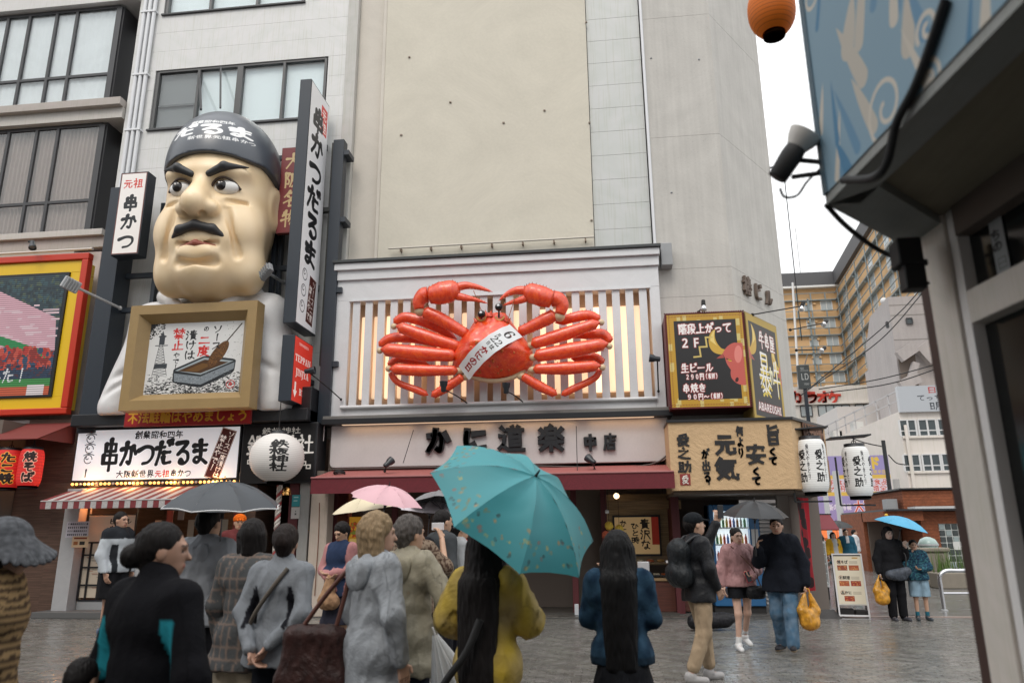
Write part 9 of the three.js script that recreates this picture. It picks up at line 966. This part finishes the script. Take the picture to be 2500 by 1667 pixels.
const p20 = person('person with dark bob all in black carrying a grey shoulder bag', { px: 2166, top: 1287, depth: 14, yaw: 0.15, tilt: -0.08, skin: [0.5, 0.36, 0.3], hair: 'bob', vol: 1.08, arms: [{ e: [0.26, 1.14, 0.06], w: [0.2, 1.32, 0.18] }, { e: [-0.28, 1.12, 0], w: [-0.3, 0.88, 0.06], d: [0, -1, 0], curl: 1.2 }], topw: { c: [0.012, 0.012, 0.014], fat: 0.035, hem: 0.72, flare: 0.03 }, low: { type: 'trousers', c: [0.01, 0.01, 0.012], len: 0.1, fat: 0.03 }, shoe: [0.05, 0.05, 0.06] });
person('child in blue camouflage jacket and denim shorts holding a cone', { px: 2228, top: 1318, depth: 14, yaw: -0.1, skin: [0.48, 0.29, 0.2], hair: 'short', arms: [{ e: [0.25, 1.13, 0.04], w: [0.06, 1.08, 0.2], d: [-1, 0.1, 0.2], curl: 1 }, { e: [-0.24, 1.16, 0.1], w: [-0.1, 1.42, 0.16], d: [0.4, 1, 0], th: [0, 0, 1], curl: 1 }], topw: { c: (x, y, z) => { const n = noise3(x * 16, y * 16, z * 16); return n > 0.2 ? [0.04, 0.13, 0.16] : n > -0.2 ? [0.012, 0.02, 0.04] : [0.02, 0.06, 0.1]; }, fat: 0.04, hem: 0.85 }, low: { type: 'shorts', c: [0.22, 0.32, 0.4], len: 0.5, fat: 0.035 }, shoe: [0.04, 0.05, 0.06], sock: [0.02, 0.12, 0.17] });
person('person in yellow cardigan and teal skirt walking over the bridge', { px: 2033, top: 1299, depth: 25, cell: 0.024, yaw: 0.1, hair: 'bob', skin: [0.55, 0.38, 0.3], topw: { c: (x, y, z) => (Math.abs(x) < 0.085 && z > 0 ? [0.45, 0.46, 0.47] : [0.6, 0.34, 0.03]), fat: 0.03, hem: 0.92 }, low: { type: 'skirt', c: [0.02, 0.09, 0.12], len: 0.62, flare: 0.04 }, shoe: [0.6, 0.6, 0.6] });
person('person in teal cardigan and white shirt walking over the bridge', { px: 2064, top: 1291, depth: 25, cell: 0.024, yaw: 0, hair: 'short', topw: { c: (x, y, z) => (Math.abs(x) < 0.05 && z > 0.05 && y > 1.25 ? [0.6, 0.6, 0.6] : [0.02, 0.085, 0.13]), fat: 0.03, hem: 0.84 }, low: { type: 'trousers', c: [0.5, 0.5, 0.48], len: 0.1 }, shoe: [0.05, 0.05, 0.05] });
person('person in white shirt with a bright green bag behind the bridge couple', { px: 2085, top: 1293, depth: 30, cell: 0.026, yaw: 1.3, hair: 'short', topw: { c: (x, y, z) => (z < -0.02 && y < 1.35 ? [0.12, 0.5, 0.04] : [0.55, 0.56, 0.57]), fat: 0.05, hem: 0.85 }, low: { type: 'trousers', c: [0.02, 0.08, 0.12], len: 0.1 }, shoe: [0.1, 0.1, 0.1] });
person('person in black under the grey umbrella far along the bridge', { px: 2112, top: 1296, depth: 36, cell: 0.028, yaw: 0.8, hair: 'short', topw: { c: [0.015, 0.016, 0.02], fat: 0.03, hem: 0.82 }, low: { type: 'trousers', c: [0.02, 0.02, 0.03], len: 0.1 }, shoe: [0.02, 0.02, 0.02] });
// by the skewer shop
const p6 = person('person in white and black jacket and black shorts by the papered door', { px: 296, top: 1250, depth: 12.9, yaw: 1.35, skin: [0.45, 0.26, 0.18], hair: 'short', arms: [{ e: [0.25, 1.12, 0], w: [0.24, 0.87, 0.06] }, { e: [-0.25, 1.1, -0.02], w: [-0.24, 0.86, 0.08] }], topw: { c: (x, y, z) => (y > 1.34 || (Math.abs(x) > 0.1 && Math.abs(x) < 0.18 && y < 1.25) ? [0.02, 0.022, 0.026] : [0.42, 0.45, 0.48]), fat: 0.035, hem: 0.86 }, low: { type: 'shorts', c: [0.012, 0.012, 0.014], len: 0.5, fat: 0.04 }, shoe: [0.1, 0.13, 0.2] });
person('person with dark ponytail in white top and blue skirt at the skewer shop', { px: 346, top: 1300, depth: 13.3, yaw: 2.8, cell: 0.02, hair: 'long', hairLen: 0.25, topw: { c: [0.5, 0.5, 0.5], fat: 0.025, hem: 0.9, name: 'shirt' }, low: { type: 'skirt', c: [0.08, 0.16, 0.22], len: 0.5, flare: 0.05 }, shoe: [0.3, 0.3, 0.3] });
person('shop worker in bright orange cap and dark apron at the stair door', { px: 586, top: 1256, depth: 12.9, yaw: 0.5, cell: 0.02, hair: 'short', hat: { type: 'cap', c: [0.7, 0.13, 0.01] }, topw: { c: [0.12, 0.03, 0.03], fat: 0.03, hem: 0.8, name: 'shirt' }, low: { type: 'trousers', c: [0.02, 0.02, 0.025], len: 0.1 }, shoe: [0.02, 0.02, 0.02] });
// ---------- umbrellas ----------
function umbrella(label, top, axis, R, dome, col, o = {}) { // top: crown point, axis: up along the shaft
const t = thing('umbrella', label, 'umbrella', [top.x, top.y, top.z]); t.quaternion.setFromUnitVectors(V(0, 1, 0), axis.clone().normalize()); if (o.spin) t.rotateY(o.spin); const n = o.n || 8, m = new THREE.MeshPhysicalMaterial({ roughness: 0.55, side: THREE.DoubleSide, sheen: 0.2, ...(o.phys || {}) }); m.color.setRGB(...col); if (o.tex) { m.map = o.tex; m.color.setRGB(1, 1, 1); }
const prof = (q) => -dome * Math.pow(q, 2.1) , rib = mat(0.12, 0.12, 0.13, 0.4, { metalness: 0.7 });
for (let k = 0; k < n; k++) { const a0 = k / n * 6.2832, a1 = (k + 1) / n * 6.2832, pos = [], uv = [], idx = [], NR = 12, NA = 6; for (let i = 0; i <= NR; i++) for (let j = 0; j <= NA; j++) { const q = i / NR, u = j / NA, a = lerp(a0, a1, u), sag = 4 * u * (1 - u); const c0 = Math.cos((a1 - a0) / 2) / Math.cos(a - (a0 + a1) / 2); const r = R * q * lerp(1, c0, 0.92) * (1 - 0.05 * sag * Math.pow(q, 4)); const y = prof(q) - 0.035 * sag * q * (1 - q) * 2 + 0.003 * noise3(a * 6, q * 8, k); pos.push(Math.sin(a) * r, y, Math.cos(a) * r); uv.push(0.5 + 0.5 * Math.sin(a) * q, 0.5 + 0.5 * Math.cos(a) * q); } for (let i = 0; i < NR; i++) for (let j = 0; j < NA; j++) { const a = i * (NA + 1) + j, b = a + NA + 1; idx.push(a, b, a + 1, b, b + 1, a + 1); } const g = new THREE.BufferGeometry(); g.setAttribute('position', new THREE.Float32BufferAttribute(pos, 3)); g.setAttribute('uv', new THREE.Float32BufferAttribute(uv, 2)); g.setIndex(idx); g.computeVertexNormals(); raw('canopy_panel', g, m, t);
const rp = []; for (let i = 0; i <= 8; i++) { const q = i / 8; rp.push(V(Math.sin(a0) * R * q, prof(q) - 0.008, Math.cos(a0) * R * q)); } const rb = obj('rib', tube(rp, 0.004, 14, 4), rib, t); obj('stretcher', bar(V(0, -dome * 0.8 - 0.1, 0), V(Math.sin(a0) * R * 0.5, prof(0.5) - 0.01, Math.cos(a0) * R * 0.5), 0.003, 4), rib, rb); if (o.rim) { const e = V(Math.sin(a0) * R, prof(1), Math.cos(a0) * R), f = V(Math.sin(a1) * R, prof(1), Math.cos(a1) * R), mid = e.clone().lerp(f, 0.5).multiplyScalar(0.985); mid.y = prof(1) + 0.012; obj('rim_tape', tube([e, mid, f], 0.005, 10, 4), mat(0.6, 0.6, 0.6, 0.6), t); } }
const L = o.shaft || 0.75; obj('shaft', bar(V(0, -L, 0), V(0, 0.01, 0), 0.006, 8), rib, t); obj('ferrule', bar(V(0, 0, 0), V(0, 0.045, 0), 0.009, 8, 0.004), M.rubber, t); obj('handle', lathe([[0.001, -L - 0.1], [0.014, -L - 0.09], [0.016, -L - 0.02], [0.008, -L]], 10), M.rubber, t); obj('runner', lathe([[0.014, -dome * 0.8 - 0.13], [0.014, -dome * 0.8 - 0.09]], 10), M.rubber, t); return t;
}
const U = (px, py, d) => atDepth(px, py, d), up = V(0, 1, 0);
umbrella('charcoal umbrella with thin white rim over the grey hooded sweatshirt', U(548, 1175, 6.0), V(0.05, 1, 0.12), 0.46, 0.2, [0.045, 0.052, 0.062], { rim: true, shaft: 0.5 });
const flowers = canvasTex(1024, 1024, (c, w, h) => { c.fillStyle = '#33868e'; c.fillRect(0, 0, w, h); const cols = ['#a97b52', '#8b5d56', '#b99a5c', '#1d3a3f', '#7d6a4a']; for (let i = 0; i < 170; i++) { const a = rnd() * 6.283, r = 0.62 + 0.36 * Math.sqrt(rnd()); c.fillStyle = cols[i % 5]; c.globalAlpha = 0.34; const x = w / 2 + Math.cos(a) * r * w / 2, y = h / 2 + Math.sin(a) * r * h / 2; for (let k = 0; k < 4; k++) { c.beginPath(); c.arc(x + rnd() * 16, y + rnd() * 16, 2 + rnd() * 9, 0, 7); c.fill(); } } c.globalAlpha = 1; });
umbrella('large turquoise umbrella with flower print tilted over the yellow raincoat', U(1308, 1162, 4.1), V(0.55, 0.68, 0.48), 0.52, 0.24, [0.06, 0.25, 0.28], { tex: flowers, spin: 0.35, shaft: 0.6 });
umbrella('cream umbrella behind the pink umbrella', U(893, 1212, 8.9), V(-0.12, 1, 0.1), 0.43, 0.15, [0.62, 0.54, 0.38], { shaft: 0.6 });
umbrella('pale pink umbrella in front of the red awning', U(950, 1186, 8.2), V(0.22, 1, 0.12), 0.41, 0.16, [0.6, 0.36, 0.4], { shaft: 0.6 });
umbrella('grey umbrella tucked behind the turquoise umbrella', U(1078, 1200, 9.4), V(-0.1, 1, -0.2), 0.42, 0.16, [0.18, 0.18, 0.19], { shaft: 0.6 });
umbrella('white patterned umbrella below the grey umbrella', U(1052, 1222, 9.6), V(0.1, 1, 0.1), 0.42, 0.12, [0.5, 0.46, 0.5], { shaft: 0.6 });
umbrella('black umbrella held by the person in jeans', U(1842, 1223, 10.1), V(0.04, 1, 0.1), 0.44, 0.2, [0.016, 0.017, 0.02], { shaft: 0.62 });
umbrella('light blue umbrella over the child in camouflage', U(2205, 1262, 13.9), V(0.28, 1, 0.12), 0.47, 0.17, [0.06, 0.32, 0.52], { shaft: 0.6 });
umbrella('black umbrella over the couple on the bridge', U(2042, 1271, 24.6), V(0, 1, 0.1), 0.52, 0.2, [0.015, 0.016, 0.018], { shaft: 0.7 });
umbrella('grey umbrella far along the bridge', U(2100, 1270, 35.5), V(0.3, 1, 0.1), 0.5, 0.2, [0.04, 0.042, 0.046], { shaft: 0.7 });
{ // folded clear umbrella
const p = U(1062, 1550, 4.9), t = thing('folded_umbrella', 'half folded milky clear umbrella beside the beige rain jacket', 'umbrella', [p.x, p.y, p.z]); t.rotation.set(0.25, 0, 0.3); const m = new THREE.MeshPhysicalMaterial({ roughness: 0.3, transmission: 0.45, thickness: 0, side: THREE.DoubleSide }); m.color.setRGB(0.7, 0.72, 0.74); const pos = [], idx = [], NA = 48, NR = 10; for (let i = 0; i <= NR; i++) for (let j = 0; j <= NA; j++) { const q = i / NR, a = j / NA * 6.2832, r = 0.02 + 0.19 * q * (0.75 + 0.25 * Math.cos(a * 12)); pos.push(Math.sin(a) * r, -q * 0.5, Math.cos(a) * r); } for (let i = 0; i < NR; i++) for (let j = 0; j < NA; j++) { const a = i * (NA + 1) + j, b = a + NA + 1; idx.push(a, b, a + 1, b, b + 1, a + 1); } const g = new THREE.BufferGeometry(); g.setAttribute('position', new THREE.Float32BufferAttribute(pos, 3)); g.setIndex(idx); g.computeVertexNormals(); obj('film', g, m, t); obj('shaft', bar(V(0, -0.75, 0), V(0, 0.05, 0), 0.006), mat(0.6, 0.6, 0.6, 0.4), t); for (let k = 0; k < 8; k++) { const a = k / 8 * 6.2832; obj('rib', bar(V(0, 0, 0), V(Math.sin(a) * 0.2, -0.5, Math.cos(a) * 0.2), 0.003, 4), mat(0.6, 0.6, 0.6, 0.4), t); }
}
// ---------- bags, phones ----------
function bagOf(name, label, parts, colour, m, at, turn, extra) { const t = thing(name, label, 'bag', [at.x, at.y, at.z], turn); raw('sack', sdfMesh(parts, 0.011, { k: 0.04, color: colour, post: (x, y, z, d) => d + fold(x, y, z, 16, 0.007) }), m, t); extra?.(t); return t; }
const solid = (c) => (x, y, z) => { const n = 0.85 + 0.3 * noise3(x * 12, y * 12, z * 12); return c.map((q) => q * n); };
function plastic(label, hand) { const t = bagOf('shopping_bag', label, [ell([0, -0.36, 0], [0.13, 0.13, 0.1]), cap([-0.09, -0.26, 0], [-0.04, -0.06, 0], 0.07, 0.02), cap([0.09, -0.26, 0], [0.04, -0.06, 0], 0.07, 0.02), ell([0, -0.42, 0], [0.12, 0.08, 0.1])], solid([0.75, 0.36, 0.03]), (() => { const m = new THREE.MeshPhysicalMaterial({ vertexColors: true, roughness: 0.35, transmission: 0.25, thickness: 0, side: THREE.DoubleSide }); return m; })(), hand, 0.3, (t) => obj('handle', [tube([V(-0.04, -0.07, 0), V(-0.02, 0, 0.01), V(0.0, 0.015, 0.01)], 0.01, 8), tube([V(0.04, -0.07, 0), V(0.02, 0, 0.01), V(0.0, 0.015, 0.01)], 0.01, 8)], mat(0.7, 0.34, 0.03, 0.4), t)); return t; }
plastic('full yellow plastic shopping bag hanging from the hand of the person in jeans', W(p19, 0.31, 0.8, 0.05)); plastic('yellow plastic shopping bag hanging from the hand of the person in black', W(p20, -0.3, 0.82, 0.06));
{ // backpack of the person in the cap
const q = W(p17, 0, 1.2, -0.2); bagOf('backpack', 'black backpack on the person in the black cap', [cap([-0.06, -0.14, 0], [0.06, -0.14, 0], 0.12), cap([-0.05, 0.12, 0], [0.05, 0.12, 0], 0.1), cap([0, -0.12, 0], [0, 0.14, 0], 0.12), ell([0, -0.1, -0.1], [0.12, 0.1, 0.05], { k: 0.02 })], solid([0.014, 0.017, 0.02]), shinyM, q, p17.rotation.y, (t) => { for (const s of [-1, 1]) obj('strap', tube([V(s * 0.08, 0.2, 0.04), V(s * 0.13, 0.28, 0.18), V(s * 0.14, 0.12, 0.33), V(s * 0.13, -0.12, 0.25), V(s * 0.1, -0.2, 0.06)], 0.018, 20, 6), mat(0.016, 0.018, 0.022, 0.6), t); obj('badge', bx(-0.02, 0.02, 0.0, 0.025, -0.152, -0.146, 0.004), mat(0.6, 0.6, 0.6, 0.4), t); });
const q2 = W(p13, 0, 1.2, -0.2); bagOf('backpack', 'black backpack on the person in the dark grey shirt', [cap([-0.05, -0.12, 0], [0.05, -0.12, 0], 0.11), cap([0, -0.1, 0], [0, 0.14, 0], 0.11)], solid([0.02, 0.02, 0.024]), clothM, q2, p13.rotation.y);
const q3 = V(p10.position.x - 0.35, 0.9, p10.position.z + 0.02); bagOf('shoulder_bag', 'large dark brown shoulder bag beside the pale grey coat', [cap([0, -0.2, -0.16], [0, -0.2, 0.16], 0.07), cap([0, 0.04, -0.14], [0, 0.04, 0.14], 0.05), cap([0, -0.2, -0.15], [0, 0.04, -0.13], 0.065, 0.05), cap([0, -0.2, 0.15], [0, 0.04, 0.13], 0.065, 0.05), cap([0, -0.2, 0], [0, 0.04, 0], 0.085, 0.06), cap([0, -0.2, 0.08], [0, 0.04, 0.08], 0.08, 0.06), cap([0, -0.2, -0.08], [0, 0.04, -0.08], 0.08, 0.06)], solid([0.035, 0.014, 0.012]), shinyM, q3, PI / 2, (t) => obj('strap', tube([V(0, 0.06, -0.1), V(0, 0.3, 0.08), V(0, 0.42, 0.2), V(0, 0.3, 0.18), V(0, 0.06, 0.12)], 0.014, 20, 6), mat(0.09, 0.03, 0.02, 0.6), t));
const q4 = W(p9, 0.02, 0.92, 0.2); bagOf('cloth_bag', 'long beige cloth bag held in the arms with pink sleeves', [cap([0, 0.14, 0], [-0.02, -0.12, 0.02], 0.05, 0.1), cap([0.04, -0.14, 0], [-0.07, -0.14, 0], 0.09)], solid([0.4, 0.24, 0.14]), clothM, q4, p9.rotation.y);
const q5 = W(p20, 0.0, 0.86, 0.2); bagOf('shoulder_bag', 'slouchy grey shoulder bag in front of the person in black', [cap([-0.16, -0.02, 0], [0.16, 0.04, 0], 0.075), ell([0, -0.05, 0], [0.17, 0.07, 0.06])], solid([0.07, 0.08, 0.1]), shinyM, q5, p20.rotation.y, (t) => obj('strap', tube([V(0.15, 0.08, 0), V(0.17, 0.3, 0.0), V(0.13, 0.52, -0.12)], 0.012, 12), M.rubber, t));
const q6 = W(p18, 0.16, 0.83, 0.16); bagOf('hip_bag', 'small black quilted bag at the hip of the pink jacket', [cap([-0.07, 0, 0], [0.07, 0, 0], 0.06), cap([-0.07, -0.05, 0], [0.07, -0.05, 0], 0.06)], solid([0.012, 0.012, 0.014]), shinyM, q6, p18.rotation.y, (t) => obj('strap', tube([V(0.08, 0.05, 0), V(-0.05, 0.3, 0.05), V(-0.27, 0.58, -0.08)], 0.008, 16), mat(0.12, 0.05, 0.03, 0.6), t));
}
const phone = (label, at, turn, tilt, m = M.black) => { const t = thing('mobile_phone', label, 'phone', [at.x, at.y, at.z], turn); const g = obj('case', bx(-0.037, 0.037, -0.075, 0.075, -0.005, 0.004, 0.006), m, t); g.rotation.z = tilt; const s = obj('screen', bx(-0.033, 0.033, -0.068, 0.068, 0.0042, 0.0055), mat(0.02, 0.02, 0.025, 0.1), t); s.rotation.z = tilt; };
phone('black phone held up by the person in the black cap', W(p17, 0.1, 1.74, 0.4), p17.rotation.y + PI / 2, 0); phone('white phone held up by the person with long black hair', W(p12, -0.12, 1.62, 0.24), p12.rotation.y, PI / 2, mat(0.6, 0.6, 0.62, 0.4)); phone('red phone in the hand of the pink jacket', W(p18, 0.02, 1.03, 0.25), 0.2, 0.3, mat(0.45, 0.02, 0.03, 0.4)); phone('white phone between the hands in front of the denim jacket', W(p16, -0.18, 1.43, 0.25), p16.rotation.y, 0, mat(0.6, 0.6, 0.62, 0.4));
{ const b = onY(1790, 1540), t = thing('duffel_bag', 'black duffel bag with hanging strap lying behind the khaki trousers', 'bag', [b.x - 0.35, 0.02, b.z], 0.2); raw('sack', sdfMesh([cap([-0.25, 0.12, 0], [0.25, 0.14, 0], 0.12), ell([0.32, 0.16, 0], [0.12, 0.08, 0.1], { k: 0.03 })], 0.014, { k: 0.05, color: solid([0.012, 0.012, 0.015]), post: (x, y, z, d) => Math.max(d + fold(x, y, z, 12, 0.01), -y) }), shinyM, t); obj('strap', tube([V(-0.2, 0.2, 0.1), V(-0.32, 0.1, 0.2), V(-0.3, 0.02, 0.34), V(-0.22, 0.015, 0.4)], 0.014, 16), M.rubber, t); }
renderer.render(scene, camera);
